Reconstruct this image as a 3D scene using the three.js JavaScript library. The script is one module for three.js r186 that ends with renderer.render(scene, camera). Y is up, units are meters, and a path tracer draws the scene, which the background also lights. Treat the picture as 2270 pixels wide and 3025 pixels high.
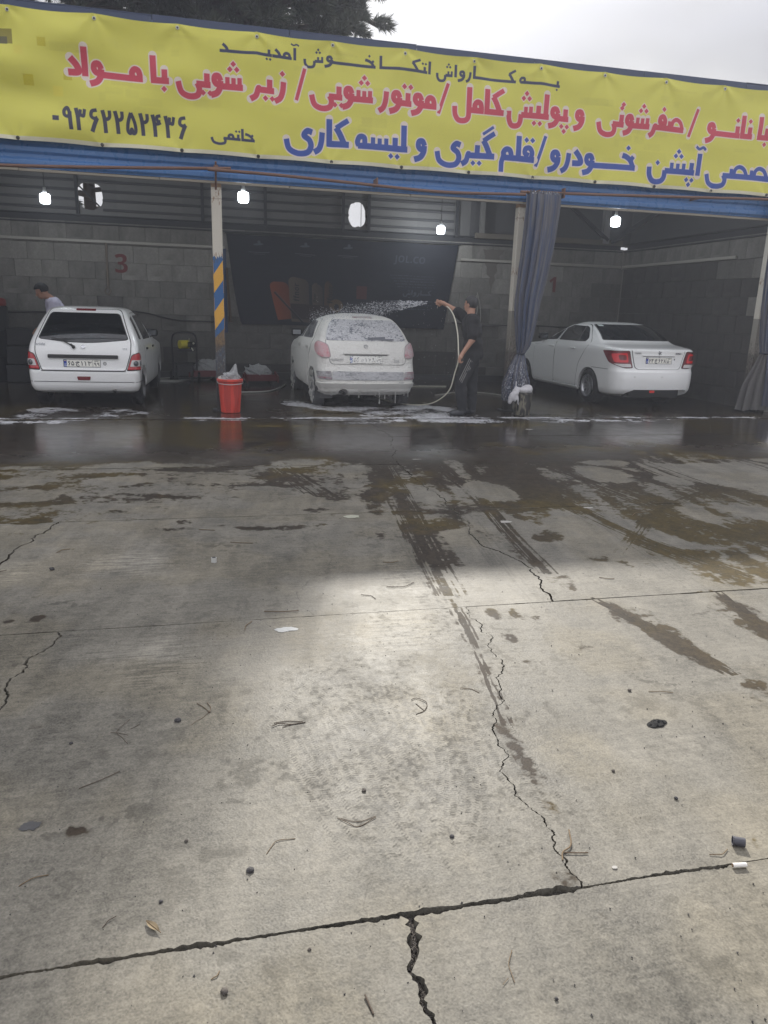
import * as THREE from 'three';
import { mergeGeometries, mergeVertices, toCreasedNormals } from 'three/addons/utils/BufferGeometryUtils.js';
import { RoundedBoxGeometry } from 'three/addons/geometries/RoundedBoxGeometry.js';
import { FontLoader } from 'three/addons/loaders/FontLoader.js';
import { TextGeometry } from 'three/addons/geometries/TextGeometry.js';
import { Brush, Evaluator, SUBTRACTION } from 'three-bvh-csg';

// World: x runs along the front of the wash bays to the right, y up, the bays lie towards -z.
const scene = new THREE.Scene();
const R = (d) => d * Math.PI / 180;

// ---------------------------------------------------------------- camera
const camera = new THREE.PerspectiveCamera(69.12, 768 / 1024, 0.05, 3000);
camera.rotation.order = 'YXZ';
camera.position.set(0, 1.55, 0);
camera.rotation.set(R(-15.196), R(-13.34), R(1.823));

// ---------------------------------------------------------------- sky, sun, exposure
const SUN = new THREE.Vector3(Math.sin(R(12.8)) * Math.cos(R(34.4)), Math.sin(R(34.4)), -Math.cos(R(12.8)) * Math.cos(R(34.4)));
const EXPOSURE = 1.76, SUN_STRENGTH = 4.1, SKY_STRENGTH = 1.0;

// seeded random numbers and value noise
function rng(seed) { let s = seed >>> 0; return () => { s = (s + 0x6d2b79f5) >>> 0; let t = Math.imul(s ^ (s >>> 15), 1 | s); t = (t + Math.imul(t ^ (t >>> 7), 61 | t)) ^ t; return ((t ^ (t >>> 14)) >>> 0) / 4294967296; }; }
const rand = rng(7);
const NT = 256, ntab = new Float32Array(NT * NT); { const r = rng(99); for (let i = 0; i < NT * NT; i++) ntab[i] = r(); }
function vn(x, y) {
  const xi = Math.floor(x), yi = Math.floor(y); let fx = x - xi, fy = y - yi; fx = fx * fx * (3 - 2 * fx); fy = fy * fy * (3 - 2 * fy);
  const a = xi & 255, b = (xi + 1) & 255, c = (yi & 255) * NT, d = ((yi + 1) & 255) * NT;
  const p = ntab[c + a], q = ntab[c + b], r = ntab[d + a], s = ntab[d + b];
  return p + (q - p) * fx + (r - p + (p - q - r + s) * fx) * fy;
}
function fbm(x, y, o = 4) { let s = 0, a = .5, n = 0; for (let i = 0; i < o; i++) { s += a * vn(x, y); n += a; a *= .5; x = x * 2.03 + 17.3; y = y * 2.03 + 9.1; } return s / n; }
const clamp = (x, a = 0, b = 1) => x < a ? a : x > b ? b : x;
const ss = (a, b, x) => { const t = clamp((x - a) / (b - a)); return t * t * (3 - 2 * t); };
const lerp = (a, b, t) => a + (b - a) * t;

{ // overcast sky with the sun behind thin cloud
  const W = 1024, H = 512, d = new Float32Array(W * H * 4), dir = new THREE.Vector3();
  for (let j = 0; j < H; j++) for (let i = 0; i < W; i++) {
    const el = ((j + .5) / H - .5) * Math.PI, az = ((i + .5) / W - .5) * 2 * Math.PI, o = (j * W + i) * 4;
    dir.set(Math.cos(az) * Math.cos(el), Math.sin(el), Math.sin(az) * Math.cos(el));
    const ang = Math.acos(clamp(dir.dot(SUN), -1, 1)) * 180 / Math.PI;
    let c;
    if (dir.y > -0.01) {
      const k = 1 / (dir.y + .22), cx = dir.x * k, cz = dir.z * k;
      const cl = fbm(cx * 1.3 + 7.4, cz * 1.3 + 27.9, 5), cl2 = fbm(cx * 3.1 + 5, cz * 3.1 + 71, 4);
      let b = (.345 + .27 * ss(.36, .66, cl) + .22 * (cl2 - .5)) * (.43 + 1.9 * Math.max(0, dir.y)); // an overcast sky is brightest overhead
      b += .34 * Math.exp(-((ang / 20) ** 2)) + 1.6 * Math.exp(-((ang / 12) ** 2));
      const w = ss(.3, .7, cl + .25 * Math.exp(-((ang / 40) ** 2)));
      c = [b * lerp(.95, 1.0, w), b * lerp(.955, .99, w), b * lerp(1.04, .985, w)];
    } else c = [.22, .21, .19];
    d[o] = c[0]; d[o + 1] = c[1]; d[o + 2] = c[2]; d[o + 3] = 1;
  }
  const t = new THREE.DataTexture(d, W, H, THREE.RGBAFormat, THREE.FloatType);
  t.mapping = THREE.EquirectangularReflectionMapping; t.magFilter = THREE.LinearFilter; t.minFilter = THREE.LinearFilter; t.needsUpdate = true;
  scene.background = t; scene.environment = t; scene.backgroundIntensity = SKY_STRENGTH; scene.environmentIntensity = SKY_STRENGTH;
}
const sun = new THREE.DirectionalLight(new THREE.Color(1, .95, .86), SUN_STRENGTH);
sun.name = 'sun'; sun.position.copy(SUN).multiplyScalar(60); sun.target.position.set(2, 0, -8); sun.position.add(sun.target.position);
sun.castShadow = true; sun.shadow.mapSize.set(4096, 4096); sun.shadow.radius = 2.4;
Object.assign(sun.shadow.camera, { left: -20, right: 20, top: 20, bottom: -20, near: 1, far: 140 });
scene.add(sun, sun.target);

scene.fog = new THREE.FogExp2(new THREE.Color(.86, .90, 1), .0048); // thin haze added over everything, imitates the veil of lens glare
const renderer = new THREE.WebGLRenderer({ antialias: true });
renderer.toneMapping = THREE.LinearToneMapping; renderer.toneMappingExposure = EXPOSURE;
renderer.shadowMap.enabled = true; renderer.shadowMap.type = THREE.PCFSoftShadowMap;
renderer.setSize(768, 1024);

// ---------------------------------------------------------------- helpers
const used = new Map();
function numbered(name) { const n = used.get(name) ?? 0; used.set(name, n + 1); return n ? `${name}_${String(n).padStart(3, '0')}` : name; }
function tag(o, label, category, group, kind) { if (label) o.userData.label = label; if (category) o.userData.category = category; if (group) o.userData.group = group; if (kind) o.userData.kind = kind; return o; }
function thing(name, label, category, pos = [0, 0, 0], turn = 0, group) { const o = new THREE.Group(); o.name = numbered(name); o.position.set(...pos); o.rotation.y = turn; scene.add(o); return tag(o, label, category, group); }
function part(name, geo, mat, parent, label) { const m = new THREE.Mesh(geo, mat); m.name = numbered(name); m.castShadow = m.receiveShadow = true; (parent ?? scene).add(m); if (label) m.userData.label = label; return m; }
const col = (r, g, b) => new THREE.Color().setRGB(r, g, b);
function std(r, g, b, rough = .7, extra = {}) { return new THREE.MeshStandardMaterial({ color: col(r, g, b), roughness: rough, ...extra }); }
function phys(r, g, b, rough, extra = {}) { return new THREE.MeshPhysicalMaterial({ color: col(r, g, b), roughness: rough, ...extra }); }
const box = (w, h, d, x = 0, y = 0, z = 0) => new THREE.BoxGeometry(w, h, d).translate(x, y, z);
const rbox = (w, h, d, r, x = 0, y = 0, z = 0, s = 2) => new RoundedBoxGeometry(w, h, d, s, r).translate(x, y, z);
const V = (a) => new THREE.Vector3(...a);
function tube(pts, r, seg = 24, rs = 6, closed = false) { return new THREE.TubeGeometry(new THREE.CatmullRomCurve3(pts.map(V), closed, 'centripetal'), seg, r, rs, closed); }
function rod(a, b, r, rs = 8) { const A = V(a), B = V(b), d = B.clone().sub(A), g = new THREE.CylinderGeometry(r, r, d.length(), rs); g.applyQuaternion(new THREE.Quaternion().setFromUnitVectors(new THREE.Vector3(0, 1, 0), d.normalize())); return g.translate((A.x + B.x) / 2, (A.y + B.y) / 2, (A.z + B.z) / 2); }
function bar(a, b, w, h) { const A = V(a), B = V(b), d = B.clone().sub(A), L = d.length(), g = new THREE.BoxGeometry(w, h, L); const m = new THREE.Matrix4().lookAt(A, B, new THREE.Vector3(0, 1, .0001)); g.applyMatrix4(m); return g.translate((A.x + B.x) / 2, (A.y + B.y) / 2, (A.z + B.z) / 2); }
function merge(list) { return mergeGeometries(list.map((g) => { g = g.index ? g.toNonIndexed() : g.clone(); for (const n of Object.keys(g.attributes)) if (!['position', 'normal', 'uv'].includes(n)) g.deleteAttribute(n); return g; })); }
function canvas(w, h, draw, srgb = true) { const c = document.createElement('canvas'); c.width = w; c.height = h; draw(c.getContext('2d'), w, h); const t = new THREE.CanvasTexture(c); if (srgb) t.colorSpace = THREE.SRGBColorSpace; return t; }
function dataTex(w, h, fn, srgb = false, wrap = THREE.RepeatWrapping) { // fn(i, j, out) fills bytes
  const d = new Uint8Array(w * h * 4), o = [0, 0, 0, 255];
  for (let j = 0, k = 0; j < h; j++) for (let i = 0; i < w; i++, k += 4) { o[3] = 255; fn(i, j, o); d[k] = o[0]; d[k + 1] = o[1]; d[k + 2] = o[2]; d[k + 3] = o[3]; }
  const t = new THREE.DataTexture(d, w, h, THREE.RGBAFormat); t.magFilter = THREE.LinearFilter; t.minFilter = THREE.LinearMipmapLinearFilter; t.wrapS = t.wrapT = wrap; if (srgb) t.colorSpace = THREE.SRGBColorSpace; t.needsUpdate = true; return t;
}
const toS = (l) => 255 * (l <= .0031308 ? 12.92 * l : 1.055 * Math.pow(l, 1 / 2.4) - .055);
const SLUT = new Uint8Array(4097); for (let i = 0; i <= 4096; i++) SLUT[i] = Math.round(toS(i / 4096));
const s8 = (l) => SLUT[(clamp(l) * 4096) | 0];
const font = await new FontLoader().loadAsync('fonts/droid/droid_sans_bold.typeface.json');
const grime = dataTex(256, 256, (i, j, o) => { const v = 120 + 110 * fbm(i / 9, j / 9, 4) * (.6 + .6 * vn(i / 60, j / 60)); o[0] = o[1] = o[2] = clamp(v, 0, 255); });
const fineBump = dataTex(256, 256, (i, j, o) => { o[0] = o[1] = o[2] = 255 * fbm(i / 3, j / 3, 3); });

// surface nets: meshes the zero set of a signed distance
function nets(sdf, lo, hi, cell) {
  const n = [0, 1, 2].map((k) => Math.ceil((hi[k] - lo[k]) / cell) + 1), [nx, ny, nz] = n, f = new Float32Array(nx * ny * nz);
  for (let k = 0, q = 0; k < nz; k++) for (let j = 0; j < ny; j++) for (let i = 0; i < nx; i++, q++) f[q] = sdf(lo[0] + i * cell, lo[1] + j * cell, lo[2] + k * cell);
  const id = new Int32Array(nx * ny * nz).fill(-1), pos = [], idx = [], at = (i, j, k) => i + nx * (j + ny * k);
  for (let k = 0; k < nz - 1; k++) for (let j = 0; j < ny - 1; j++) for (let i = 0; i < nx - 1; i++) {
    let m = 0, c = 0, sx = 0, sy = 0, sz = 0; const v = [];
    for (let b = 0; b < 8; b++) { const d = f[at(i + (b & 1), j + ((b >> 1) & 1), k + (b >> 2))]; v.push(d); if (d < 0) m |= 1 << b; }
    if (m === 0 || m === 255) continue;
    for (let a = 0; a < 8; a++) for (const e of [1, 2, 4]) { const b = a | e; if (b === a || (v[a] < 0) === (v[b] < 0)) continue; const t = v[a] / (v[a] - v[b]); sx += (a & 1) + (e === 1 ? t : 0); sy += ((a >> 1) & 1) + (e === 2 ? t : 0); sz += (a >> 2) + (e === 4 ? t : 0); c++; }
    id[at(i, j, k)] = pos.length / 3; pos.push(lo[0] + (i + sx / c) * cell, lo[1] + (j + sy / c) * cell, lo[2] + (k + sz / c) * cell);
  }
  const quad = (a, b, c, d, flip) => { if (a < 0 || b < 0 || c < 0 || d < 0) return; flip ? idx.push(a, c, b, a, d, c) : idx.push(a, b, c, a, c, d); };
  for (let k = 1; k < nz - 1; k++) for (let j = 1; j < ny - 1; j++) for (let i = 1; i < nx - 1; i++) {
    const s = f[at(i, j, k)] < 0;
    if (s !== f[at(i + 1, j, k)] < 0) quad(id[at(i, j - 1, k - 1)], id[at(i, j, k - 1)], id[at(i, j, k)], id[at(i, j - 1, k)], !s);
    if (s !== f[at(i, j + 1, k)] < 0) quad(id[at(i - 1, j, k - 1)], id[at(i - 1, j, k)], id[at(i, j, k)], id[at(i, j, k - 1)], !s);
    if (s !== f[at(i, j, k + 1)] < 0) quad(id[at(i - 1, j - 1, k)], id[at(i, j - 1, k)], id[at(i, j, k)], id[at(i - 1, j, k)], !s);
  }
  const g = new THREE.BufferGeometry(); g.setAttribute('position', new THREE.Float32BufferAttribute(pos, 3)); g.setIndex(idx);
  const uv = new Float32Array(pos.length / 3 * 2); for (let i = 0; i < uv.length / 2; i++) { uv[2 * i] = pos[3 * i] + pos[3 * i + 2]; uv[2 * i + 1] = pos[3 * i + 1]; } g.setAttribute('uv', new THREE.BufferAttribute(uv, 2));
  g.computeVertexNormals(); return g;
}
const smin = (a, b, k) => { const h = clamp(.5 + .5 * (b - a) / k); return b + (a - b) * h - k * h * (1 - h); };
function cap(x, y, z, A, B, ra, rb) { const bx = B[0] - A[0], by = B[1] - A[1], bz = B[2] - A[2], px = x - A[0], py = y - A[1], pz = z - A[2]; const t = clamp((px * bx + py * by + pz * bz) / (bx * bx + by * by + bz * bz || 1e-9)); const dx = px - bx * t, dy = py - by * t, dz = pz - bz * t; return Math.sqrt(dx * dx + dy * dy + dz * dz) - (ra + (rb - ra) * t); }

// ================================================================ THE YARD: cast concrete slabs, joints and cracks
// Stains were measured on the ground in metres (x, z).
const WET = [
  [1.42,-5.56, 1.99,-5.48, 1.88,-5.09, 1.59,-5.00, 1.53,-4.36, 1.53,-4.18, 1.43,-4.19, 1.29,-3.67, 1.20,-3.75, 1.24,-4.13, 1.30,-4.59, 1.35,-5.03],
  [1.89,-5.15, 2.04,-4.71, 2.05,-4.39, 2.09,-4.19, 1.98,-4.01, 1.94,-4.21, 1.90,-4.62, 1.83,-4.79],
  [2.00,-4.07, 2.14,-3.96, 2.10,-3.67, 1.99,-3.71, 1.93,-3.83],
  [2.83,-7.15, 3.19,-7.13, 3.00,-5.59, 3.05,-5.43, 2.97,-4.59, 3.19,-4.34, 3.50,-4.30, 3.93,-4.41, 5.2,-4.6, 5.0,-3.7, 3.29,-3.63, 2.98,-3.64, 2.90,-3.73, 2.87,-4.13, 2.94,-4.65, 3.00,-5.22, 2.85,-5.45, 2.34,-5.44, 2.30,-5.75],
  [2.26,-5.45, 2.52,-5.28, 2.42,-4.90, 2.53,-4.82, 2.36,-4.61, 2.21,-4.69, 2.44,-5.02, 2.29,-5.30],
  [2.05,-3.57, 2.27,-3.52, 2.31,-3.41, 2.30,-3.28, 2.30,-3.07, 2.28,-2.96, 2.14,-2.98, 2.14,-3.18, 2.07,-3.31],
  [2.71,-3.52, 3.13,-3.56, 3.6,-3.4, 3.4,-2.9, 2.76,-2.99, 2.75,-3.15, 2.80,-3.33],
  [1.19,-3.57, 1.28,-3.55, 1.28,-3.34, 1.24,-3.13, 1.16,-3.14, 1.17,-3.30],
  [2.07,-3.33, 2.22,-3.15, 2.26,-2.97, 2.29,-2.84, 2.26,-2.66, 2.22,-2.70, 2.18,-2.86, 2.13,-3.02, 2.11,-3.20],
  [-0.80,-2.69, -0.63,-2.74, -0.50,-2.79, -0.50,-2.76, -0.64,-2.70, -0.74,-2.67, -0.78,-2.63],
  [-1.97,-7.53, -1.40,-7.27, -0.58,-7.21, -0.46,-6.53, -0.71,-6.73, -1.30,-6.69, -1.07,-6.18, -1.14,-5.90, -1.15,-5.51, -1.47,-5.49, -3,-5.6, -3,-7.5],
  [-1.01,-6.41, -0.68,-6.38, -0.10,-6.24, -0.10,-6.08, -0.55,-6.24],
  [-0.56,-7.20, 0.43,-7.23, 0.79,-6.78, 0.43,-6.53, -0.06,-6.58, -0.42,-6.61],
  [0.44,-7.34, 1.73,-7.13, 1.43,-5.84, 0.92,-5.89, 0.77,-6.23, 0.51,-6.52],
  [0.11,-5.30, 0.48,-5.25, 0.87,-5.33, 0.82,-5.24, 0.43,-5.14, 0.22,-5.19],
  [1.5,-7.4, 3.1,-7.4, 2.9,-5.6, 2.4,-5.4, 1.9,-5.45, 1.4,-5.5], [3.0,-7.3, 4.0,-7.4, 4.5,-6.6, 5.2,-5.6, 4.6,-4.8, 4.2,-4.3, 3.4,-4.4, 3.1,-5.4],
];
const TRAILS = [[[[1.75, -7.9], [1.5, -5.6], [1.38, -4.6], [1.28, -3.75]], .13, 60], [[[1.28, -3.7], [1.24, -3.3], [1.2, -3.0], [1.1, -2.4]], .05, 16], [[[2.95, -8], [2.9, -6.6], [2.92, -5.4], [3.02, -4.5], [3.25, -3.75]], .16, 60], [[[2.3, -7.8], [2.25, -6], [2.1, -4.8], [2.02, -4.0]], .10, 40], [[[3.5, -7.6], [3.7, -6], [3.9, -4.8], [4.2, -3.6]], .22, 60], [[[4.6, -7.8], [4.6, -6.2], [4.9, -4.6]], .2, 50], [[[2.08, -3.6], [2.2, -3.1], [2.28, -2.62]], .05, 22], [[[2.8, -3.6], [2.85, -3.2], [3.0, -2.7]], .10, 24], [[[.55, -8], [.75, -6.9], [.9, -6.1]], .16, 30], [[[4.9, -6.2], [3.6, -5.3], [2.7, -4.3]], .08, 24], [[[3.2, -7.4], [4.2, -6.4], [5.6, -5.6]], .1, 24]];
const FAINT = [ // half-dried stains
  [2.30,-2.64, 2.44,-2.69, 2.42,-2.58, 2.20,-2.31, 2.21,-2.40, 2.24,-2.52], [0.94,-1.32, 0.97,-1.29, 0.96,-1.24, 0.97,-1.22, 0.92,-1.16, 0.91,-1.18, 0.92,-1.23, 0.93,-1.28],
  [0.97,-1.53, 0.99,-1.47, 0.96,-1.37, 0.95,-1.41, 0.96,-1.47], [1.61,-1.73, 1.65,-1.72, 1.63,-1.66, 1.58,-1.58, 1.57,-1.59, 1.59,-1.67],
  [.90,-1.59, .93,-1.57, .985,-1.575, .99,-1.625, .95,-1.645, .91,-1.63],
  [1.05,-2.5, 1.10,-2.5, 1.10,-2.1, 1.06,-1.85, 1.02,-1.85, 1.04,-2.2],
];
const SPOTS = [[-0.95,-4.07,0.07,0.05], [-0.88,-3.76,0.03,0.04], [-1.02,-3.75,0.03,0.02], [-0.21,-5.44,0.06,0.08], [-0.29,-5.27,0.15,0.04], [-0.90,-4.90,0.04,0.05], [-1.31,-5.30,0.08,0.07], [-1.25,-5.61,0.08,0.10], [-0.74,-5.80,0.07,0.07], [0.06,-5.35,0.05,0.04], [0.54,-4.91,0.04,0.04], [0.79,-5.68,0.11,0.09], [1.14,-4.93,0.06,0.07], [-0.88,-5.97,0.12,0.04], [1.41,-3.19,0.04,0.08], [1.39,-2.90,0.03,0.05], [1.73,-2.99,0.06,0.05], [1.19,-2.86,0.02,0.04], [1.33,-2.34,0.03,0.04], [1.44,-3.46,0.03,0.08], [1.57,-3.44,0.03,0.08], [1.67,-3.39,0.04,0.06], [2.50,-4.23,0.10,0.07], [2.62,-4.12,0.05,0.07], [2.73,-4.10,0.05,0.03], [-0.57,-2.12,.025,.03], [-0.43,-2.07,.03,.03], [-.36,-2.73,.02,.02]];
const DRY = [[-0.82,-6.88,0.30,0.15], [-1.62,-6.89,0.19,0.16], [-1.48,-6.36,0.20,0.18], [0.04,-6.87,0.30,0.14], [-0.20,-7.62,0.56,0.24], [0.81,-7.55,0.27,0.18], [-0.92,-7.62,0.11,0.12], [3.87,-6.75,0.28,0.40], [4.22,-7.32,0.28,0.15], [5.20,-6.39,0.36,0.79], [2.45,-6.15,0.26,0.37], [4.45,-5.20,0.22,0.22], [3.88,-5.19,0.14,0.28], [4.46,-6.40,0.17,0.20], [1.87,-6.04,0.12,0.17]];
const PALE = [[-0.52,-4.57,0.28,0.21], [-1.17,-4.51,0.12,0.22], [-0.25,-3.18,0.15,0.28], [-0.49,-3.32,0.06,0.08], [-0.86,-3.28,0.04,0.10], [.33,-3.43,.06,.05], [.9,-3.3,.2,.2], [1.1,-4.2,.1,.3], [-1.9,-5.2,.3,.3], [3.1,-2.6,.3,.3]];
const FOAM = [
  [-2.57,-11.44, -2.53,-11.99, -2.19,-11.83, -1.93,-11.44, -2.05,-11.14, -2.22,-10.80, -2.49,-10.80], [-1.66,-11.36, -1.60,-11.60, -1.37,-11.22, -1.31,-11.52, -1.04,-11.60, -0.87,-10.92, -1.23,-10.79, -1.51,-10.93],
  [1.13,-13.16, 1.50,-12.47, 1.91,-12.02, 2.87,-12.03, 3.39,-12.13, 3.58,-11.59, 3.34,-10.78, 2.58,-10.79, 2.32,-10.57, 2.30,-11.02, 1.84,-11.58, 1.22,-12.09], [3.57,-12.39, 3.84,-11.82, 3.65,-11.03, 4.15,-10.91, 4.26,-10.56, 4.66,-10.44, 4.44,-10.20, 3.59,-10.33, 2.99,-10.45],
];
const TRACKS = [[[0.43,-2.84],[0.44,-2.41],[0.46,-2.07],[0.51,-1.88],[0.56,-1.69],[0.59,-1.5]], [[0.35,-3.12],[0.50,-2.53],[0.56,-2.24],[0.56,-1.91]], [[0.99,-2.92],[0.86,-2.33],[0.75,-1.95],[0.61,-1.70]], [[0.10,-2.35],[0.25,-2.57],[0.44,-2.88],[.7,-3.3]], [[1.05,-2.65],[1.02,-2.24],[1.02,-1.92],[1.02,-1.78]], [[2.10,-7.45],[1.93,-5.43],[1.72,-3.59],[1.69,-2.76]], [[3.32,-6.88],[3.01,-5.17],[2.85,-3.98],[2.78,-3.23]], [[1.38,-5.49],[1.31,-4.56],[1.25,-3.73],[1.16,-3.08]], [[.72,-3.4],[.66,-2.6],[.70,-2.0],[.82,-1.62]], [[.2,-2.9],[.28,-2.3],[.40,-1.9],[.5,-1.62]]];
// cracks: lists of points; the wide ones also split the slabs
const CR = {
  bottom: [[.47,-1.56],[.475,-1.52],[.46,-1.46],[.43,-1.39],[.45,-1.34],[.44,-1.29],[.45,-1.25],[.46,-1.1],[.43,-.8],[.47,-.4],[.45,.6]],
  mid: [[1.33,-3.58],[1.32,-3.32],[1.33,-3.18],[1.27,-2.88],[1.19,-2.78],[1.15,-2.62],[1.06,-2.48],[1.02,-2.34],[1.02,-2.21],[.95,-2.12],[.95,-1.99],[.97,-1.92],[1.0,-1.79],[.97,-1.73],[.97,-1.64],[.98,-1.56]],
  left: [[-.75,-3.58],[-.78,-3.36],[-.83,-3.28],[-.86,-3.11],[-.84,-2.85],[-.95,-2.5],[-.9,-2.1],[-1.0,-1.56]],
  up: [[1.89,-5.55],[1.9,-5.21],[1.82,-4.97],[1.80,-4.63],[1.96,-4.12],[1.88,-3.84],[1.84,-3.58]],
  left2: [[-1.1,-5.55],[-1.13,-5.42],[-1.22,-5.02],[-1.27,-4.65],[-1.45,-4.1],[-1.5,-3.58]],
  up2: [[1.89,-7.4],[1.86,-6.8],[1.92,-6.1],[1.89,-5.55]], far: [[2.22,-9.1],[2.08,-8.42],[1.92,-7.8],[1.89,-7.4]], far2: [[2.2,-10.62],[2.18,-9.64],[2.22,-9.1]],
};
const HAIR = [[[.49,-3.59],[.66,-4.21],[.64,-4.68],[.60,-5.15],[.54,-5.57],[.58,-5.93],[.48,-6.26],[.51,-6.52],[.44,-7.12],[-.2,-7.2],[-.58,-7.10],[-.70,-8.1],[-.80,-8.88]], [[-.3,-1.7],[-.25,-2.1],[-.2,-2.3],[-.12,-2.5],[.1,-3.1]], [[2.6,-3.55],[2.75,-3.2],[2.7,-2.8]], [[3.4,-5.5],[3.2,-6.2],[3.5,-7.3]]];

function ground(x0, x1, zf, zn, W, H, seed) {
  const px = W / (x1 - x0), pz = H / (zn - zf), S = Math.sqrt(px * pz);
  const layer = (draw) => { const c = document.createElement('canvas'); c.width = W; c.height = H; const g = c.getContext('2d'); g.fillStyle = '#000'; g.fillRect(0, 0, W, H); g.setTransform(px, 0, 0, pz, -x0 * px, -zf * pz); draw(g); return g.getImageData(0, 0, W, H).data; };
  const poly = (g, p) => { g.beginPath(); for (let i = 0; i < p.length; i += 2) i ? g.lineTo(p[i], p[i + 1]) : g.moveTo(p[0], p[1]); g.closePath(); g.fill(); };
  const ell = (g, e) => { g.beginPath(); g.ellipse(e[0], e[1], e[2], e[3], 0, 0, 7); g.fill(); };
  const pathOf = (g, pts, w) => { g.lineWidth = w; g.beginPath(); pts.forEach((p, i) => i ? g.lineTo(p[0], p[1]) : g.moveTo(p[0], p[1])); g.stroke(); };
  // A: red = wet shapes, green = dry shapes, blue = pale scrapes.   B: red = tyre tread dirt, green = foam, blue = hairline cracks
  const A = layer((g) => {
    g.globalCompositeOperation = 'lighter'; g.filter = `blur(${(S * .035).toFixed(1)}px)`;
    g.fillStyle = '#900'; WET.forEach((p) => poly(g, p)); g.lineCap = 'butt'; { const q = rng(seed + 50); g.filter = 'none'; for (const [t, wd, n] of TRAILS) { const c = new THREE.CatmullRomCurve3(t.map((p) => new THREE.Vector3(p[0], 0, p[1]))); for (let i = 0; i < n; i++) { const o = (q() + q() - 1) * wd, a = Math.max(0, q() * 1.1 - .3), e = Math.min(1, a + .15 + .75 * q()), pts = []; for (let k = 0; k <= 12; k++) { const u = lerp(a, e, k / 12), p = c.getPointAt(u), d = c.getTangentAt(u); pts.push([p.x - d.z * o + .012 * (vn(u * 30, i) - .5), p.z + d.x * o]); } g.strokeStyle = `rgb(${40 + 90 * q() | 0},0,0)`; pathOf(g, pts, .008 + .035 * q() * q()); } } } g.filter = `blur(${(S * .02).toFixed(1)}px)`; SPOTS.forEach((e) => ell(g, e)); g.fillStyle = '#700'; FAINT.forEach((p) => poly(g, p));
    g.filter = `blur(${(S * .05).toFixed(1)}px)`; g.fillStyle = '#0f0'; DRY.forEach((e) => ell(g, e)); g.fillStyle = '#00f'; PALE.forEach((e) => ell(g, e));
  });
  const B = layer((g) => {
    const r = rng(seed + 5); g.globalCompositeOperation = 'lighter';
    for (const t of TRACKS) { // each track: ribs of short tread blocks, worn away in places
      const c = new THREE.CatmullRomCurve3(t.map((p) => new THREE.Vector3(p[0], 0, p[1]))), L = c.getLength(), n = Math.floor(L / .013);
      for (let i = 0; i < n; i++) {
        const p = c.getPointAt(i / n), d = c.getTangentAt(i / n), fade = Math.sin(Math.PI * clamp(i / n, .03, .97));
        for (let k = -3; k <= 3; k++) { if (vn(i * .05 + k * 3 + t[0][0] * 50, k * 5) < .46) continue; const v = Math.round((110 + 130 * r()) * fade); g.strokeStyle = `rgb(${v},0,0)`; const ox = p.x - d.z * k * .025, oz = p.z + d.x * k * .025, sl = (k % 2 ? .004 : -.004), hw = .006 + .004 * r(); pathOf(g, [[ox + d.z * hw - d.x * sl, oz - d.x * hw - d.z * sl], [ox - d.z * hw + d.x * sl, oz + d.x * hw + d.z * sl]], .0042); }
      }
    }
    g.filter = `blur(${(S * .14).toFixed(1)}px)`; g.fillStyle = '#0f0'; FOAM.forEach((p) => poly(g, p)); g.filter = 'none';
    g.strokeStyle = '#00f'; g.lineCap = 'round';
    const rough = (pts, amp, w) => { let q = pts; for (let k = 0; k < 4; k++) { const o = []; for (let i = 0; i < q.length - 1; i++) { const a = q[i], b = q[i + 1], l = Math.hypot(b[0] - a[0], b[1] - a[1]) * amp; o.push(a, [(a[0] + b[0]) / 2 + (r() - .5) * l, (a[1] + b[1]) / 2 + (r() - .5) * l]); } o.push(q[q.length - 1]); q = o; } pathOf(g, q, w); };
    HAIR.forEach((p, i) => { g.strokeStyle = i === 1 ? '#006' : '#00c'; rough(p, .5, i === 1 ? .0018 : .003); });
    for (let i = 0; i < 26; i++) { const x = lerp(x0, x1, r()), z = lerp(zf, zn, r()), a = r() * 6.3, l = .05 + .25 * r(); g.strokeStyle = `rgb(0,0,${60 + 100 * r() | 0})`; rough([[x, z], [x + Math.cos(a) * l, z + Math.sin(a) * l]], .6, .0018); }
  });
  const C = new Uint8Array(W * H * 4), Q = new Uint8Array(W * H * 4), Bm = new Uint8Array(W * H * 4);
  for (let j = 0; j < H; j++) for (let i = 0; i < W; i++) {
    const q = (j * W + i) * 4, x = x0 + (i + .5) / px, z = zf + (j + .5) / pz, o = ((H - 1 - j) * W + i) * 4;
    const n1 = fbm(x * 1.1 + 3, z * 1.1 + 7, 4), n2 = fbm(x * 7 + 31, z * 7 + 3, 4), n3 = fbm(x * 46 + 3, z * 46 + 11, 3), n4 = vn(x * 210, z * 210), n5 = vn(x * 330 + 40, z * 330), drag = fbm(x * 9 + 50, z * 90 + 20, 3), streak = fbm(x * 16 + z * 3, z * 2.2 + 9, 3);
    // wetness
    const back = ss(-6.9, -7.9, z + .9 * (n1 - .5) + .35 * (n2 - .5));
    const e1 = fbm(x * 4.2 + 70, z * 4.2 + 20, 5), e2 = fbm(x * 19 + 7, z * 19 + 60, 4);
    const rtx = ss(.6, 1.6, x); let w = A[q] / 255 * 1.0; w = Math.max(w * (z < -3.7 ? .90 : 1), back * 1.05, (.20 + .24 * ss(.42, .6, n1)) * ss(-4.6, -6.4, z) * (.65 + .5 * rtx));
    w -= A[q + 1] / 255 * .9 * (1 - .75 * ss(-7.2, -7.9, z));
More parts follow.
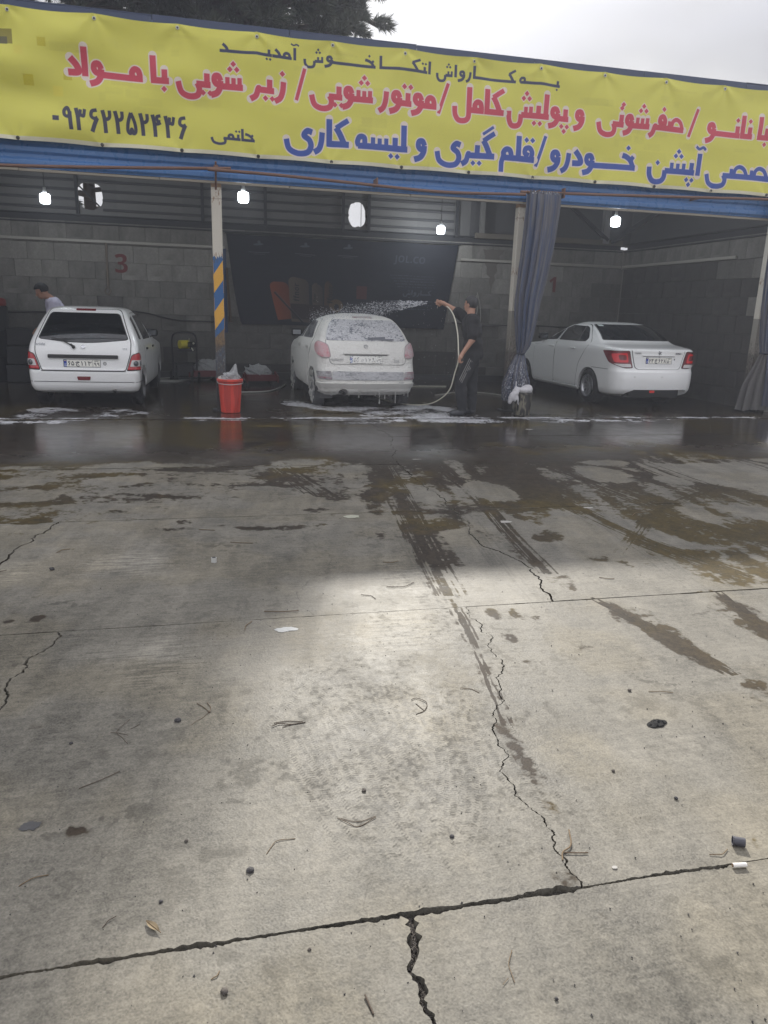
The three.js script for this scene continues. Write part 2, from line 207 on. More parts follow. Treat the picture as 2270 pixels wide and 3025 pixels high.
    const sz = fbm(x * 6.5 + z * 1.1 + 13, z * .85 + 31, 4), sx = fbm(x * 2.1 + 83, z * 5.2 + 7, 4), rt = ss(.6, 1.6, x), edge = ((.5 + .5 * (1 - rt)) * (sx - .5) * 1.1 + rt * 1.5 * (sz - .5) + .45 * (e1 - .5) + .85 * (e2 - .5) + .5 * (n3 - .5)) * ss(.0, .22, w) * (1 - .85 * ss(-7.7, -8.7, z));
    const wv0 = w + edge, wet = .30 * ss(.30, .46, wv0) + .70 * ss(.43, .57, wv0), damp = ss(.22, .40, wv0) * .3;
    const pool = ss(-6.9, -8.9, z + .5 * (n1 - .5));
    // bare concrete
    let v = .126 + .075 * (n1 - .5) + .065 * (n2 - .5) + .065 * (n3 - .5) + .055 * (n4 - .5) + .05 * (n5 - .5) + .045 * (drag - .5) + .05 * (streak - .5) + .05 * (e1 - .5);
    v *= 1 + .18 * (A[q + 2] / 255) * ss(.35, .6, drag) * 2.2;
    let r = v * 1.07, gg = v * 1.0, b = v * .825;
    const warm = ss(.45, .7, fbm(x * 2.3 + 90, z * 2.3 + 40, 3)); r *= 1 + .03 * warm; b *= 1 - .07 * warm;
    const scab = ss(.56, .68, e2 * .6 + n2 * .4 + .3 * (n3 - .5)) * ss(.47, .62, fbm(x * 1.6 + 12, z * 1.6 + 55, 3)) * .26 + ss(.60, .70, n3 + .3 * (n2 - .5)) * ss(.48, .6, fbm(x * 2.1 + 112, z * 2.1 + 5, 3)) * .22;   // worn, darker skin
    const core = Math.exp(-(((x - .62) / .55) ** 2) - (((z + 2.35) / .75) ** 2)), tread = Math.min(1, B[q] / 255 * (.5 + .5 * ss(.35, .6, n3)) * 1.5 + core * ss(.50, .60, fbm(x * 75, z * 60 + 4, 3) + .25 * (e2 - .5)) * .62 + core * ss(.5, .62, e2) * .2);
    let dk = 1 - Math.min(.62, scab + tread * .62);
    if (n4 > .93 && n5 > .5) dk *= .62; if (n4 < .06 && n5 > .55) dk *= 1.25;                                   // aggregate and pits
    r *= dk; gg *= dk; b *= dk * 1.02;
    const moss = Math.max(ss(.5, .72, n1 + .2 * (n2 - .5)), .9 * ss(1.9, 2.9, x) * ss(-6.6, -5.2, z), .8 * ss(-.6, -1.3, x) * ss(.45, .6, n1));
    r *= 1 - .35 * damp; gg *= 1 - .37 * damp; b *= 1 - .4 * damp; const wv = (.62 + .5 * n2 + .8 * (e2 - .5) + .7 * (n3 - .5) + .5 * (n4 - .5)); r = lerp(r, lerp(.034, .058, moss) * wv, wet); gg = lerp(gg, lerp(.026, .042, moss) * wv, wet); b = lerp(b, lerp(.019, .014, moss) * wv, wet);
    // suds on the floor
    const fm = B[q + 1] / 255, fn = fbm(x * 3.2 + 8, z * 3.2 + 3, 5); let fo = ss(.42, .72, fm * .92 + (1.5 * (fn - .5) + .9 * (e2 - .5) + .4 * (n3 - .5)) * ss(.05, .3, fm)) * (.35 + .65 * ss(.4, .62, fn + .4 * (n3 - .5)));
    const line = Math.exp(-(((z + 10.68 + .22 * (e1 - .5) + .1 * (e2 - .5)) / (.05 + .06 * n2)) ** 2)) * ss(.44, .58, fbm(x * 1.4 + 60, z * .8, 3) + .3 * (e2 - .5)) + Math.exp(-(((z + 10.45 + .3 * (n1 - .5)) / .16) ** 2)) * ss(.47, .6, n2 + .3 * (n3 - .5)) * ss(.4, .55, fbm(x * .9 + 33, 4, 2));
    fo = Math.max(fo * .75, clamp(line)) * (x < 9 ? 1 : 0) * (z > -13.4 && z < -10 ? 1 : 0);
    fo *= .35 + .65 * ss(.3, .62, n3 + .4 * (n4 - .5));
    r = lerp(r, .72, fo); gg = lerp(gg, .73, fo); b = lerp(b, .77, fo);
    fo = clamp(fo * 1.25); { const film = Math.max(.85 * Math.exp(-(((x - 2.4) / 1.6) ** 2) - (((z + 11.6) / 1.2) ** 2)), .62 * Math.exp(-(((x + 1.8) / 1.3) ** 2) - (((z + 11.2) / .7) ** 2)), .4 * Math.exp(-(((x - 5.6) / 2.2) ** 2) - (((z + 10.7) / .5) ** 2))) * (.25 + .75 * ss(.38, .62, fn + .35 * (e2 - .5))) * (z > -13.6 && z < -10 ? 1 : 0); fo = Math.max(fo, film); } const yl = Math.exp(-(((z + 10.02) / .03) ** 2)) * ss(.45, .6, n2) * (x > -1 && x < 6 ? .55 : 0); r = lerp(r, .30, yl); gg = lerp(gg, .22, yl); b = lerp(b, .04, yl);
    const hc = B[q + 2] / 255; r *= 1 - .72 * hc; gg *= 1 - .72 * hc; b *= 1 - .72 * hc;
    C[o] = s8(r); C[o + 1] = s8(gg); C[o + 2] = s8(b); C[o + 3] = 255;
    let ro = .60 + .16 * (n2 - .5) + .12 * (n3 - .5) + .15 * scab; ro = lerp(ro, lerp(.62, .15, pool) + .12 * (n2 - .4), wet); ro = lerp(ro, .55, fo);
    Q[o] = 0; Q[o + 1] = clamp(ro, .05, 1) * 255; Q[o + 2] = 0; Q[o + 3] = clamp(Math.max(.42 - .22 * wet, pool * wet)) * 255;
    let h = .5 + .22 * (n3 - .5) + .16 * (n4 - .5) + .12 * (n5 - .5) + .10 * (n2 - .5) - .28 * scab - .35 * hc + .10 * (streak - .5) - .12 * tread;
    h = lerp(h, .5 + .03 * (n2 - .5) + .025 * (n3 - .5), wet * (.55 + .42 * pool)) + .10 * fo * n4;
    Bm[o] = Bm[o + 1] = Bm[o + 2] = clamp(h) * 255; Bm[o + 3] = 255;
  }
  const mk = (d, srgb) => { const t = new THREE.DataTexture(d, W, H, THREE.RGBAFormat); t.magFilter = THREE.LinearFilter; t.minFilter = THREE.LinearMipmapLinearFilter; t.wrapS = t.wrapT = THREE.MirroredRepeatWrapping; if (srgb) t.colorSpace = THREE.SRGBColorSpace; t.repeat.set(1 / (x1 - x0), 1 / (zn - zf)); t.offset.set(-x0 / (x1 - x0), zn / (zn - zf)); t.needsUpdate = true; return t; };
  const qm = mk(Q); return new THREE.MeshPhysicalMaterial({ map: mk(C, true), roughnessMap: qm, specularIntensityMap: qm, bumpMap: mk(Bm), bumpScale: .0028, roughness: 1 });
}
const matNear = ground(-1.5, 2.5, -3.62, -.9, 2048, 1393, 1);
const matMid = ground(-2.5, 5.3, -7.45, -3.54, 2048, 1027, 2);
const matFar = ground(-4.5, 11.5, -16.8, -7.3, 2048, 1216, 3);

const yard = new THREE.Group(); yard.name = 'yard'; yard.userData.kind = 'structure'; scene.add(yard);
const soil = std(.16, .14, .11, .95, { bumpMap: fineBump, bumpScale: .01 });
{ // ground under and around the slabs, out to the horizon
  const g = new THREE.RingGeometry(.01, 900, 64, 6).rotateX(-Math.PI / 2); const m = part('ground', g, soil, scene); m.position.y = -.11; m.userData.kind = 'structure';
  part('joint_dirt', new THREE.PlaneGeometry(26, 11.2, 1, 1).rotateX(-Math.PI / 2).translate(3.5, -.022, -5), std(.035, .03, .024, .95, { bumpMap: fineBump, bumpScale: .02 }), yard);
}
{ // slabs: bands between the joints, divided by the cracks; every edge is broken a little
  const J = [.62, -1.565, -3.58, -5.55, -7.4, -9.1, -10.62], X0 = -10, X1 = 17, r = rng(41);
  const jag = (pts, amp, depth) => { let q = pts; for (let k = 0; k < depth; k++) { const o = []; for (let i = 0; i < q.length - 1; i++) { const a = q[i], b = q[i + 1], L = Math.hypot(b[0] - a[0], b[1] - a[1]), l = Math.min(L, .2) * amp; o.push(a, [(a[0] + b[0]) / 2 + (r() - .5) * l, (a[1] + b[1]) / 2 + (r() - .5) * l]); } o.push(q[q.length - 1]); q = o; } return q; };
  // joint edge: x from a to b at z, chipped where the photograph shows chips; side +1 = slab lies towards +z
  const chips = [[-.31, .035, .024], [.42, .09, .02], [.55, .05, .02], [.85, .06, .022], [.93, .05, .026], [1.3, .06, .014], [.1, .12, .012], [.7, .05, .015], [-.1, .06, .01], [-.05, .04, .012]];
  const joint = (a, b, z, side, n) => { const out = [], st = n < 2 ? .007 : n < 3 ? .03 : .06, big = n === 1; for (let x = a; x < b - st * .5; x += st * (.6 + .8 * r())) { let d = (big ? .0016 : .0024) + (big ? .0075 : .004) * ss(.50, .72, vn(x * 7, z * 31 + side * 7)) * vn(x * 55, side * 9) * (.4 + 1.1 * vn(x * 170, side * 4)) + .0045 * r() * vn(x * 14, 3); if (big) for (const c of chips) d += c[2] * Math.exp(-(((x - c[0] - side * .02) / c[1]) ** 2)) * (side < 0 ? .36 : .34) * (.25 + 1.3 * vn(x * 75, side * 3 + 5)); out.push([x, z + side * d]); } out.push([b, z + side * .003]); return out; };
  const half = { bottom: .0078, mid: .0030, left: .006, up: .005, left2: .006, up2: .0035, far: .0025, far2: .002 };
  const rows = [['bottom'], ['left', 'mid'], ['left2', 'up'], ['up2'], ['far'], ['far2']];
  const mats = [matNear, matNear, matMid, matMid, matFar, matFar];
  rows.forEach((cr, n) => {
    const zn = J[n], zf = J[n + 1];
    const lines = cr.map((c) => { const p = CR[c].slice().sort((a, b) => a[1] - b[1]); p[0] = [p[0][0], zf]; p[p.length - 1] = [p[p.length - 1][0], zn]; return { p: jag(p, n === 0 ? .24 : .36, n === 0 ? 3 : n < 2 ? 5 : 4), w: half[c] }; });
    const wid = (l, i) => l.w * (.35 + 1.3 * vn(i * (n === 0 ? .5 : .35), l.w * 900 + n * 13)) * (n === 0 ? .7 + 1.2 * ss(-1.15, -1.5, l.p[i][1]) : 1);
    for (let k = 0; k <= lines.length; k++) {
      const L = lines[k - 1], Rr = lines[k];
      // corners in (x, z): far edge left to right, right edge far to near, near edge right to left, left edge near to far
      const left = L ? L.p.map((p, i) => [p[0] + wid(L, i), p[1]]) : [[X0, zf], [X0, zn]], right = Rr ? Rr.p.map((p, i) => [p[0] - wid(Rr, i), p[1]]) : [[X1, zf], [X1, zn]];
      const far = joint(left[0][0], right[0][0], zf, 1, n + 1), near = joint(left[left.length - 1][0], right[right.length - 1][0], zn, -1, n).reverse();
      const inner = (a) => a.filter((p) => p[1] > zf + .012 && p[1] < zn - .012);
      const loop = [...far, ...inner(right), ...near, ...inner(left).reverse()];
      const s = new THREE.Shape(loop.map((p) => new THREE.Vector2(p[0], -p[1])));
      const g = new THREE.ExtrudeGeometry(s, { depth: .05, bevelEnabled: false, steps: 1 });
      g.rotateX(-Math.PI / 2).translate(0, -.05 - .0015 * ((k + n) % 2), 0);
      part('concrete_slab', g, mats[n], yard);
    }
  });
}
{ // wash-bay floor, a low lip above the yard
  const s = new THREE.Shape(); s.moveTo(-10, 10.632); for (let x = -10; x <= 17; x += .15) s.lineTo(x, 10.632 + .006 * (vn(x * 3, 2) - .5)); s.lineTo(17, 17.2); s.lineTo(-10, 17.2);
  const g = new THREE.ExtrudeGeometry(s, { depth: .06, bevelEnabled: false }).rotateX(-Math.PI / 2).translate(0, -.052, 0);
  const m = part('bay_floor', g, matFar, scene); m.userData.kind = 'structure';
}

// ================================================================ THE WASH SHED
const shed = thing('car_wash_shed', 'long car wash shed with three open bays, block walls and blue corrugated fascia', 'building');
const ZB = -16.7, XR = 9.55, XL = -9.2;
{
  const r = rng(5);
  // block walls: each block its own piece, mortar behind
  const mortar = std(.17, .162, .152, .95, { bumpMap: fineBump, bumpScale: .004 });
  const blockMats = []; // clean to grimy, the dark tones also hold some painted shade
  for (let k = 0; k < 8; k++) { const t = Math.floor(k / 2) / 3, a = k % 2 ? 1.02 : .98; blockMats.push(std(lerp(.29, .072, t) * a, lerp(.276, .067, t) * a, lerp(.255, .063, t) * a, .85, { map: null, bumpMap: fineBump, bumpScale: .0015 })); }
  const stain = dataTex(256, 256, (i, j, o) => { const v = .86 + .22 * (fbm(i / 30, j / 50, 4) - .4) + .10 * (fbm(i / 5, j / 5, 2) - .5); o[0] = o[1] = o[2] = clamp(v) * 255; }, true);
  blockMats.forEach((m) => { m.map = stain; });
  const blockGeos = [0, 1, 2, 3, 4].map((k) => { const g = rbox(.496, .326, .06, .003, 0, 0, 0, 1), u = g.attributes.uv; for (let i = 0; i < u.count; i++) u.setXY(i, u.getX(i) * .35 + k * .19, u.getY(i) * .25 + k * .31); return g; });
  const blockWall = (name, x0, len, toWorld, turn, dirtShade) => {
    const back = part(name, toWorld.back, mortar, shed);
    for (let row = 0; row < 9; row++) {
      const off = row % 2 ? .25 : 0;
      for (let c = 0; ; c++) {
        let a = c * .5 - off, b = a + .5; if (a >= len - .02) break; a = Math.max(a, 0); b = Math.min(b, len); if (b - a < .06) continue;
        const y = .165 + row * .33, h = row === 8 ? .40 : .318, cx = (a + b) / 2, yy = row === 8 ? 2.64 + .215 : y;
        const d = clamp(dirtShade(x0 + cx, yy) + .10 * (r() - .5)), mi = Math.min(3, Math.floor(d * 4)) * 2 + (r() < .5 ? 0 : 1);
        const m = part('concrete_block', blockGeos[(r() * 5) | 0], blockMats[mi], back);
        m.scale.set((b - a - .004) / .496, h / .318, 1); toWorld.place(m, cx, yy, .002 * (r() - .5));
      }
    }
    return back;
  };
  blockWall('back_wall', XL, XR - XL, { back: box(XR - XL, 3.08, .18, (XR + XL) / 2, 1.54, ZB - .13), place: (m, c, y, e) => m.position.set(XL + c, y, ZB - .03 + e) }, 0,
    (x, y) => { const d = .95 - .33 * y + (x > 7.4 ? .35 * ss(7.6, 9.3, x) * (y < 2.5 ? 1 : .3) : 0) + .1 * vn(x, y); return y > 2.6 ? .28 : d * .85; });  // darker towards floor and right corner: grime, plus shade put into the colour
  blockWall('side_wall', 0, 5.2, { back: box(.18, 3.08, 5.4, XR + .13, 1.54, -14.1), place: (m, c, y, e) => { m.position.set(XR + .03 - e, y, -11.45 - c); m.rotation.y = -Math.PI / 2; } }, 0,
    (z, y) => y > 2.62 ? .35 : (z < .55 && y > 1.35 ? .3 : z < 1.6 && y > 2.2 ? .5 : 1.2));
  part('side_wall', box(.2, 5, 5.4, XL - .1, 2.5, -14.1), std(.2, .19, .175, .9, { bumpMap: grime, bumpScale: .006 }), shed);
  // skirting, cable conduit ledge along the wall, dark beams
  const black = std(.022, .022, .024, .55), darkSteel = std(.03, .031, .036, .6, { bumpMap: grime, bumpScale: .002 }), pale = std(.34, .32, .29, .7, { roughnessMap: grime });
  part('skirting', box(XR - XL - .1, .14, .04, (XR + XL) / 2, .08, ZB + .025), std(.03, .03, .032, .35), shed);
  part('conduit', rbox(9.35, .055, .05, .008, -4.3, 2.70, ZB + .03), pale, shed); part('conduit', rbox(3.95, .055, .05, .008, 7.5, 2.69, ZB + .03), pale, shed);
  part('conduit', rbox(.05, .055, 4.0, .008, XR - .03, 2.69, -14.65), pale, shed);
  part('beam', merge([box(XR - XL - .2, .02, .14, (XR + XL) / 2, 3.18, ZB), box(XR - XL - .2, .14, .02, (XR + XL) / 2, 3.10, ZB - .02), box(XR - XL - .2, .02, .14, (XR + XL) / 2, 3.02, ZB + .01)]), darkSteel, shed);
  part('beam', merge([box(.14, .02, 5.1, XR, 3.18, -14.05), box(.02, .14, 5.1, XR + .02, 3.10, -14.05), box(.14, .02, 5.1, XR - .01, 3.02, -14.05)]), darkSteel, shed);
  // upper back wall: ribbed steel sheets with two ventilation holes, rails across them
  const sheetM = [std(.17, .167, .165, .6, { bumpMap: grime, bumpScale: .003, metalness: .2 }), std(.15, .147, .147, .55, { bumpMap: grime, bumpScale: .003, metalness: .2 }), std(.08, .08, .085, .6, { bumpMap: grime, bumpScale: .003 })];
  const railM = std(.06, .06, .065, .6, { bumpMap: grime, bumpScale: .002 }), holes = [[-2.21, 3.55, .235, .245], [3.17, 3.50, .185, .245]];
  for (let k = 0; k < 16; k++) {
    const a = XL + .05 + k * 1.24, b = Math.min(a + 1.262, XR + .16), s = new THREE.Shape(); s.moveTo(a, 3.14); s.lineTo(b, 3.14); s.lineTo(b, 5.0); s.lineTo(a, 5.0); s.closePath();
    for (const [hx, hy, rx, ry] of holes) { if (hx + rx < a || hx - rx > b) continue; const p = new THREE.Path(), x0 = Math.max(hx - rx, a + .006), x1 = Math.min(hx + rx, b - .006), n = 26; const pts = []; for (let i = 0; i < n; i++) { const t = i / n * 2 * Math.PI, q = 1 + .07 * (vn(i * .9, hx * 7) - .5) * 2; pts.push([clamp(hx + Math.sign(Math.cos(t)) * Math.pow(Math.abs(Math.cos(t)), .75) * rx * q, x0, x1), hy + Math.sign(Math.sin(t)) * Math.pow(Math.abs(Math.sin(t)), .75) * ry * q]); } pts.forEach((q, i) => i ? p.lineTo(...q) : p.moveTo(...q)); p.closePath(); s.holes.push(p); }
    part('metal_sheet', new THREE.ExtrudeGeometry(s, { depth: .006, bevelEnabled: false }).translate(0, 0, ZB - .06 - .008 * (k % 2)), a > 5.3 ? sheetM[2] : sheetM[k % 2], shed);
  }
  for (let row = 0; row < 10; row++) { // rails, broken off where a hole is
    const y = 3.30 + row * .175; let x = XL + .1;
    const cuts = holes.filter((h) => Math.abs(y - h[1]) < h[3] + .01).map((h) => [h[0] - h[2] * .98, h[0] + h[2] * .98]);
    for (const c of [...cuts, [5.35, 5.35]]) { if (c[0] > x) part('rail', rbox(c[0] - x, .05, .035, .006, (x + c[0]) / 2, y + .008 * (r() - .5), ZB - .035, 1), railM, shed); x = c[1]; }
  }
  for (const x of [-7.3, -4.7, -2.45, -.05, 1.22, 2.86, 3.42, 5.4]) part('post', box(.06, 1.8, .05, x, 4.05, ZB + .012), darkSteel, shed);
  part('hole_bar', bar([-2.5, 3.82, ZB - .1], [-1.98, 3.30, ZB - .1], .06, .03), darkSteel, shed);
  part('post', box(.16, 1.75, .12, XR - .6, 4.05, ZB + .12), std(.19, .185, .18, .7), shed); part('brace', bar([XR - .5, 3.2, ZB + .3], [XR + .0, 4.55, -12.4], .07, .09), darkSteel, shed); part('brace', bar([XR - .55, 3.25, ZB + .16], [6.6, 4.9, ZB + .16], .07, .07), darkSteel, shed);
  part('post', box(.10, 1.75, .08, 5.95, 4.05, ZB + .12), std(.16, .155, .15, .7), shed);
  part('beam', rbox(3.6, .11, .08, .01, 7.6, 3.2, ZB + .13), std(.13, .115, .095, .7), shed);
  // upper side wall and roof
  part('metal_sheet', box(.02, 1.9, 5.7, XR + .175, 4.1, -14.15), sheetM[2], shed);
  part('roof', merge([box(XR - XL + .6, .05, 5.7, (XR + XL) / 2, 5.0, -14.2)]), sheetM[2], shed);
  for (let k = 0; k < 5; k++) part('purlin', box(XR - XL, .10, .06, (XR + XL) / 2, 4.92, -12.0 - k * 1.05), darkSteel, shed);
  for (const x of [-4.41, .16, 4.75, 9.33]) part('rafter', merge([box(.10, .16, 5.0, x, 4.78, -14.1), bar([x, 3.25, -11.6], [x, 4.7, -12.9], .06, .06)]), darkSteel, shed);

  // columns: square steel, painted
  const paint = (striped, seed) => canvas(128, 2048, (g, w, h) => { // v = 0 foot, 3.2 m high
    const q = rng(seed), Y = (m) => h * (1 - m / 3.2);
    g.fillStyle = '#c9c4b8'; g.fillRect(0, 0, w, h);
    if (striped) {
      const top = Y(2.20); g.fillStyle = '#2f5f95'; g.beginPath(); g.moveTo(0, top); for (let x = 0; x <= w; x += 8) g.lineTo(x, top - 26 + 40 * q()); g.lineTo(w, h); g.lineTo(0, h); g.fill();
      g.fillStyle = '#d9a544'; for (const y of [2.07, 1.55]) { g.beginPath(); g.moveTo(0, Y(y - .10)); g.lineTo(w, Y(y + .10)); g.lineTo(w, Y(y - .17)); g.lineTo(0, Y(y - .36)); g.fill(); }
      g.fillStyle = '#7d6548'; g.beginPath(); g.moveTo(0, Y(1.08)); g.lineTo(w, Y(1.22)); g.lineTo(w, Y(.98)); g.lineTo(0, Y(.86)); g.fill();
    } else { g.fillStyle = '#8f8b82'; g.fillRect(0, Y(1.6), w, h); }
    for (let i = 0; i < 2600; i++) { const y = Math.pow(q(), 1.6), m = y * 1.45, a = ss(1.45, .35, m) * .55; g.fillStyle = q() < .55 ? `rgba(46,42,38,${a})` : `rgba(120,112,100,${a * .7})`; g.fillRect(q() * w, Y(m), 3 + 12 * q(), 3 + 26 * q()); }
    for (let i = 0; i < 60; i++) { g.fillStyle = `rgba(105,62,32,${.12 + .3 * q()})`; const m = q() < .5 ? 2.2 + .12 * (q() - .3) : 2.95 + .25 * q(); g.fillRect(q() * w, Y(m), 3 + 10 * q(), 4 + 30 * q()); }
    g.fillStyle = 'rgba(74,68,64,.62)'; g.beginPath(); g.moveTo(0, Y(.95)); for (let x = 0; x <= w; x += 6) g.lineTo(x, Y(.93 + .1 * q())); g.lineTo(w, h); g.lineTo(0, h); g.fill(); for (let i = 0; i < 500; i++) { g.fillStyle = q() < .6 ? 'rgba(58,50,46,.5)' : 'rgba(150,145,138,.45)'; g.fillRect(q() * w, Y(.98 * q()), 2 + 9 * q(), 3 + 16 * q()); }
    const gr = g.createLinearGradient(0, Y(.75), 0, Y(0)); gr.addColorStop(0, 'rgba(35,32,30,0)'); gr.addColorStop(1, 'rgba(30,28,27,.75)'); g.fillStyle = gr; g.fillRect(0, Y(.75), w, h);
    g.fillStyle = 'rgba(120,78,42,.55)'; g.fillRect(0, 0, w, 40); g.strokeStyle = 'rgba(90,60,40,.7)'; g.lineWidth = 4; g.beginPath(); g.moveTo(0, 140); g.lineTo(w, 134); g.stroke();
  });
  [[-4.41, false], [.16, true], [4.77, false], [9.33, false]].forEach(([x, s], i) => {
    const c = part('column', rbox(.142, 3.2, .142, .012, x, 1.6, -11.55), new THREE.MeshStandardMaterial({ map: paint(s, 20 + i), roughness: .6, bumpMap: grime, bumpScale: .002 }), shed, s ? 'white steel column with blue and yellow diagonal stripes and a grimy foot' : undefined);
    part('base_plate', rbox(.26, .018, .26, .004, x, .018, -11.55), darkSteel, c);
  });

  // fascia: corrugated blue sheets, ribs lengthwise, each sheet a piece, beige drip edge below, dark cap above
  const blue = [0, 1, 2].map((k) => phys(.055 + .005 * k, .165 + .010 * k, .40 + .02 * k, .45, { roughnessMap: grime, clearcoat: .25, clearcoatRoughness: .4 }));
  const prof = []; for (let y = 3.215; y <= 5.11; y += .0125) { const p = ((y - 3.215) % .16) / .16; prof.push([y, .03 * (ss(.08, .26, p) - ss(.62, .80, p))]); }
  for (let k = 0; k < 11; k++) {
    const a = XL - .3 + k * 1.78, b = a + 1.785, pos = [], idx = [], uv = [], off = .003 * (k % 2);
    prof.forEach(([y, d], i) => { for (const x of [a, b]) { const sag = .004 * Math.sin(x * 2 + y * 3); pos.push(x, y, -11.45 + d + off + sag); uv.push(x / 2, y / 2); } if (i) { const q = i * 2; idx.push(q - 2, q - 1, q, q, q - 1, q + 1); } });
    const g = new THREE.BufferGeometry(); g.setAttribute('position', new THREE.Float32BufferAttribute(pos, 3)); g.setAttribute('uv', new THREE.Float32BufferAttribute(uv, 2)); g.setIndex(idx); g.computeVertexNormals();
    part('fascia_sheet', g, blue[k % 3], shed);
    part('drip_edge', merge([box(1.77, .022, .10, (a + b) / 2, 3.195 + .003 * (k % 2), -11.49), box(1.77, .028, .004, (a + b) / 2, 3.19 + .003 * (k % 2), -11.437)]), std(.30, .27, .22, .7), shed);
    part('cap_strip', merge([box(1.772, .085, .012, (a + b) / 2, 5.095 + .012 * (r() - .5), -11.40), box(1.772, .012, .12, (a + b) / 2, 5.143 + .012 * (r() - .5), -11.455)]), std(.055, .075, .14, .6), shed);
  }
  part('eaves_beam', box(XR - XL + .4, .18, .12, (XR + XL) / 2, 3.32, -11.60), darkSteel, shed);
  part('fascia_backing', box(XR - XL + .5, 1.85, .03, (XR + XL) / 2, 4.2, -11.53), std(.1, .1, .1, .9), shed);

  // red bay numbers painted on the wall
  const red = std(.14, .035, .035, .85);
  const num = (t, x, y, s) => part('painted_number', new TextGeometry(t, { font, size: s, depth: .002, curveSegments: 6 }).translate(x - s * .32, y - s / 2, ZB + .008), red, shed, `red number ${t} painted on the block wall`);
  num('3', -1.71, 2.30, .36); num('1', 7.80, 2.24, .34);
  // peeled, damp patch under the beam
  const sp = new THREE.Shape(); [[6.0, 2.96], [6.08, 2.94], [6.2, 2.97], [6.34, 2.95], [6.52, 2.96], [6.46, 2.86], [6.40, 2.82], [6.42, 2.70], [6.34, 2.62], [6.37, 2.50], [6.30, 2.40], [6.33, 2.30], [6.27, 2.20], [6.25, 2.05], [6.22, 2.18], [6.18, 2.24], [6.20, 2.36], [6.12, 2.42], [6.11, 2.58], [6.05, 2.66], [6.06, 2.80]].forEach((p, i) => i ? sp.lineTo(...p) : sp.moveTo(...p));
  part('damp_patch', new THREE.ExtrudeGeometry(sp, { depth: .003, bevelEnabled: false }).translate(.05, -.02, ZB + .003), std(.125, .11, .10, .8, { bumpMap: grime, bumpScale: .004 }), shed);
  // pipe with a hook hanging down the wall, cables
  part('wall_pipe', merge([rod([-1.955, 2.68, ZB + .03], [-1.97, 1.86, ZB + .03], .022), tube([[-1.97, 1.86, ZB + .03], [-2.03, 1.75, ZB + .05], [-1.98, 1.68, ZB + .06], [-1.92, 1.75, ZB + .05], [-1.97, 1.82, ZB + .04]], .012, 20)]), std(.17, .14, .115, .6), shed);
  part('wall_cable', tube([[-3.9, 1.28, ZB + .02], [-2.4, 1.33, ZB + .03], [-1.4, 1.36, ZB + .03], [-.7, 1.22, ZB + .03], [.2, 1.2, ZB + .03]], .012, 40), black, shed);
  part('wall_cable', tube([[5.4, 1.32, ZB + .02], [6.1, 1.27, ZB + .03], [7, 1.3, ZB + .03], [8.6, 1.28, ZB + .03]], .012, 40), black, shed);
}

// curtain rail pipes in front of the fascia
{
  const rust = std(.16, .085, .06, .7, { bumpMap: grime, bumpScale: .002 });
  const rail = (label, pts, extra) => { const t = thing('curtain_rail', label, 'pipe'); part('pipe', tube(pts, .021, 30, 8), rust, t); for (const e of extra) part(e[0], e[1], rust, t); };
  rail('rusty pipe rail sagging below the yellow banner left of the striped column', [[-5.2, 3.15, -11.2], [-2.54, 3.19, -11.2], [-1.15, 3.255, -11.2], [.36, 3.345, -11.2]], [['bracket', merge([rod([.16, 3.42, -11.22], [.155, 3.1, -11.44], .014), box(.06, .02, .2, .16, 3.365, -11.3)])]]);
  rail('rusty pipe rail between the striped column and the tied blue curtain', [[.05, 3.31, -11.17], [.95, 3.30, -11.17], [1.95, 3.27, -11.17], [3.34, 3.23, -11.17], [4.66, 3.275, -11.17]], [['bracket', box(.02, .1, .24, 2.4, 3.31, -11.29)]]);
  rail('short pipe rail that carries the tied blue curtain', [[4.60, 3.315, -11.22], [5.3, 3.335, -11.22]], [['end_plate', box(.018, .14, .1, 5.29, 3.335, -11.22)], ['bracket', box(.02, .04, .24, 4.9, 3.34, -11.33)]]);
  rail('rusty pipe rail above the right bay with the white sedan', [[5.27, 3.33, -11.2], [6.99, 3.39, -11.2], [8.86, 3.46, -11.2], [10.4, 3.5, -11.2]], [['bracket', box(.02, .04, .24, 7.6, 3.41, -11.31)]]);
}

// hanging lamps: bulb, socket, cord; the light sits inside the small glowing bulb
[[-2.6, 3.19, -14.3, 'lit lamp bulb hanging leftmost, above the hatchback with dark rear window'], [.59, 3.20, -12.7, 'lit lamp bulb hanging just right of the striped column'], [4.74, 3.20, -15.7, 'lit lamp bulb hanging low in front of the dark poster'], [7.08, 3.20, -12.8, 'lit lamp bulb hanging in the right bay above the sedan']].forEach(([x, y, z, label]) => {
  const t = thing('hanging_lamp', label, 'lamp', [x, y, z], 0, 'lamp bulbs hanging in the wash bays');
  const glow = new THREE.MeshStandardMaterial({ color: col(.9, .9, .9), emissive: col(.86, .95, 1), emissiveIntensity: 7, roughness: .5 });
  part('bulb', new THREE.LatheGeometry([[0, -.10], [.055, -.098], [.078, -.085], [.083, -.05], [.083, .035], [.07, .055], [.035, .065]].map((p) => new THREE.Vector2(...p)), 20), glow, t);
  part('socket', new THREE.LatheGeometry([[.036, .065], [.036, .1], [.024, .115], [.024, .16], [0, .165]].map((p) => new THREE.Vector2(...p)), 14), std(.5, .5, .5, .5), t);
  part('cord', rod([0, .16, 0], [0, 4.9 - y, 0], .006, 6), std(.02, .02, .02, .6), t);
  const l = new THREE.PointLight(new THREE.Color(.9, .96, 1), 1.8); l.position.set(x, y, z); l.shadow.radius = 2.5; l.castShadow = true; l.name = 'lamp_light'; scene.add(l);
});

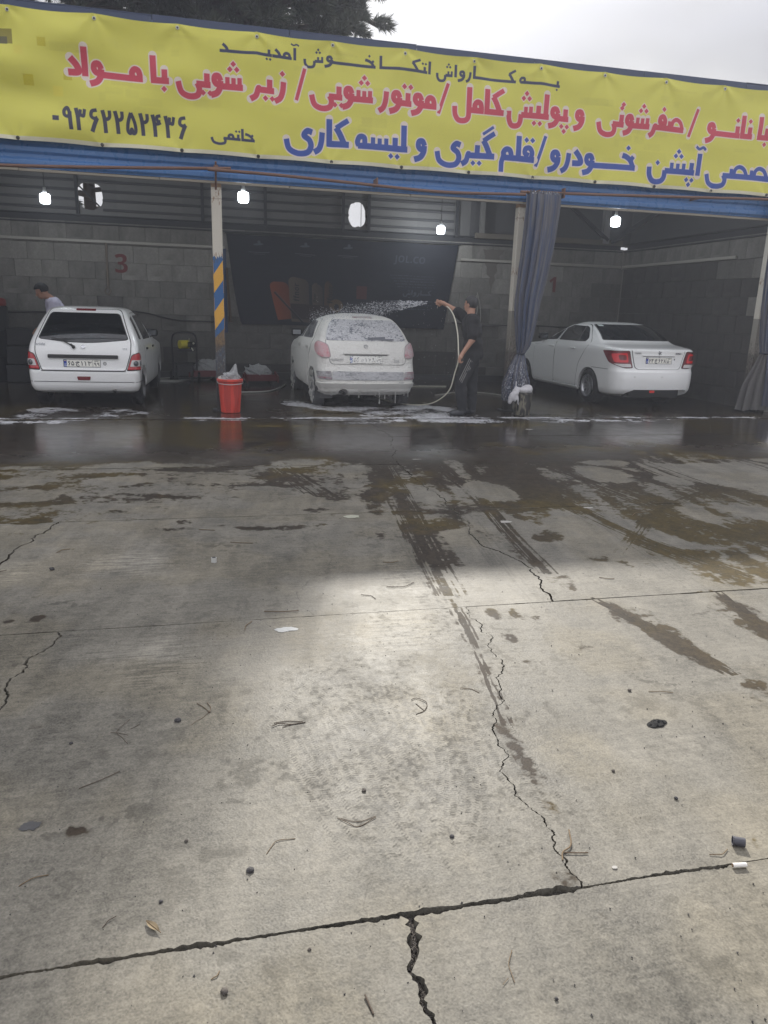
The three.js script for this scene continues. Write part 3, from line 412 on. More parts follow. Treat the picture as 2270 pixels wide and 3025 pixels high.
// ================================================================ LETTERING: a heavy display script drawn stroke by stroke
// Each letter form: width w, strokes [points (u leftward from the letter's right edge, y up from the baseline; alef = 1), line width, smooth], dots [u, y, count]
const B0 = .1, TH = .2;
const bowl = (x, wd, dp) => [[x, .12], [x + .02, -.2], [x + .25 * wd, -dp], [x + .7 * wd, -dp], [x + .95 * wd, -.12], [x + wd, .22]];
const GL = (() => {
  const G = {}, def = (n, w, st, dots = []) => { G[n] = { w, st, dots }; }, base = (w) => [[[-.02, B0], [w + .02, B0]], TH];
  def('A', .30, [[[[.15, 1.02], [.15, 0]], .2]]); def('af', .30, [[[[-.02, B0], [.15, B0], [.16, 1.02]], .2]]);
  def('M', .36, [[[[.18, .95], [.18, 0]], .2], [[[-.04, 1.12], [.08, 1.22], [.24, 1.14], [.38, 1.24]], .1, 1]]);
  const tooth = (n, dots, con, w = .36) => def(n, w, [base(w), [[[.13, .08], [.13, .52]], .19]], dots);
  tooth('bi', [[.16, -.2, 1]]); tooth('pi', [[.16, -.22, 3]]); tooth('ti', [[.16, .76, 2]]); tooth('ni', [[.16, .78, 1]]); tooth('yi', [[.16, -.2, 2]]); tooth('ym', [[.16, -.2, 2]]); tooth('yhi', [[.16, .80, 4]]);
  const teeth = (n, dots) => def(n, .82, [base(.82), [[[.12, .08], [.12, .46]], .15], [[[.38, .08], [.38, .44]], .15], [[[.64, .08], [.64, .46]], .15]], dots);
  teeth('shi', [[.38, .76, 3]]); teeth('shm', [[.38, .76, 3]]); teeth('sem', []);
  const sheenEnd = (n, con) => def(n, 1.2, [[[[con ? -.02 : .06, B0], [.55, B0]], TH], [[[.12, .08], [.12, .46]], .15], [[[.35, .08], [.35, .44]], .15], [bowl(.56, .56, .36), .19, 1]], [[.35, .78, 3]]); sheenEnd('shf', 1); sheenEnd('shI', 0);
  const sad = (n) => def(n, .98, [base(.98), [[[.04, .12], [.2, .42], [.44, .52], [.62, .4], [.66, .14]], .15, 1], [[[.80, .08], [.80, .42]], .15]]); sad('si'); sad('sm');
  const jim = (n, dots) => def(n, .62, [base(.62), [[[.60, .60], [.42, .55], [.22, .40], [.08, .12]], .19, 1], [[[.20, .42], [.10, .58]], .16]], dots); jim('khi', [[.36, .92, 1]]); jim('khm', [[.36, .92, 1]]); jim('hi', []);
  def('d', .52, [[[[.36, .62], [.14, .36], [.10, .14], [.46, .10]], .21, 1]]); def('df', .54, [[[[-.02, .1], [.14, .1]], TH], [[[.34, .62], [.16, .36], [.14, .12], [.50, .10]], .2, 1]]);
  const re = (n, con, dots = []) => def(n, .46, [[[...(con ? [[-.02, B0], [.08, B0]] : [[.12, .5]]), [.15, .14], [.24, -.14], [.42, -.28]], .19, 1]], dots); re('r', 0); re('rf', 1); re('z', 0, [[.16, .80, 1]]);
  const waw = (n, con) => def(n, .56, [...(con ? [[[[-.02, B0], [.2, B0]], TH]] : []), [[[.11, .30], [.20, .47], [.35, .45], [.38, .28], [.28, .16], [.14, .2]], .19, 1], [[[.12, .30], [.14, .06], [.28, -.16], [.54, -.26]], .2, 1]]); waw('w', 0); waw('wf', 1);
  const mim = (n) => def(n, .5, [base(.5), [[[.08, .2], [.14, .40], [.28, .44], [.38, .30], [.34, .12]], .19, 1]]); mim('mi'); mim('mm');
  def('mf', .52, [[[[-.02, B0], [.36, B0]], TH], [[[.08, .2], [.14, .40], [.28, .44], [.38, .30], [.34, .12]], .19, 1], [[[.38, .16], [.44, -.1], [.44, -.5]], .18]]);
  def('li', .34, [base(.34), [[[.13, 1.02], [.13, .08]], .2]]); def('lm', .34, [base(.34), [[[.15, 1.02], [.15, .08]], .2]]);
  def('lf', .86, [[[[-.02, B0], [.1, B0]], TH], [[[.13, 1.02], [.13, .12]], .2], [bowl(.13, .62, .34), .19, 1]]);
  const kaf = (n, g) => def(n, .58, [base(.58), [[[.02, 1.03], [.24, .88], [.48, .70]], .17], [[[.48, .72], [.34, .50], [.16, .12]], .2, 1], ...(g ? [[[[.08, 1.28], [.52, .96]], .1]] : [])]); kaf('ki'); kaf('km'); kaf('gi', 1);
  const fe = (n, dots) => def(n, .46, [base(.46), [[[.12, .14], [.08, .38], [.18, .56], [.34, .52], [.36, .34], [.20, .26]], .18, 1]], dots); fe('qi', [[.2, .88, 2]]); fe('fm', [[.2, .88, 1]]);
  def('hf', .5, [[[[-.02, B0], [.40, B0]], TH], [[[.14, .12], [.16, .42], [.34, .44], [.42, .24], [.36, .1]], .18, 1]]);
  def('yf', 1.06, [[[[-.02, .1], [.22, .1]], TH], [[[.18, .12], [.10, -.10], [.2, -.32], [.55, -.38], [.86, -.24], [.98, .12]], .19, 1]]);
  def('yI', 1.1, [[[[.04, .46], [.22, .5], [.34, .32], [.14, .16], [.08, -.08], [.22, -.32], [.58, -.38], [.9, -.22], [1.0, .14]], .19, 1]]);
  def('nf', .9, [[[[-.02, B0], [.1, B0]], TH], [bowl(.1, .68, .36), .19, 1]], [[.44, .42, 1]]);
  def('sp', .4, []); def('slash', .5, [[[[.06, 1.1], [.42, -.15]], .12]]);
  return G;
})();
const DG = { // eastern digits, [x rightward, y] in a box one high
  0: [.5, [[[[.25, .58], [.25, .36]], .24]]], 1: [.42, [[[[.12, 1], [.22, .62], [.24, 0]], .15, 1]]],
  2: [.6, [[[[.1, 1], [.2, .6], [.24, 0]], .15, 1], [[[.14, .66], [.36, .62], [.50, .74], [.50, 1]], .13, 1]]],
  3: [.68, [[[[.1, 1], [.2, .6], [.24, 0]], .15, 1], [[[.14, .70], [.30, .66], [.36, .95]], .12, 1], [[[.35, .72], [.52, .66], [.60, .98]], .12, 1]]],
  4: [.64, [[[[.1, 1], [.2, .6], [.24, 0]], .15, 1], [[[.58, .98], [.36, .92], [.40, .74], [.56, .72]], .12, 1], [[[.18, .64], [.38, .60], [.58, .68]], .12, 1]]],
  5: [.62, [[[[.30, .98], [.12, .55], [.08, .18], [.22, .06], [.31, .26], [.40, .06], [.54, .18], [.50, .55], [.30, .98]], .13, 1]]],
  6: [.6, [[[[.50, .98], [.22, .92], [.16, .70], [.34, .60], [.52, .66]], .13, 1], [[[.50, .64], [.34, .36], [.18, 0]], .15, 1]]],
  8: [.6, [[[[.30, 1], [.24, .5], [.08, 0]], .14, 1], [[[.30, 1], [.36, .5], [.52, 0]], .14, 1]]],
  9: [.56, [[[[.42, .74], [.30, .98], [.12, .84], [.14, .64], [.32, .58], [.42, .70]], .13, 1], [[[.42, .82], [.44, .5], [.48, 0]], .15, 1]]],
  7: [.6, [[[[.06, 1], [.18, .5], [.28, 0]], .14, 1], [[[.54, 1], [.40, .5], [.28, 0]], .14, 1]]],
};
function strokePath(g, pts, smooth) { g.beginPath(); g.moveTo(pts[0][0], pts[0][1]); if (smooth && pts.length > 2) { const c = new THREE.SplineCurve(pts.map((p) => new THREE.Vector2(p[0], p[1]))).getPoints(pts.length * 6); c.forEach((p) => g.lineTo(p.x, p.y)); } else pts.slice(1).forEach((p) => g.lineTo(p[0], p[1])); g.stroke(); }
// draws a word right to left so that it fills x0..x1 (metres, as set by the caller's transform: x right, y DOWN), baseline y, letter height h
function word(g, codes, x0, x1, y, h, fill, halo, skew = 0) {
  const list = codes.split(' ').map((c) => c[0] === '_' ? { w: +c.slice(1), st: [[[[-.02, B0], [+c.slice(1) + .02, B0]], TH]], dots: [] } : GL[c]);
  const total = list.reduce((s, l) => s + l.w, 0), k = (x1 - x0) / total;
  const run = (color, grow) => { let u = 0; g.fillStyle = g.strokeStyle = color; g.lineJoin = grow ? 'round' : 'miter'; g.lineCap = grow ? 'round' : 'butt';
    for (const l of list) {
      for (const [pts, lw, sm] of l.st) { g.lineWidth = lw * h * 1.18 + grow; strokePath(g, pts.map(([a, b]) => [x1 - (u + a) * k, y - b * h - skew * (u + a) * k]), sm); }
      for (const [a, b, n] of l.dots) {
        const s = .115 * h + grow * .5, at = n === 1 ? [[0, 0]] : n === 2 ? [[-.14, 0], [.14, 0]] : n === 3 ? [[-.14, 0], [.14, 0], [0, b > 0 ? .2 : -.2]] : [[0, 0], [.06, .16]];
        for (const [dx, dy] of at) { const cx = x1 - (u + a) * k + dx * h, cy = y - (b + dy) * h - skew * (u + a) * k; g.beginPath(); g.moveTo(cx, cy - s); g.lineTo(cx + s, cy); g.lineTo(cx, cy + s); g.lineTo(cx - s, cy); g.fill(); }
      }
      u += l.w;
    } };
  if (halo) run(halo, h * .10); run(fill, 0);
}
function digits(g, str, x0, x1, y, h, fill, wmul = 1) { const gap = .12, tot = [...str].reduce((s, c) => s + DG[c][0] + gap, -gap), k = (x1 - x0) / tot; let u = 0; g.strokeStyle = fill; g.lineJoin = 'round'; g.lineCap = 'butt'; for (const c of str) { for (const [pts, lw, sm] of DG[c][1]) { g.lineWidth = lw * h * wmul * 1.2; strokePath(g, pts.map(([a, b]) => [x0 + (u + a) * k, y - b * h]), sm); } u += DG[c][0] + gap; } }

// ---------------------------------------------------------------- the yellow banner
{
  const X0 = -4.2, X1 = 10.6, Y0 = 3.52, Y1 = 5.06, W = 2048 * 2 / 2, H = 512;
  // two print panels, left and right, so that the lettering stays sharp
  const print = (a, b) => canvas(2048, 440, (g, w, h) => {
    const q = rng(3); g.fillStyle = '#d4d05a'; g.fillRect(0, 0, w, h);
    g.setTransform(w / (b - a), 0, 0, h / (Y1 - Y0), -a * w / (b - a), Y1 * h / (Y1 - Y0)); // metres, y down = -height
    g.fillStyle = '#cfccb4'; g.fillRect(a, -Y0 - .05, b - a, .05);
    for (const [x, y, s, c] of [[-2.46, 4.80, .17, '#8c8434'], [-2.28, 4.62, .10, '#d4cb55'], [-2.0, 4.74, .10, '#c3b935'], [-2.2, 4.30, .12, '#c6bc35'], [-1.72, 4.38, .10, '#c3b935'], [-1.86, 4.2, .12, '#dbd154'], [-2.9, 4.9, .2, '#c0b634'], [-2.7, 4.4, .16, '#e3da6a']]) { g.fillStyle = c; g.fillRect(x, -y, s, s); }
    g.fillStyle = '#8c8434'; g.fillRect(-2.55, -4.80, .20, .085); g.fillStyle = '#5f5c40'; g.fillRect(-2.55, -4.71, .20, .085);
    const navy = '#363a5c', red = '#c54256', blue = '#3550a0', halo = '#ddd0c6';
    const w1 = (c, l, r) => word(g, c, l, r, -4.79, .16, navy, null);
    w1('bi _1.8 hf', 4.49, 5.13); w1('ki _2.2 af r w A shI', 3.24, 4.44); w1('A ti km _1.5 af', 2.40, 3.18); w1('khi _1.8 wf shI', 1.36, 2.36); w1('M mi df yi _1.8 df', .24, 1.29);
    const w2 = (c, l, r, y = -4.345) => word(g, c, l, r, y, .325, red, halo);
    w2('bi af', 8.56, 8.78); w2('ni af ni _.9 wf', 7.64, 8.47); w2('slash', 7.33, 7.49); w2('si fm rf shi wf yhi yf', 5.78, 7.25); w2('w', 5.40, 5.58); w2('pi wf li ym shf', 4.34, 5.31); w2('ki af mi lf', 3.50, 4.28); w2('slash', 3.27, 3.45); w2('mi wf ti wf r', 2.41, 3.26); w2('shi wf yi yf', 1.45, 2.33); w2('slash', 1.24, 1.40); w2('z yi rf', .63, 1.14); w2('shi wf yi yf', -.32, .54); w2('bi af', -.66, -.42); w2('mi _.9 wf A d', -1.68, -.75);
    const w3 = (c, l, r) => word(g, c, l, r, -3.745, .34, blue, halo);
    w3('ti khm sm sm yf', 7.73, 9.25); w3('M pi shm nf', 6.69, 7.67); w3('khi _1.2 wf d r w', 5.04, 6.49); w3('slash', 4.82, 5.0); w3('qi lm mf', 4.27, 4.81); w3('gi ym rf yI', 3.27, 4.18); w3('w', 2.96, 3.15); w3('li ym sem hf', 2.10, 2.85); w3('ki af r yI', 1.09, 2.0);
    word(g, 'hi af ti mm yf', .10, .69, -3.715, .15, navy, null);
    digits(g, '09362252436', -1.90, -.20, -3.685, .27, '#3a3a50');
    for (let i = 0; i < 90; i++) { g.fillStyle = `rgba(90,84,40,${.015 + .03 * q()})`; g.fillRect(lerp(a, b, q()), -Y1 + q() * 1.5, .02 + .5 * q(), .01 + .14 * q()); }
  });
  const banner = thing('banner', 'long yellow printed banner with red and blue lettering along the shed front', 'banner');
  const eyesTop = [], eyesBot = []; for (let x = -4.15; x < 10.6; x += 1.02) { eyesTop.push(x + .81); eyesBot.push(x + .81); }
  const surf = (x, y) => { // hangs from its eyelets: folds fan out from them
    let d = 0; for (const e of eyesTop) { const dx = x - e, dy = Y1 - .05 - y, r = Math.hypot(dx, dy); d += .010 * Math.exp(-r * 1.8) * Math.cos(Math.atan2(dx, dy + .05) * 6 + e); }
    for (const e of eyesBot) { const dx = x - e, dy = y - Y0 - .02, r = Math.hypot(dx, dy); d += .009 * Math.exp(-r * 3.2) * Math.cos(Math.atan2(dx, dy + .03) * 5 + e * 2); }
    const left = .6 + 2.4 * ss(1, -3, x);
    d += left * (.010 * Math.sin((x * 1.1 - y * 2.6) * 2.6 + 2 * vn(x, y)) + .005 * Math.sin((x * .8 + y * 3.5) * 3.3 + 1) + .012 * (fbm(x * 1.3, y * 2.2, 3) - .5));
    return Math.max(-.05, d);
  };
  const edge = (x, list, k) => { let m = 9; for (const e of list) m = Math.min(m, Math.abs(x - e)); return k * Math.sin(Math.min(1, m / .51) * Math.PI / 2); };
  const half = (a, b, mat) => {
    const nx = 300, ny = 44, pos = [], uv = [], idx = [];
    for (let j = 0; j <= ny; j++) for (let i = 0; i <= nx; i++) { const x = lerp(a, b, i / nx), v = j / ny, lo = Y0 + edge(x, eyesBot, .012), hi = Y1 - edge(x, eyesTop, .02) + .006 * Math.sin(x * 3), y = lerp(lo, hi, v); pos.push(x, y, -11.325 + surf(x, y)); uv.push(i / nx, v); if (i && j) { const q = j * (nx + 1) + i; idx.push(q - nx - 2, q - nx - 1, q - 1, q - 1, q - nx - 1, q); } }
    const g = new THREE.BufferGeometry(); g.setAttribute('position', new THREE.Float32BufferAttribute(pos, 3)); g.setAttribute('uv', new THREE.Float32BufferAttribute(uv, 2)); g.setIndex(idx); g.computeVertexNormals();
    part('printed_cloth', g, mat, banner);
  };
  const cloth = (a, b) => { const t = print(a, b); t.anisotropy = 8; return new THREE.MeshPhysicalMaterial({ map: t, roughness: .55, sheen: .2, sheenRoughness: .6, bumpMap: fineBump, bumpScale: .0006 }); };
  half(X0, 3.2, cloth(X0, 3.2)); half(3.2, X1, cloth(3.2, X1));
  const ring = new THREE.TorusGeometry(.018, .006, 8, 16), metal = std(.62, .62, .6, .35, { metalness: .6 }), screw = new THREE.SphereGeometry(.012, 8, 6), dk = std(.05, .05, .05, .5);
  for (const [list, y] of [[eyesTop, Y1 - .055], [eyesBot, Y0 + .025]]) for (const x of list) { const e = part('eyelet', ring, y > 4 ? metal : dk, banner); e.position.set(x, y, -11.318 + surf(x, y)); const s = part('screw', screw, dk, e); }
}

// ================================================================ CARS
// A body is a stack of plan outlines. Level: [y, rear z, front z, half width, rear corner radius, front corner radius, rear bulge]. Origin: rear axle on the ground, nose towards -z.
function curve1(xs, ys) { // monotone cubic
  const n = xs.length, d = [], m = []; for (let i = 0; i < n - 1; i++) d.push((ys[i + 1] - ys[i]) / (xs[i + 1] - xs[i]));
  for (let i = 0; i < n; i++) m.push(i === 0 ? d[0] : i === n - 1 ? d[n - 2] : d[i - 1] * d[i] <= 0 ? 0 : 2 * d[i - 1] * d[i] / (d[i - 1] + d[i]));
  return (x) => { let i = 0; while (i < n - 2 && x > xs[i + 1]) i++; const h = xs[i + 1] - xs[i], t = clamp((x - xs[i]) / h), t2 = t * t, t3 = t2 * t; return (2 * t3 - 3 * t2 + 1) * ys[i] + (t3 - 2 * t2 + t) * h * m[i] + (-2 * t3 + 3 * t2) * ys[i + 1] + (t3 - t2) * h * m[i + 1]; };
}
function makeShape(levels, opt = {}) {
  const ys = levels.map((l) => l[0]), f = [1, 2, 3, 4, 5, 6].map((k) => curve1(ys, levels.map((l) => l[k])));
  const NR = 14, NC = 10, NS = 40, NF = 10, ex = opt.ex ?? 2.3;
  const outline = (y) => { // right half, rear centre to front centre
    const [zr, zf, w, rr, rf, cr] = f.map((g) => g(y)), L = zr - zf, pts = [], side = (z) => { const t = (z - (zr + zf) / 2) / (L / 2); return (opt.waist ?? .03) * Math.pow(Math.abs(t), 3); };
    const xr = Math.max(w - rr, .02), xf = Math.max(w - rf, .02), crown = (x) => cr * Math.pow(x / w, 2);
    for (let i = 0; i < NR; i++) { const x = xr * i / NR; pts.push([x, zr - crown(x)]); }
    for (let i = 0; i < NC; i++) { const a = i / NC * Math.PI / 2, sx = Math.pow(Math.sin(a), 2 / ex), sz = Math.pow(Math.cos(a), 2 / ex), zc = zr - crown(xr) - rr; const x = xr + rr * sx; pts.push([x - side(zc) * sx, zc + rr * sz]); }
    const za = zr - crown(xr) - rr, zb = zf + rf * 1.3 + .05;
    for (let i = 0; i < NS; i++) { const z = lerp(za, zb, i / NS); pts.push([w - side(z) , z]); }
    const wf = w - side(zb), xf2 = Math.max(wf - rf, .02);
    for (let i = 0; i < NC; i++) { const a = i / NC * Math.PI / 2; pts.push([xf2 + rf * Math.pow(Math.cos(a), 2 / ex), zb - (rf * 1.3 + .05 - .08 * .6) * Math.pow(Math.sin(a), 2 / ex)]); }
    for (let i = 0; i <= NF; i++) { const x = xf2 * (1 - i / NF); pts.push([x, zf + .048 * Math.pow(x / Math.max(xf2, .05), 2)]); }
    return pts;
  };
  const cache = new Map(), at = (y) => { const k = Math.round(y * 2000); if (!cache.has(k)) cache.set(k, outline(k / 2000)); return cache.get(k); };
  const body = (rows) => {
    const y0 = ys[0], y1 = ys[ys.length - 1], pos = [], idx = [], m = outline(y0).length, N = 2 * m - 2;
    const lv = []; for (let i = 0; i < levels.length - 1; i++) { const k = Math.max(2, Math.round(rows * (.3 + (ys[i + 1] - ys[i])) / 2)); for (let j = 0; j < k; j++) lv.push(lerp(ys[i], ys[i + 1], j / k)); } lv.push(y1);
    for (const y of lv) { const o = outline(y); for (let i = 0; i < m; i++) pos.push(o[i][0], y, o[i][1]); for (let i = m - 2; i > 0; i--) pos.push(-o[i][0], y, o[i][1]); }
    for (let j = 1; j < lv.length; j++) for (let i = 0; i < N; i++) { const a = (j - 1) * N + i, b = (j - 1) * N + (i + 1) % N, c = a + N, d = b + N; idx.push(a, b, c, b, d, c); }
    for (const [row, up] of [[0, 0], [lv.length - 1, 1]]) { const s = pos.length / 3, o = row * N; let cz = 0; for (let i = 0; i < N; i++) cz += pos[(o + i) * 3 + 2] / N; pos.push(0, lv[row], cz); for (let i = 0; i < N; i++) { const a = o + i, b = o + (i + 1) % N; up ? idx.push(a, b, s) : idx.push(b, a, s); } }
    const g = new THREE.BufferGeometry(); g.setAttribute('position', new THREE.Float32BufferAttribute(pos, 3)); g.setIndex(idx);
    const uv = new Float32Array(pos.length / 3 * 2); for (let i = 0; i < uv.length / 2; i++) { uv[2 * i] = pos[3 * i] + pos[3 * i + 2]; uv[2 * i + 1] = pos[3 * i + 1]; } g.setAttribute('uv', new THREE.BufferAttribute(uv, 2)); g.computeVertexNormals(); return g;
  };
  // points on the skin: 'rear' takes (x, y), 'side' takes (z, y)
  const rear = (x, y) => { const o = at(y), s = Math.sign(x) || 1, ax = Math.abs(x); let i = 0; while (i < NR + NC - 1 && o[i + 1][0] < ax) i++; const t = clamp((ax - o[i][0]) / (o[i + 1][0] - o[i][0] || 1e-6)); return [x, y, lerp(o[i][1], o[i + 1][1], t)]; };
  const side = (s) => (z, y) => { const o = at(y); let i = NR; while (i < NR + NC + NS + NC - 1 && o[i + 1][1] > z) i++; const t = clamp((o[i][1] - z) / (o[i][1] - o[i + 1][1] || 1e-6)); return [s * lerp(o[i][0], o[i + 1][0], t), y, z]; };
  // along the skin: arc length from the rear centre, signed
  const wrap = (q, y) => { const o = at(y), s = Math.sign(q) || 1; let r = Math.abs(q), i = 0; for (; i < o.length - 2; i++) { const l = Math.hypot(o[i + 1][0] - o[i][0], o[i + 1][1] - o[i][1]); if (r <= l) { const t = r / l; return [s * lerp(o[i][0], o[i + 1][0], t), y, lerp(o[i][1], o[i + 1][1], t)]; } r -= l; } return [s * o[i][0], y, o[i][1]]; };
  return { body, rear, side, wrap };
}
// rounded polygon as a dense list of points
function roundPoly(p, r) { const out = [], n = p.length; for (let i = 0; i < n; i++) { const a = p[(i + n - 1) % n], b = p[i], c = p[(i + 1) % n], rr = b[2] ?? r, la = Math.hypot(a[0] - b[0], a[1] - b[1]), lc = Math.hypot(c[0] - b[0], c[1] - b[1]), k = Math.min(rr, la * .48, lc * .48); const s = [b[0] + (a[0] - b[0]) / la * k, b[1] + (a[1] - b[1]) / la * k], e = [b[0] + (c[0] - b[0]) / lc * k, b[1] + (c[1] - b[1]) / lc * k]; for (let t = 0; t <= 6; t++) { const u = t / 6; out.push([(1 - u) * (1 - u) * s[0] + 2 * u * (1 - u) * b[0] + u * u * e[0], (1 - u) * (1 - u) * s[1] + 2 * u * (1 - u) * b[1] + u * u * e[1]]); } } return out; }
// a panel lying on the skin: polygon in the skin's two coordinates, lifted by off, with edges going down into the body
function panel(map, poly, off, r = .02, { rows = 26, cols = 18, uv = null, flat = 0 } = {}) {
  const P = roundPoly(poly, r), ys = P.map((p) => p[1]), lo = Math.min(...ys) + 1e-4, hi = Math.max(...ys) - 1e-4, xs = P.map((p) => p[0]), xa = Math.min(...xs), xb = Math.max(...xs);
  const span = (y) => { let a = 1e9, b = -1e9; for (let i = 0; i < P.length; i++) { const p = P[i], q = P[(i + 1) % P.length]; if ((p[1] <= y) !== (q[1] <= y)) { const x = p[0] + (q[0] - p[0]) * (y - p[1]) / (q[1] - p[1]); a = Math.min(a, x); b = Math.max(b, x); } } return [a, b]; };
  const pos = [], uvs = [], idx = [], e = .004, base = [];
  const put = (x, y, o) => { const p = map(x, y), px = map(x + e, y), py = map(x, y + e); const u = [px[0] - p[0], px[1] - p[1], px[2] - p[2]], v = [py[0] - p[0], py[1] - p[1], py[2] - p[2]]; let n = new THREE.Vector3(u[1] * v[2] - u[2] * v[1], u[2] * v[0] - u[0] * v[2], u[0] * v[1] - u[1] * v[0]).normalize(); if (!Number.isFinite(n.x) || n.lengthSq() < .5) n.set(0, 0, 1); const c = (p[0] * n.x + (p[2] + 1.2) * n.z + (p[1] - .6) * n.y * .3); if (c < 0) n.negate(); pos.push(p[0] + n.x * o, p[1] + n.y * o, p[2] + n.z * o); uvs.push(uv ? (x - uv[0]) / (uv[2] - uv[0]) : (x - xa) / (xb - xa), uv ? (y - uv[1]) / (uv[3] - uv[1]) : (y - lo) / (hi - lo)); return pos.length / 3 - 1; };
  for (let j = 0; j <= rows; j++) { const t = .5 - .5 * Math.cos(Math.PI * j / rows), y = lerp(lo, hi, t), [a, b] = span(y); for (let i = 0; i <= cols; i++) put(lerp(a, b, i / cols), y, off); }
  const W = cols + 1; for (let j = 1; j <= rows; j++) for (let i = 1; i <= cols; i++) { const q = j * W + i; idx.push(q - W - 1, q - W, q - 1, q - 1, q - W, q); }
  const rim = []; for (let i = 0; i <= cols; i++) rim.push(i); for (let j = 1; j <= rows; j++) rim.push(j * W + cols); for (let i = cols - 1; i >= 0; i--) rim.push(rows * W + i); for (let j = rows - 1; j > 0; j--) rim.push(j * W);
  const coords = rim.map((k) => { const j = Math.floor(k / W), i = k % W, t = .5 - .5 * Math.cos(Math.PI * j / rows), y = lerp(lo, hi, t), [a, b] = span(y); return [lerp(a, b, i / cols), y]; });
  const top = rim.map((k, i) => put(coords[i][0], coords[i][1], off)), bot = coords.map((c) => put(c[0], c[1], -.012));
  for (let i = 0; i < rim.length; i++) { const n = (i + 1) % rim.length; idx.push(top[i], bot[i], top[n], top[n], bot[i], bot[n]); }
  const g = new THREE.BufferGeometry(); g.setAttribute('position', new THREE.Float32BufferAttribute(pos, 3)); g.setAttribute('uv', new THREE.Float32BufferAttribute(uvs, 2)); g.setIndex(idx); g.computeVertexNormals();
  // faces must look outwards
  { const a = new THREE.Vector3().fromBufferAttribute(g.attributes.normal, Math.floor(rows / 2) * W + Math.floor(cols / 2)), p = new THREE.Vector3().fromBufferAttribute(g.attributes.position, Math.floor(rows / 2) * W + Math.floor(cols / 2)); if (a.x * p.x + a.z * (p.z + 1.2) + a.y * (p.y - .6) * .3 < 0) { for (let i = 0; i < idx.length; i += 3) { const t = idx[i]; idx[i] = idx[i + 1]; idx[i + 1] = t; } g.setIndex(idx); g.computeVertexNormals(); } }
  return g;
}
const grow = (poly, k) => { const cx = poly.reduce((s, p) => s + p[0], 0) / poly.length, cy = poly.reduce((s, p) => s + p[1], 0) / poly.length; return poly.map((p) => { const d = Math.hypot(p[0] - cx, p[1] - cy); return [p[0] + (p[0] - cx) / d * k * 1.3, p[1] + (p[1] - cy) / d * k * 1.3, p[2]]; }); };
const evalr = new Evaluator(); evalr.useGroups = false; evalr.attributes = ['position', 'normal', 'uv'];
function carve(g, cuts) { const b0 = new Brush(g); b0.updateMatrixWorld(); let b = b0; for (const c of cuts) { const k = new Brush(c); k.updateMatrixWorld(); b = evalr.evaluate(b, k, SUBTRACTION); } return b.geometry; }
const CM = {
  rubber: std(.018, .018, .019, .75, { bumpMap: fineBump, bumpScale: .003 }), black: std(.015, .015, .016, .45), seam: std(.03, .03, .032, .7), well: std(.012, .012, .012, .9),
  glass: phys(.012, .014, .017, .06, { clearcoat: .6, clearcoatRoughness: .03 }), chrome: std(.75, .76, .78, .15, { metalness: 1 }), alloy: std(.55, .56, .58, .3, { metalness: .85 }),
  red: phys(.42, .012, .018, .18, { clearcoat: 1, clearcoatRoughness: .06 }), darkRed: phys(.16, .006, .012, .16, { clearcoat: 1, clearcoatRoughness: .06 }), clear: phys(.62, .60, .60, .16, { clearcoat: 1, clearcoatRoughness: .05 }), lens: std(.16, .17, .18, .18, { metalness: .7 }),
};
function wheel(car, x, z, r, wd, rim, mats, spin = 0) { // x is the outer face
  const s = Math.sign(x), w = new THREE.Group(); w.name = numbered('wheel'); w.position.set(x, r, z); car.add(w); const q = r / .29;
  const prof = [[.185, -.5], [.235, -.52], [.275, -.46], [.288, -.34], [.29, 0], [.288, .34], [.275, .46], [.235, .52], [.185, .5]].map((p) => new THREE.Vector2(p[0] * q, p[1] * wd));
  const tg = [new THREE.LatheGeometry(prof, 36)]; for (let i = 0; i < 36; i++) for (const k of [-.3, .3]) tg.push(new THREE.BoxGeometry(.008, wd * .30, .030 * q).translate(.289 * q, k * wd, 0).rotateY((i + (k > 0 ? .5 : 0)) / 36 * 2 * Math.PI));
  part('tyre', merge(tg).rotateZ(Math.PI / 2).translate(-s * wd / 2, 0, 0), mats.tyre ?? CM.rubber, w);
  const gs = []; const R0 = .19 * q;
  gs.push(new THREE.LatheGeometry([[R0, .02], [R0 * 1.02, .0], [R0 * .94, -.012], [R0 * .9, -.05], [R0 * .9, -.12]].map((p) => new THREE.Vector2(...p)), 32), new THREE.CylinderGeometry(.05 * q, .05 * q, .03, 16).translate(0, -.03, 0), new THREE.CylinderGeometry(R0 * .9, R0 * .9, .01, 24).translate(0, -.11, 0));
  const n = rim; for (let i = 0; i < n; i++) for (const k of n > 6 ? [0] : [-.14, .14]) gs.push(new THREE.BoxGeometry(R0 * .86, .022, .028 * q).translate(R0 * .5, -.032, 0).rotateY(i / n * 2 * Math.PI + k + spin));
  const rg = merge(gs); part('rim', s > 0 ? rg.rotateZ(-Math.PI / 2) : rg.rotateZ(Math.PI / 2), mats.rim ?? CM.alloy, w);
  return w;
}
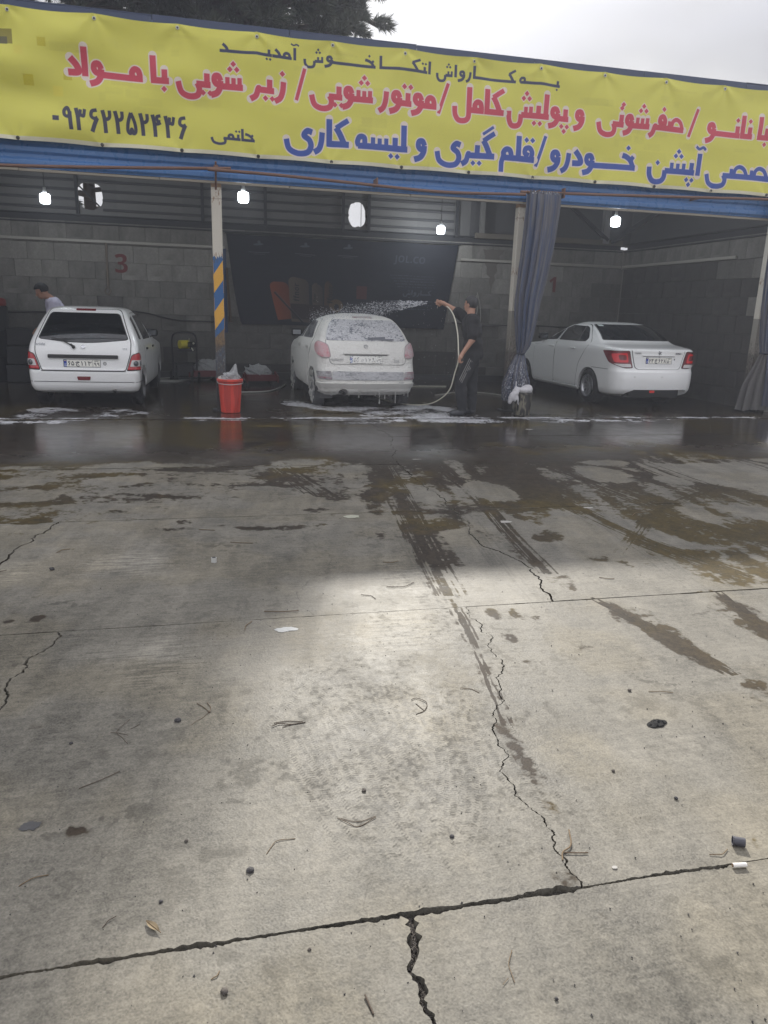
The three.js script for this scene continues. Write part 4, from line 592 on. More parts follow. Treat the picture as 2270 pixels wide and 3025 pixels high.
function plateTex(a, letter, b, c, foam) { return canvas(512, 110, (g, w, h) => {
  g.fillStyle = '#e9e8e0'; g.fillRect(0, 0, w, h); g.strokeStyle = '#23232b'; g.lineWidth = 5; g.strokeRect(3, 3, w - 6, h - 6); g.fillStyle = '#1c3f9c'; g.fillRect(6, 6, 40, h - 12); g.fillStyle = '#e8e8e8'; g.fillRect(10, 14, 30, 6); g.fillStyle = '#2d9a4a'; g.fillRect(10, 10, 30, 5); g.fillStyle = '#c23'; g.fillRect(10, 20, 30, 5); g.fillStyle = '#fff'; g.font = 'bold 20px sans-serif'; g.fillText('I.R.', 10, 76); g.font = 'bold 15px sans-serif'; g.fillText('IRAN', 9, 96);
  g.fillStyle = '#23232b'; g.fillRect(402, 6, 4, h - 12); const k = '#22222c';
  digits(g, a, 60, 148, 88, 62, k); digits(g, b, 236, 392, 88, 62, k);
  if (letter) { g.strokeStyle = k; g.lineWidth = 11; strokePath(g, [[166, 46], [196, 36], [222, 40]], 1); strokePath(g, [[214, 42], [184, 58], [176, 82], [196, 98], [222, 92]], 1); g.fillStyle = k; g.fillRect(196, 66, 12, 12); } else { g.strokeStyle = k; g.lineWidth = 11; strokePath(g, [[168, 82], [214, 82], [218, 56]], 0); strokePath(g, [[184, 66], [196, 46], [208, 62]], 1); }
  digits(g, c, 418, 494, 94, 50, k, 1.0); g.fillStyle = '#444'; g.fillRect(424, 14, 62, 7); g.fillRect(432, 25, 46, 4);
  if (foam) { const q = rng(8); for (let i = 0; i < 900; i++) { g.fillStyle = `rgba(236,237,233,${.25 + .6 * q()})`; g.beginPath(); g.ellipse(q() * w, q() * h, 2 + 7 * q(), 2 + 10 * q(), q(), 0, 7); g.fill(); } }
}); }
const text3 = (t, s, d = .003) => { const g = new TextGeometry(t, { font, size: s, depth: d, curveSegments: 3 }); g.computeBoundingBox(); const b = g.boundingBox; return g.translate(-(b.min.x + b.max.x) / 2, -(b.min.y + b.max.y) / 2, 0); };
function badge(car, name, g, sh, x, y, mat, lift = .006) { const p = sh.rear(x, y), a = sh.rear(x + .02, y), b = sh.rear(x, y + .02), u = new THREE.Vector3(a[0] - p[0], a[1] - p[1], a[2] - p[2]).normalize(), v = new THREE.Vector3(b[0] - p[0], b[1] - p[1], b[2] - p[2]).normalize(), n = u.clone().cross(v).normalize(); v.crossVectors(n, u); const m = part(name, g, mat, car); m.setRotationFromMatrix(new THREE.Matrix4().makeBasis(u, v, n)); m.position.set(p[0] + n.x * lift, p[1] + n.y * lift, p[2] + n.z * lift); return m; }
function archCut(z, r, wd, x0 = .62, drop = 0) { const gs = []; for (const s of [-1, 1]) gs.push(new THREE.CylinderGeometry(r, r, .5, 40).rotateZ(Math.PI / 2).translate(s * (x0 + .25), r * .80 - drop, z)); return gs; }
function mirrorPart(car, sh, s, z, y, m1, m2) { const p = sh.side(s)(z, y); const t = part('wing_mirror', merge([rbox(.20, .13, .10, .035, p[0] + s * .085, y + .07, z + .02, 3), bar([p[0] - s * .04, y, z], [p[0] + s * .08, y + .03, z + .01], .05, .04)]), m1, car); part('mirror_glass', rbox(.14, .078, .008, .003, p[0] + s * .085, y + .07, z + .072), m2, t); }

// ---------------------------------------------------------------- white hatchback, left bay
function hatchback() {
  const sh = makeShape([
    [.20, .38, -2.92, .70, .10, .15, .02], [.245, .50, -2.98, .765, .13, .18, .03], [.34, .545, -3.03, .795, .13, .20, .035], [.50, .555, -3.05, .802, .13, .22, .035], [.545, .545, -3.05, .802, .13, .22, .035], [.57, .515, -3.04, .800, .11, .22, .03],
    [.72, .505, -3.0, .802, .11, .22, .03], [.80, .49, -2.95, .798, .11, .22, .03], [.88, .455, -2.5, .79, .11, .25, .03], [.95, .41, -1.98, .775, .12, .25, .035], [1.15, .26, -1.55, .695, .13, .2, .035], [1.33, .10, -1.12, .605, .13, .2, .035], [1.385, .04, -1.0, .575, .13, .18, .03], [1.425, -.03, -.92, .53, .15, .2, .04], [1.45, -.16, -.85, .43, .2, .2, .05], [1.46, -.40, -.72, .22, .15, .15, .04]], { waist: .025 });
  const car = thing('hatchback_car', 'clean white hatchback with dark rear window and red-and-white tail lamps, left bay', 'car', [-1.80, .006, -12.42], R(-2.2));
  const white = phys(.82, .83, .83, .28, { clearcoat: .8, clearcoatRoughness: .08 }), dirty = phys(.70, .70, .69, .34, { clearcoat: .5, clearcoatRoughness: .15 });
  part('body', carve(sh.body(80), [...archCut(0, .335, .5), ...archCut(-2.345, .335, .5)]), white, car);
  for (const z of [0, -2.345]) part('wheel_well', merge([box(1.25, .42, .66, 0, .42, z)]), CM.well, car);
  part('underbody', box(1.2, .09, 2.9, 0, .235, -1.2), CM.well, car);
  // tailgate with seam, window, garnish
  const gate = [[-.665, .955], [-.665, .80, .05], [-.585, .545, .03], [.585, .545, .03], [.665, .80, .05], [.665, .955], [.50, 1.415, .06], [-.50, 1.415, .06]];
  part('seam', panel(sh.rear, grow(gate, .010), .002, .03), CM.seam, car); const tg = part('tailgate', panel(sh.rear, gate, .005, .03, { rows: 50, cols: 30 }), white, car);
  const win = [[-.625, .985, .03], [-.15, .945, .2], [.15, .945, .2], [.625, .985, .03], [.478, 1.355, .05], [-.478, 1.355, .05]];
  const wet = canvas(512, 256, (g, w, h) => { const q = rng(4); g.fillStyle = '#0d1013'; g.fillRect(0, 0, w, h); for (let i = 0; i < 260; i++) { const x = q() * w, y = Math.pow(q(), .7) * h; g.fillStyle = `rgba(190,205,210,${.1 + .5 * q()})`; g.fillRect(x, y, 1 + 2 * q(), 1 + 3 * q()); } for (let i = 0; i < 420; i++) { g.fillStyle = `rgba(110,135,145,${.03 + .07 * q()})`; g.fillRect(40 + 330 * q(), h * (.70 + .2 * q()), 8 + 50 * q(), 1 + 4 * q()); } });
  const winT = part('rear_window', panel(sh.rear, win, .009, .03, { rows: 24, cols: 30 }), phys(1, 1, 1, .07, { map: wet, clearcoat: .6, clearcoatRoughness: .03 }), car);
  part('window_rubber', panel(sh.rear, grow(win, .012), .007, .03, { rows: 24, cols: 30 }), CM.black, car);
  part('stop_lamp', panel(sh.rear, [[-.14, 1.392], [.14, 1.392], [.14, 1.418], [-.14, 1.418]], .012, .006), CM.darkRed, car);
  const trim = part('tailgate_trim', panel(sh.rear, [[-.49, .715], [.49, .715], [.49, .765], [-.49, .765]], .03, .012), CM.black, car);
  part('number_plate', panel(sh.rear, [[-.28, .59], [.24, .59], [.24, .70], [-.28, .70]], .012, .006), phys(1, 1, 1, .4, { map: plateTex('65', 1, '113', '99') }), car);
  badge(car, 'round_badge', merge([new THREE.TorusGeometry(.028, .006, 8, 20), rbox(.018, .05, .008, .003), rbox(.05, .018, .008, .003)]), sh, 0, .875, CM.chrome, .012);
  badge(car, 'lettering', text3('pride', .042), sh, -.60, .90, std(.35, .36, .38, .3, { metalness: .7 }), .008); badge(car, 'lettering', text3('111', .032), sh, .585, .855, std(.35, .36, .38, .3, { metalness: .7 }), .008);
  badge(car, 'sticker', new THREE.CylinderGeometry(.022, .022, .003, 18).rotateX(Math.PI / 2), sh, .30, .645, std(.55, .56, .56, .5), .008); badge(car, 'sticker_ring', new THREE.TorusGeometry(.022, .003, 6, 18), sh, .30, .645, std(.15, .15, .16, .5), .011);
  { const w = part('wiper', merge([rod([-.13, .875, .0], [-.17, .92, 0], .016), bar([-.13, .885, 0], [-.30, .99, 0], .012, .014), bar([-.22, .97, .004], [-.46, 1.03, .004], .010, .016), new THREE.SphereGeometry(.026, 12, 8).translate(-.13, .875, 0)]), CM.black, car); const p = sh.rear(-.13, .9), q = sh.rear(-.3, 1.0); w.position.z = p[2] + .03; w.rotation.x = 0; w.position.y = 0; const a = Math.atan2(q[2] - p[2], .1); w.geometry.translate(0, -.9, 0).rotateX(a * .9); w.position.y = .9; }
  for (const s of [-1, 1]) { // lamps wrap the corner
    const L = [[s * .615, .55], [s * .905, .555], [s * .905, .77, .05], [s * .80, .805, .04], [s * .69, .77, .04]];
    part('lamp_seal', panel(sh.wrap, grow(L, .010), .006, .02), CM.black, car); const lamp = part('tail_lamp', panel(sh.wrap, L, .014, .02), CM.red, car);
    part('clear_lens', panel(sh.wrap, [[s * .655, .605], [s * .90, .61], [s * .90, .70], [s * .685, .70]], .018, .015), CM.clear, lamp);
    for (const k of [.735, .83]) { const p = sh.wrap(s * k, .652), p2 = sh.wrap(s * (k + .02), .652), n = new THREE.Vector3(p2[2] - p[2], 0, -(p2[0] - p[0])).normalize(); if (n.z < 0) n.negate(); const c = part('reflector', merge([new THREE.SphereGeometry(.036, 16, 8, 0, 6.3, 0, 1.2).scale(1, .35, 1), new THREE.TorusGeometry(.036, .005, 6, 18).rotateX(Math.PI / 2)]), CM.lens, lamp); c.quaternion.setFromUnitVectors(new THREE.Vector3(0, 1, 0), n); c.position.set(p[0] + n.x * .016, p[1], p[2] + n.z * .016); }
  }
  part('bumper_seam', panel(sh.wrap, [[-1.15, .372], [1.15, .372], [1.15, .380], [-1.15, .380]], .004, .001, { cols: 40, rows: 3 }), CM.seam, car); part('bumper_seam', panel(sh.wrap, [[-.60, .528], [.60, .528], [.60, .536], [-.60, .536]], .005, .001, { cols: 30, rows: 3 }), CM.seam, car);
  part('reflector', panel(sh.rear, [[-.085, .405], [.085, .405], [.095, .458], [-.095, .458]], .012, .01), CM.darkRed, car);
  for (const s of [-1, 1]) { // side windows and doors
    const S = sh.side(s), q = [[.17, .975, .02], [-.33, .965, .03], [-.40, .99], [-.30, 1.335, .06], [.06, 1.30, .05]];
    const d1 = [[-.37, .25], [-1.17, .25], [-1.19, .95], [-1.05, 1.37], [-.29, 1.37], [-.22, .95], [-.30, .62]], d2 = [[-1.19, .25], [-2.02, .25], [-2.04, .95], [-1.35, 1.35, .1], [-1.07, 1.37], [-1.21, .95]];
    for (const d of [d1, d2]) { part('seam', panel(S, grow(d, .008), .0015, .04), CM.seam, car); const door = part('door', panel(S, d, .0035, .04), white, car); }
    part('side_window', panel(S, [[-.05, .985], [.10, .99, .03], [-.03, 1.29, .04], [-.20, 1.33, .03]], .007, .02), CM.glass, car);
    part('side_window', panel(S, [[-.28, .975], [-1.13, .97], [-1.02, 1.335], [-.36, 1.335]], .007, .04), CM.glass, car); part('side_window', panel(S, [[-1.26, .97], [-1.93, .965, .02], [-1.42, 1.31, .05], [-1.14, 1.335]], .007, .03), CM.glass, car);
    for (const z of [-.48, -1.30]) { const p = S(z, .83); part('door_handle', rbox(.025, .035, .14, .01, p[0] + s * .012, .83, z), CM.black, car); }
    mirrorPart(car, sh, s, -1.86, .96, CM.black, CM.lens);
    for (const z of [0, -2.345]) wheel(car, s * .765, z, .275, .165, 10, { rim: std(.12, .12, .125, .5, { metalness: .5 }) });
  }
  part('exhaust', new THREE.CylinderGeometry(.026, .026, .22, 14, 1, true).rotateX(Math.PI / 2).translate(.42, .245, .44), std(.18, .17, .16, .4, { metalness: .8, side: THREE.DoubleSide }), car);
}
hatchback();

// ---------------------------------------------------------------- foam-covered hatchback, middle bay
function foamCar() {
  const sh = makeShape([
    [.20, .42, -3.02, .70, .14, .2, .04], [.25, .60, -3.10, .775, .20, .25, .06], [.32, .665, -3.15, .80, .22, .28, .075], [.45, .685, -3.18, .822, .23, .3, .08], [.58, .675, -3.18, .826, .23, .3, .08], [.66, .64, -3.15, .826, .22, .3, .08], [.80, .605, -3.10, .826, .21, .3, .075], [.92, .555, -2.85, .815, .20, .3, .07], [1.0, .505, -2.3, .795, .19, .28, .07], [1.06, .455, -1.95, .762, .20, .25, .08],
    [1.20, .33, -1.6, .70, .20, .2, .08], [1.33, .19, -1.25, .615, .22, .2, .075], [1.385, .11, -1.08, .555, .22, .2, .07], [1.42, .02, -.97, .48, .20, .22, .06], [1.447, -.12, -.88, .38, .2, .2, .06], [1.464, -.26, -.80, .26, .17, .17, .05], [1.473, -.42, -.72, .12, .08, .08, .03]], { waist: .055, ex: 2.15 });
  const car = thing('foamed_hatchback', 'white hatchback covered in dripping soap foam, in the middle bay', 'car', [2.44, .006, -12.36], R(1.2));
  const lump = dataTex(512, 512, (i, j, o) => { const v = fbm(i / 7, j / 10, 4) * .6 + fbm(i / 26, j / 34, 3) * .5; o[0] = o[1] = o[2] = clamp(v) * 255; });
  lump.repeat.set(1.4, 1.4);
  const foam = phys(.82, .815, .78, .58, { bumpMap: lump, bumpScale: .028, sheen: .3, sheenRoughness: .5 });
  const suds = (cover, base, seed, tint = [205, 208, 216]) => dataTex(512, 256, (i, j, o) => { // broken foam film: rows from the lower edge up
    const u = i / 512, v = j / 256, n = fbm(i / 9 + seed, j / 4.6, 4), m = fbm(i / 60 + seed * 2, j / 50, 3), f = ss(.40, .50, n + .55 * (m - .5) + cover), sh2 = .86 + .22 * fbm(i / 5, j / 5 + seed, 2) - .05; for (let k = 0; k < 3; k++) o[k] = clamp(lerp(base[k], tint[k] * sh2, f), 0, 255);
  }, true, THREE.ClampToEdgeWrapping);
  const film = (cover, base, seed, tint) => { const t = suds(cover, base, seed, tint); return phys(1, 1, 1, .42, { map: t, bumpMap: lump, bumpScale: .008 }); };
  const bodyG = carve(sh.body(80), [...archCut(0, .345, .5), ...archCut(-2.44, .345, .5), new THREE.CylinderGeometry(.085, .085, .5, 20).rotateX(Math.PI / 2).translate(-.40, .235, .6)]);
  { // uneven thickness of the foam
    const p = bodyG.attributes.position, n = bodyG.attributes.normal; for (let i = 0; i < p.count; i++) { const x = p.getX(i), y = p.getY(i), z = p.getZ(i), d = .012 * (fbm(x * 9 + z * 7 + 50, y * 9 + z * 3 + 20, 3) - .4); p.setXYZ(i, x + n.getX(i) * d, y + n.getY(i) * d, z + n.getZ(i) * d); } bodyG.computeVertexNormals && (bodyG.deleteAttribute('normal'), bodyG.computeVertexNormals()); }
  part('body', toCreasedNormals(mergeVertices(bodyG.index ? bodyG.toNonIndexed() : bodyG, 1e-4), R(40)), foam, car);
  for (const z of [0, -2.44]) part('wheel_well', box(1.25, .42, .68, 0, .43, z), CM.well, car);
  part('underbody', box(1.2, .10, 3.0, 0, .25, -1.2), CM.well, car);
  const gate = [[-.66, 1.02, .05], [-.60, .70, .06], [.60, .70, .06], [.66, 1.02, .05], [.48, 1.395, .06], [-.48, 1.395, .06]];
  part('seam', panel(sh.rear, grow(gate, .007), .006, .04), std(.3, .3, .3, .7), car); part('tailgate', panel(sh.rear, gate, .012, .04, { rows: 44, cols: 30 }), foam, car);
  const win = [[-.655, 1.05, .06], [.655, 1.05, .06], [.60, 1.22, .08], [.51, 1.365, .10], [-.51, 1.365, .10], [-.60, 1.22, .08]];
  part('rear_window', panel(sh.rear, win, .018, .05, { rows: 30, cols: 34 }), film(.12, [98, 103, 114], 3, [216, 217, 221]), car, 'rear window under a broken film of foam');
  part('stop_lamp', panel(sh.rear, [[-.16, 1.392], [.16, 1.392], [.16, 1.414], [-.16, 1.414]], .02, .006), film(.07, [130, 50, 60], 9, [210, 205, 205]), car);
  part('wiper', merge([bar([.02, 1.095, 0], [.30, 1.115, .012], .014, .03), bar([.05, 1.09, .01], [.44, 1.085, .02], .012, .02), rbox(.08, .03, .03, .01, .06, 1.085, .005)]), std(.2, .21, .24, .6), car).position.z = sh.rear(.2, 1.1)[2] + .035;
  part('tailgate_ledge', panel(sh.rear, [[-.40, .842], [.33, .842], [.33, .856], [-.40, .856]], .03, .004), foam, car); part('ledge_shadow_gap', panel(sh.rear, [[-.38, .832], [.31, .832], [.31, .842], [-.38, .842]], .017, .003), std(.12, .12, .12, .7), car);
  part('number_plate', panel(sh.rear, [[-.30, .715], [.22, .715], [.22, .825], [-.30, .825]], .024, .006), phys(1, 1, 1, .5, { map: plateTex('56', 0, '168', '79', 1), bumpMap: lump, bumpScale: .004 }), car);
  const ghost = std(.42, .42, .42, .6); badge(car, 'emblem', merge([new THREE.TorusGeometry(.03, .007, 6, 12, 4), rbox(.012, .06, .006, .002, -.012, -.01), rbox(.012, .05, .006, .002, .014, -.012), rbox(.03, .012, .006, .002, 0, .025)]), sh, -.03, .965, ghost, .018);
  badge(car, 'lettering', text3('PEUGEOT', .034), sh, -.50, .765, ghost, .017); badge(car, 'lettering', text3('206', .04), sh, .46, .755, std(.5, .5, .5, .6), .017);
  for (const s of [-1, 1]) {
    const L = [[s * .60, .80, .05], [s * .73, .80, .08], [s * 1.0, .915, .06], [s * .98, 1.0, .06], [s * .80, 1.035, .08], [s * .64, .99, .05]];
    part('lamp_seal', panel(sh.wrap, grow(L, .012), .014, .05), std(.38, .34, .34, .6), car); part('tail_lamp', panel(sh.wrap, L, .022, .05), film(s < 0 ? .05 : .06, s < 0 ? [200, 118, 128] : [180, 95, 108], 20 + s, s < 0 ? [222, 190, 194] : [216, 200, 203]), car, 'tail lamp pink under the foam');
    part('reflector_lamp', panel(sh.wrap, [[s * .58, .46], [s * .86, .475], [s * .92, .585], [s * .60, .59]], .013, .02), film(.0, s < 0 ? [120, 112, 116] : [150, 100, 110], 31 + s, [205, 205, 208]), car); part('red_strip', panel(sh.wrap, [[s * .60, .475], [s * .83, .485], [s * .86, .515], [s * .60, .505]], .017, .008), film(.0, [160, 70, 78], 41 + s), car);
  }
  part('bumper_strip', panel(sh.wrap, [[-.58, .46], [.58, .46], [.58, .59], [-.58, .59]], .012, .02, { cols: 40 }), film(.13, [98, 102, 112], 52, [216, 217, 220]), car, 'dark bumper strip showing through streaky foam');
  part('tow_eye_cover', panel(sh.rear, [[.50, .40], [.58, .40], [.58, .44], [.50, .44]], .016, .006), std(.55, .55, .53, .6), car);
  part('bumper_lip', panel(sh.wrap, [[-1.0, .345], [1.0, .345], [1.0, .41], [-1.0, .41]], .022, .03, { cols: 44 }), foam, car);
  const sideFilm = film(-.005, [42, 45, 50], 61, [150, 152, 156]);
  for (const s of [-1, 1]) {
    const S = sh.side(s), d1 = [[-.40, .27], [-1.18, .27], [-1.22, 1.02], [-1.08, 1.38], [-.26, 1.36, .1], [-.13, 1.05], [-.34, .66]], d2 = [[-1.20, .27], [-2.08, .27], [-2.10, 1.02], [-1.35, 1.36, .12], [-1.10, 1.38], [-1.24, 1.02]];
    for (const d of [d1, d2]) { part('seam', panel(S, grow(d, .008), .006, .05), std(.36, .36, .35, .7), car); part('door', panel(S, d, .011, .05), foam, car); }
    part('side_window', panel(S, [[-.20, 1.06, .08], [-1.16, 1.045], [-1.05, 1.345], [-.42, 1.325, .12]], .015, .04), sideFilm, car); part('side_window', panel(S, [[-1.28, 1.04], [-1.98, 1.03, .02], [-1.42, 1.31, .08], [-1.15, 1.345]], .015, .04), sideFilm, car);
    for (const z of [-.42, -1.30]) { const p = S(z, .92); part('door_handle', rbox(.04, .04, .16, .018, p[0] + s * .022, .92, z), foam, car); }
    mirrorPart(car, sh, s, -1.66, 1.04, CM.black, std(.3, .31, .33, .3));
    for (const z of [0, -2.44]) { const w = wheel(car, s * .80, z, .295, .18, 9, { tyre: std(.10, .10, .105, .7, { bumpMap: lump, bumpScale: .006 }), rim: std(.40, .40, .40, .6) }); if (s < 0) { const f = []; const q = rng(z * 10 + 77); for (let i = 0; i < 60; i++) { const a = q() * 6.28, rr = .06 + .23 * Math.sqrt(q()); f.push(new THREE.SphereGeometry(.012 + .03 * q(), 6, 4).scale(.35, 1, 1).translate(-.012, Math.sin(a) * rr, Math.cos(a) * rr)); } const k = part('foam', merge(f), foam, w); k.userData.kind = 'stuff'; } }
  }
  // suds hanging under the bumper: lumps and long drips
  const q = rng(12), drip = (x, L, r) => { const p = sh.rear(clamp(x, -.74, .74), .262); return new THREE.LatheGeometry([[0, -L], [r * .9, -L + r], [r * .6, -L * .6], [r * .7, -L * .25], [r * 1.9, 0], [r * 1.6, .02]].map((a) => new THREE.Vector2(...a)), 7).translate(x, .262, p[2] - .01); };
  for (const [x, L] of [[-.66, .035], [-.58, .05], [-.30, .05], [-.14, .075], [.06, .04], [.20, .16], [.29, .10], [.47, .15], [.62, .05], [.70, .07], [-.22, .03], [.36, .05], [.13, .05]]) part('foam_drip', drip(x, L * 1.2, .0105), foam, car);
  { const f = []; for (let i = 0; i < 120; i++) { const x = -.76 + 1.52 * i / 120; if (x > -.5 && x < -.3) continue; f.push(drip(x, .014 + .03 * q() * q(), .008 + .006 * q())); } part('foam_fringe', merge(f), foam, car).userData.kind = 'stuff'; }
  part('exhaust', new THREE.CylinderGeometry(.03, .03, .25, 14, 1, true).rotateX(Math.PI / 2).translate(-.40, .25, .55), std(.2, .2, .2, .5, { metalness: .6, side: THREE.DoubleSide }), car);
  part('mud_flap', rbox(.20, .14, .012, .004, -.62, .205, .33), std(.12, .12, .125, .6, { bumpMap: lump, bumpScale: .01 }), car); 
}
foamCar();

// ---------------------------------------------------------------- white saloon, right bay
function saloon() {
  const sh = makeShape([
    [.20, .72, -3.40, .76, .22, .2, .06], [.25, .88, -3.5, .82, .27, .25, .08], [.34, .935, -3.56, .848, .29, .3, .09], [.50, .95, -3.6, .858, .30, .3, .10], [.62, .94, -3.6, .860, .29, .3, .10], [.66, .915, -3.58, .860, .27, .3, .095], [.72, .895, -3.55, .860, .26, .3, .09], [.92, .885, -3.3, .850, .25, .3, .08], [.99, .885, -2.7, .835, .24, .3, .07], [1.015, .87, -2.45, .825, .23, .3, .07], [1.035, .80, -2.3, .818, .22, .3, .07], [1.06, .58, -2.15, .808, .20, .28, .06], [1.085, .36, -2.02, .795, .18, .25, .06], [1.12, .23, -1.9, .775, .15, .22, .05],
    [1.22, .05, -1.68, .725, .14, .2, .05], [1.32, -.15, -1.42, .665, .14, .2, .05], [1.385, -.31, -1.22, .62, .15, .2, .05], [1.425, -.45, -1.1, .565, .17, .2, .05], [1.45, -.62, -1.0, .46, .2, .2, .05], [1.46, -.82, -.92, .22, .05, .05, .02]], { waist: .05, ex: 2.2 });
  const car = thing('saloon_car', 'clean white saloon with glowing red tail lamps and a boot, right bay', 'car', [7.66, .006, -12.78], R(2.2));
  const white = phys(.83, .84, .84, .26, { clearcoat: .8, clearcoatRoughness: .08 });
  const diff = new THREE.Shape(); diff.moveTo(-.62, .1); diff.lineTo(.62, .1); diff.lineTo(.62, .29); diff.quadraticCurveTo(.62, .315, .56, .325); diff.lineTo(-.46, .325); diff.lineTo(-.60, .26); diff.closePath();
  part('body', carve(sh.body(80), [...archCut(0, .36, .5), ...archCut(-2.67, .36, .5), new THREE.ExtrudeGeometry(diff, { depth: .5, bevelEnabled: false }).translate(.02, 0, .70)]), white, car);
  for (const z of [0, -2.67]) part('wheel_well', box(1.30, .46, .70, 0, .45, z), CM.well, car);
  part('underbody', box(1.25, .10, 3.6, 0, .26, -1.25), CM.well, car);
  part('diffuser', rbox(1.14, .16, .10, .02, .02, .245, .70), CM.black, car);
  part('boot_side_edge', panel(sh.rear, [[-.545, .995], [.545, .995], [.545, 1.012], [-.545, 1.012]], .008, .006), white, car);
  const lid = [[-.53, 1.0, .03], [-.44, .68, .07], [.44, .68, .07], [.53, 1.0, .03]];
  part('seam', panel(sh.rear, grow(lid, .009), .003, .05), CM.seam, car); const boot = part('boot_lid', panel(sh.rear, lid, .007, .05, { rows: 30, cols: 26 }), white, car);
  part('plate_recess', panel(sh.rear, [[-.33, .735, .05], [.33, .735, .05], [.33, .915], [-.33, .915]], .009, .03), white, car); part('recess_edge', panel(sh.rear, [[-.33, .908], [.33, .908], [.33, .922], [-.33, .922]], .022, .004), white, car); part('recess_gap', panel(sh.rear, [[-.32, .898], [.32, .898], [.32, .908], [-.32, .908]], .011, .002), CM.seam, car);
  part('number_plate', panel(sh.rear, [[-.26, .775], [.26, .775], [.26, .885], [-.26, .885]], .014, .006), phys(1, 1, 1, .4, { map: plateTex('23', 1, '628', '50') }), car);
  const bm = std(.2, .21, .23, .25, { metalness: .8 }), lt = std(.42, .43, .45, .3, { metalness: .8 }); badge(car, 'emblem', merge([0, 1, 2, 3, 4].map((i) => bar([0, 0, 0], [.036 * Math.cos(i * 1.257 + .6), .036 * Math.sin(i * 1.257 + .6), 0], .014, .008))), sh, 0, .962, bm, .012);
  badge(car, 'lettering', text3('TURBO', .026), sh, -.42, .955, lt, .010); badge(car, 'lettering', text3('DENA +', .030), sh, .40, .955, bm, .010); badge(car, 'lock', new THREE.CylinderGeometry(.012, .012, .012, 12).rotateX(Math.PI / 2), sh, 0, .905, CM.black, .014); badge(car, 'sticker', rbox(.022, .03, .004, .002), sh, .315, .855, bm, .012);
  // rear screen with a pale sticker in the corner
  const win = [[-.675, 1.145, .03], [.675, 1.145, .03], [.555, 1.405, .04], [-.555, 1.405, .04]];
  part('window_rubber', panel(sh.rear, grow(win, .012), .006, .03, { rows: 20, cols: 30 }), CM.black, car); part('rear_window', panel(sh.rear, win, .009, .03, { rows: 20, cols: 30 }), CM.glass, car);
  part('window_sticker', panel(sh.rear, [[-.53, 1.372], [-.44, 1.372], [-.445, 1.393], [-.535, 1.393]], .013, .004), std(.6, .68, .66, .4), car);
  for (const s of [-1, 1]) {
    const L = [[s * .50, .70, .03], [s * .66, .70, .06], [s * .95, .79, .06], [s * 1.16, .975, .03], [s * .58, .985, .03]];
    part('lamp_seal', panel(sh.wrap, grow(L, .010), .006, .03), CM.black, car); const lamp = part('tail_lamp', panel(sh.wrap, L, .014, .03, { cols: 26 }), CM.darkRed, car);
    part('lit_element', panel(sh.wrap, [[s * .58, .79], [s * .82, .79], [s * .90, .93], [s * .62, .955]], .018, .03), new THREE.MeshPhysicalMaterial({ color: col(.5, .01, .02), roughness: .2, emissive: col(1, .03, .04), emissiveIntensity: .06, clearcoat: 1 }), lamp);
    part('lamp_core', panel(sh.wrap, [[s * .62, .83], [s * .74, .83], [s * .76, .92], [s * .64, .92]], .022, .03), CM.darkRed, lamp);
    part('clear_lens', panel(sh.wrap, [[s * .52, .708], [s * .68, .708], [s * .84, .765], [s * .54, .765]], .018, .015), CM.clear, lamp);
  }
  part('fog_lamp', rbox(.10, .04, .02, .008, .03, .275, .755), new THREE.MeshStandardMaterial({ color: col(.4, .01, .01), emissive: col(1, .04, .03), emissiveIntensity: .15, roughness: .3 }), car);
  for (const x of [-.46, .07]) { const p = sh.rear(x, .55); part('parking_sensor', new THREE.CylinderGeometry(.014, .014, .01, 14).rotateX(Math.PI / 2).translate(x, .55, p[2] + .002), std(.6, .61, .61, .4), car); }
  part('bumper_seam', panel(sh.wrap, [[-1.5, .655], [-.98, .655], [-.98, .663], [-1.5, .663]], .003, .001, { rows: 3 }), CM.seam, car); part('bumper_seam', panel(sh.wrap, [[.98, .655], [1.5, .655], [1.5, .663], [.98, .663]], .003, .001, { rows: 3 }), CM.seam, car);
  for (const s of [-1, 1]) {
    const S = sh.side(s), d1 = [[-.46, .27], [-1.32, .27], [-1.35, 1.08], [-1.22, 1.40], [-.42, 1.40, .12], [-.10, 1.10], [-.40, .68]], d2 = [[-1.34, .27], [-2.25, .27], [-2.27, 1.05], [-1.45, 1.38, .14], [-1.24, 1.40], [-1.37, 1.08]];
    for (const d of [d1, d2]) { part('seam', panel(S, grow(d, .008), .0015, .05), CM.seam, car); part('door', panel(S, d, .0035, .05), white, car); }
    part('side_window', panel(S, [[-.30, 1.09, .04], [-.24, 1.16, .06], [-.44, 1.365, .1], [-1.20, 1.375], [-1.32, 1.085]], .007, .03), CM.glass, car); part('window_bar', panel(S, [[-.52, 1.09], [-.56, 1.09], [-.58, 1.37], [-.54, 1.37]], .009, .004), CM.black, car);
    part('side_window', panel(S, [[-1.39, 1.085], [-2.15, 1.06, .02], [-1.55, 1.33, .1], [-1.26, 1.375]], .007, .03), CM.glass, car);
    for (const z of [-.62, -1.48]) { const p = S(z, .96); part('door_handle', merge([rbox(.03, .028, .17, .012, p[0] + s * .026, .96, z), rbox(.03, .03, .03, .008, p[0] + s * .012, .96, z - .06)]), white, car); }
    mirrorPart(car, sh, s, -1.98, 1.06, CM.black, CM.lens);
    for (const z of [0, -2.67]) wheel(car, s * .835, z, .31, .20, 10, {}, .2);
    part('sill', panel(S, [[-.40, .215], [-2.25, .215], [-2.25, .265], [-.40, .265]], .02, .015), white, car);
  }
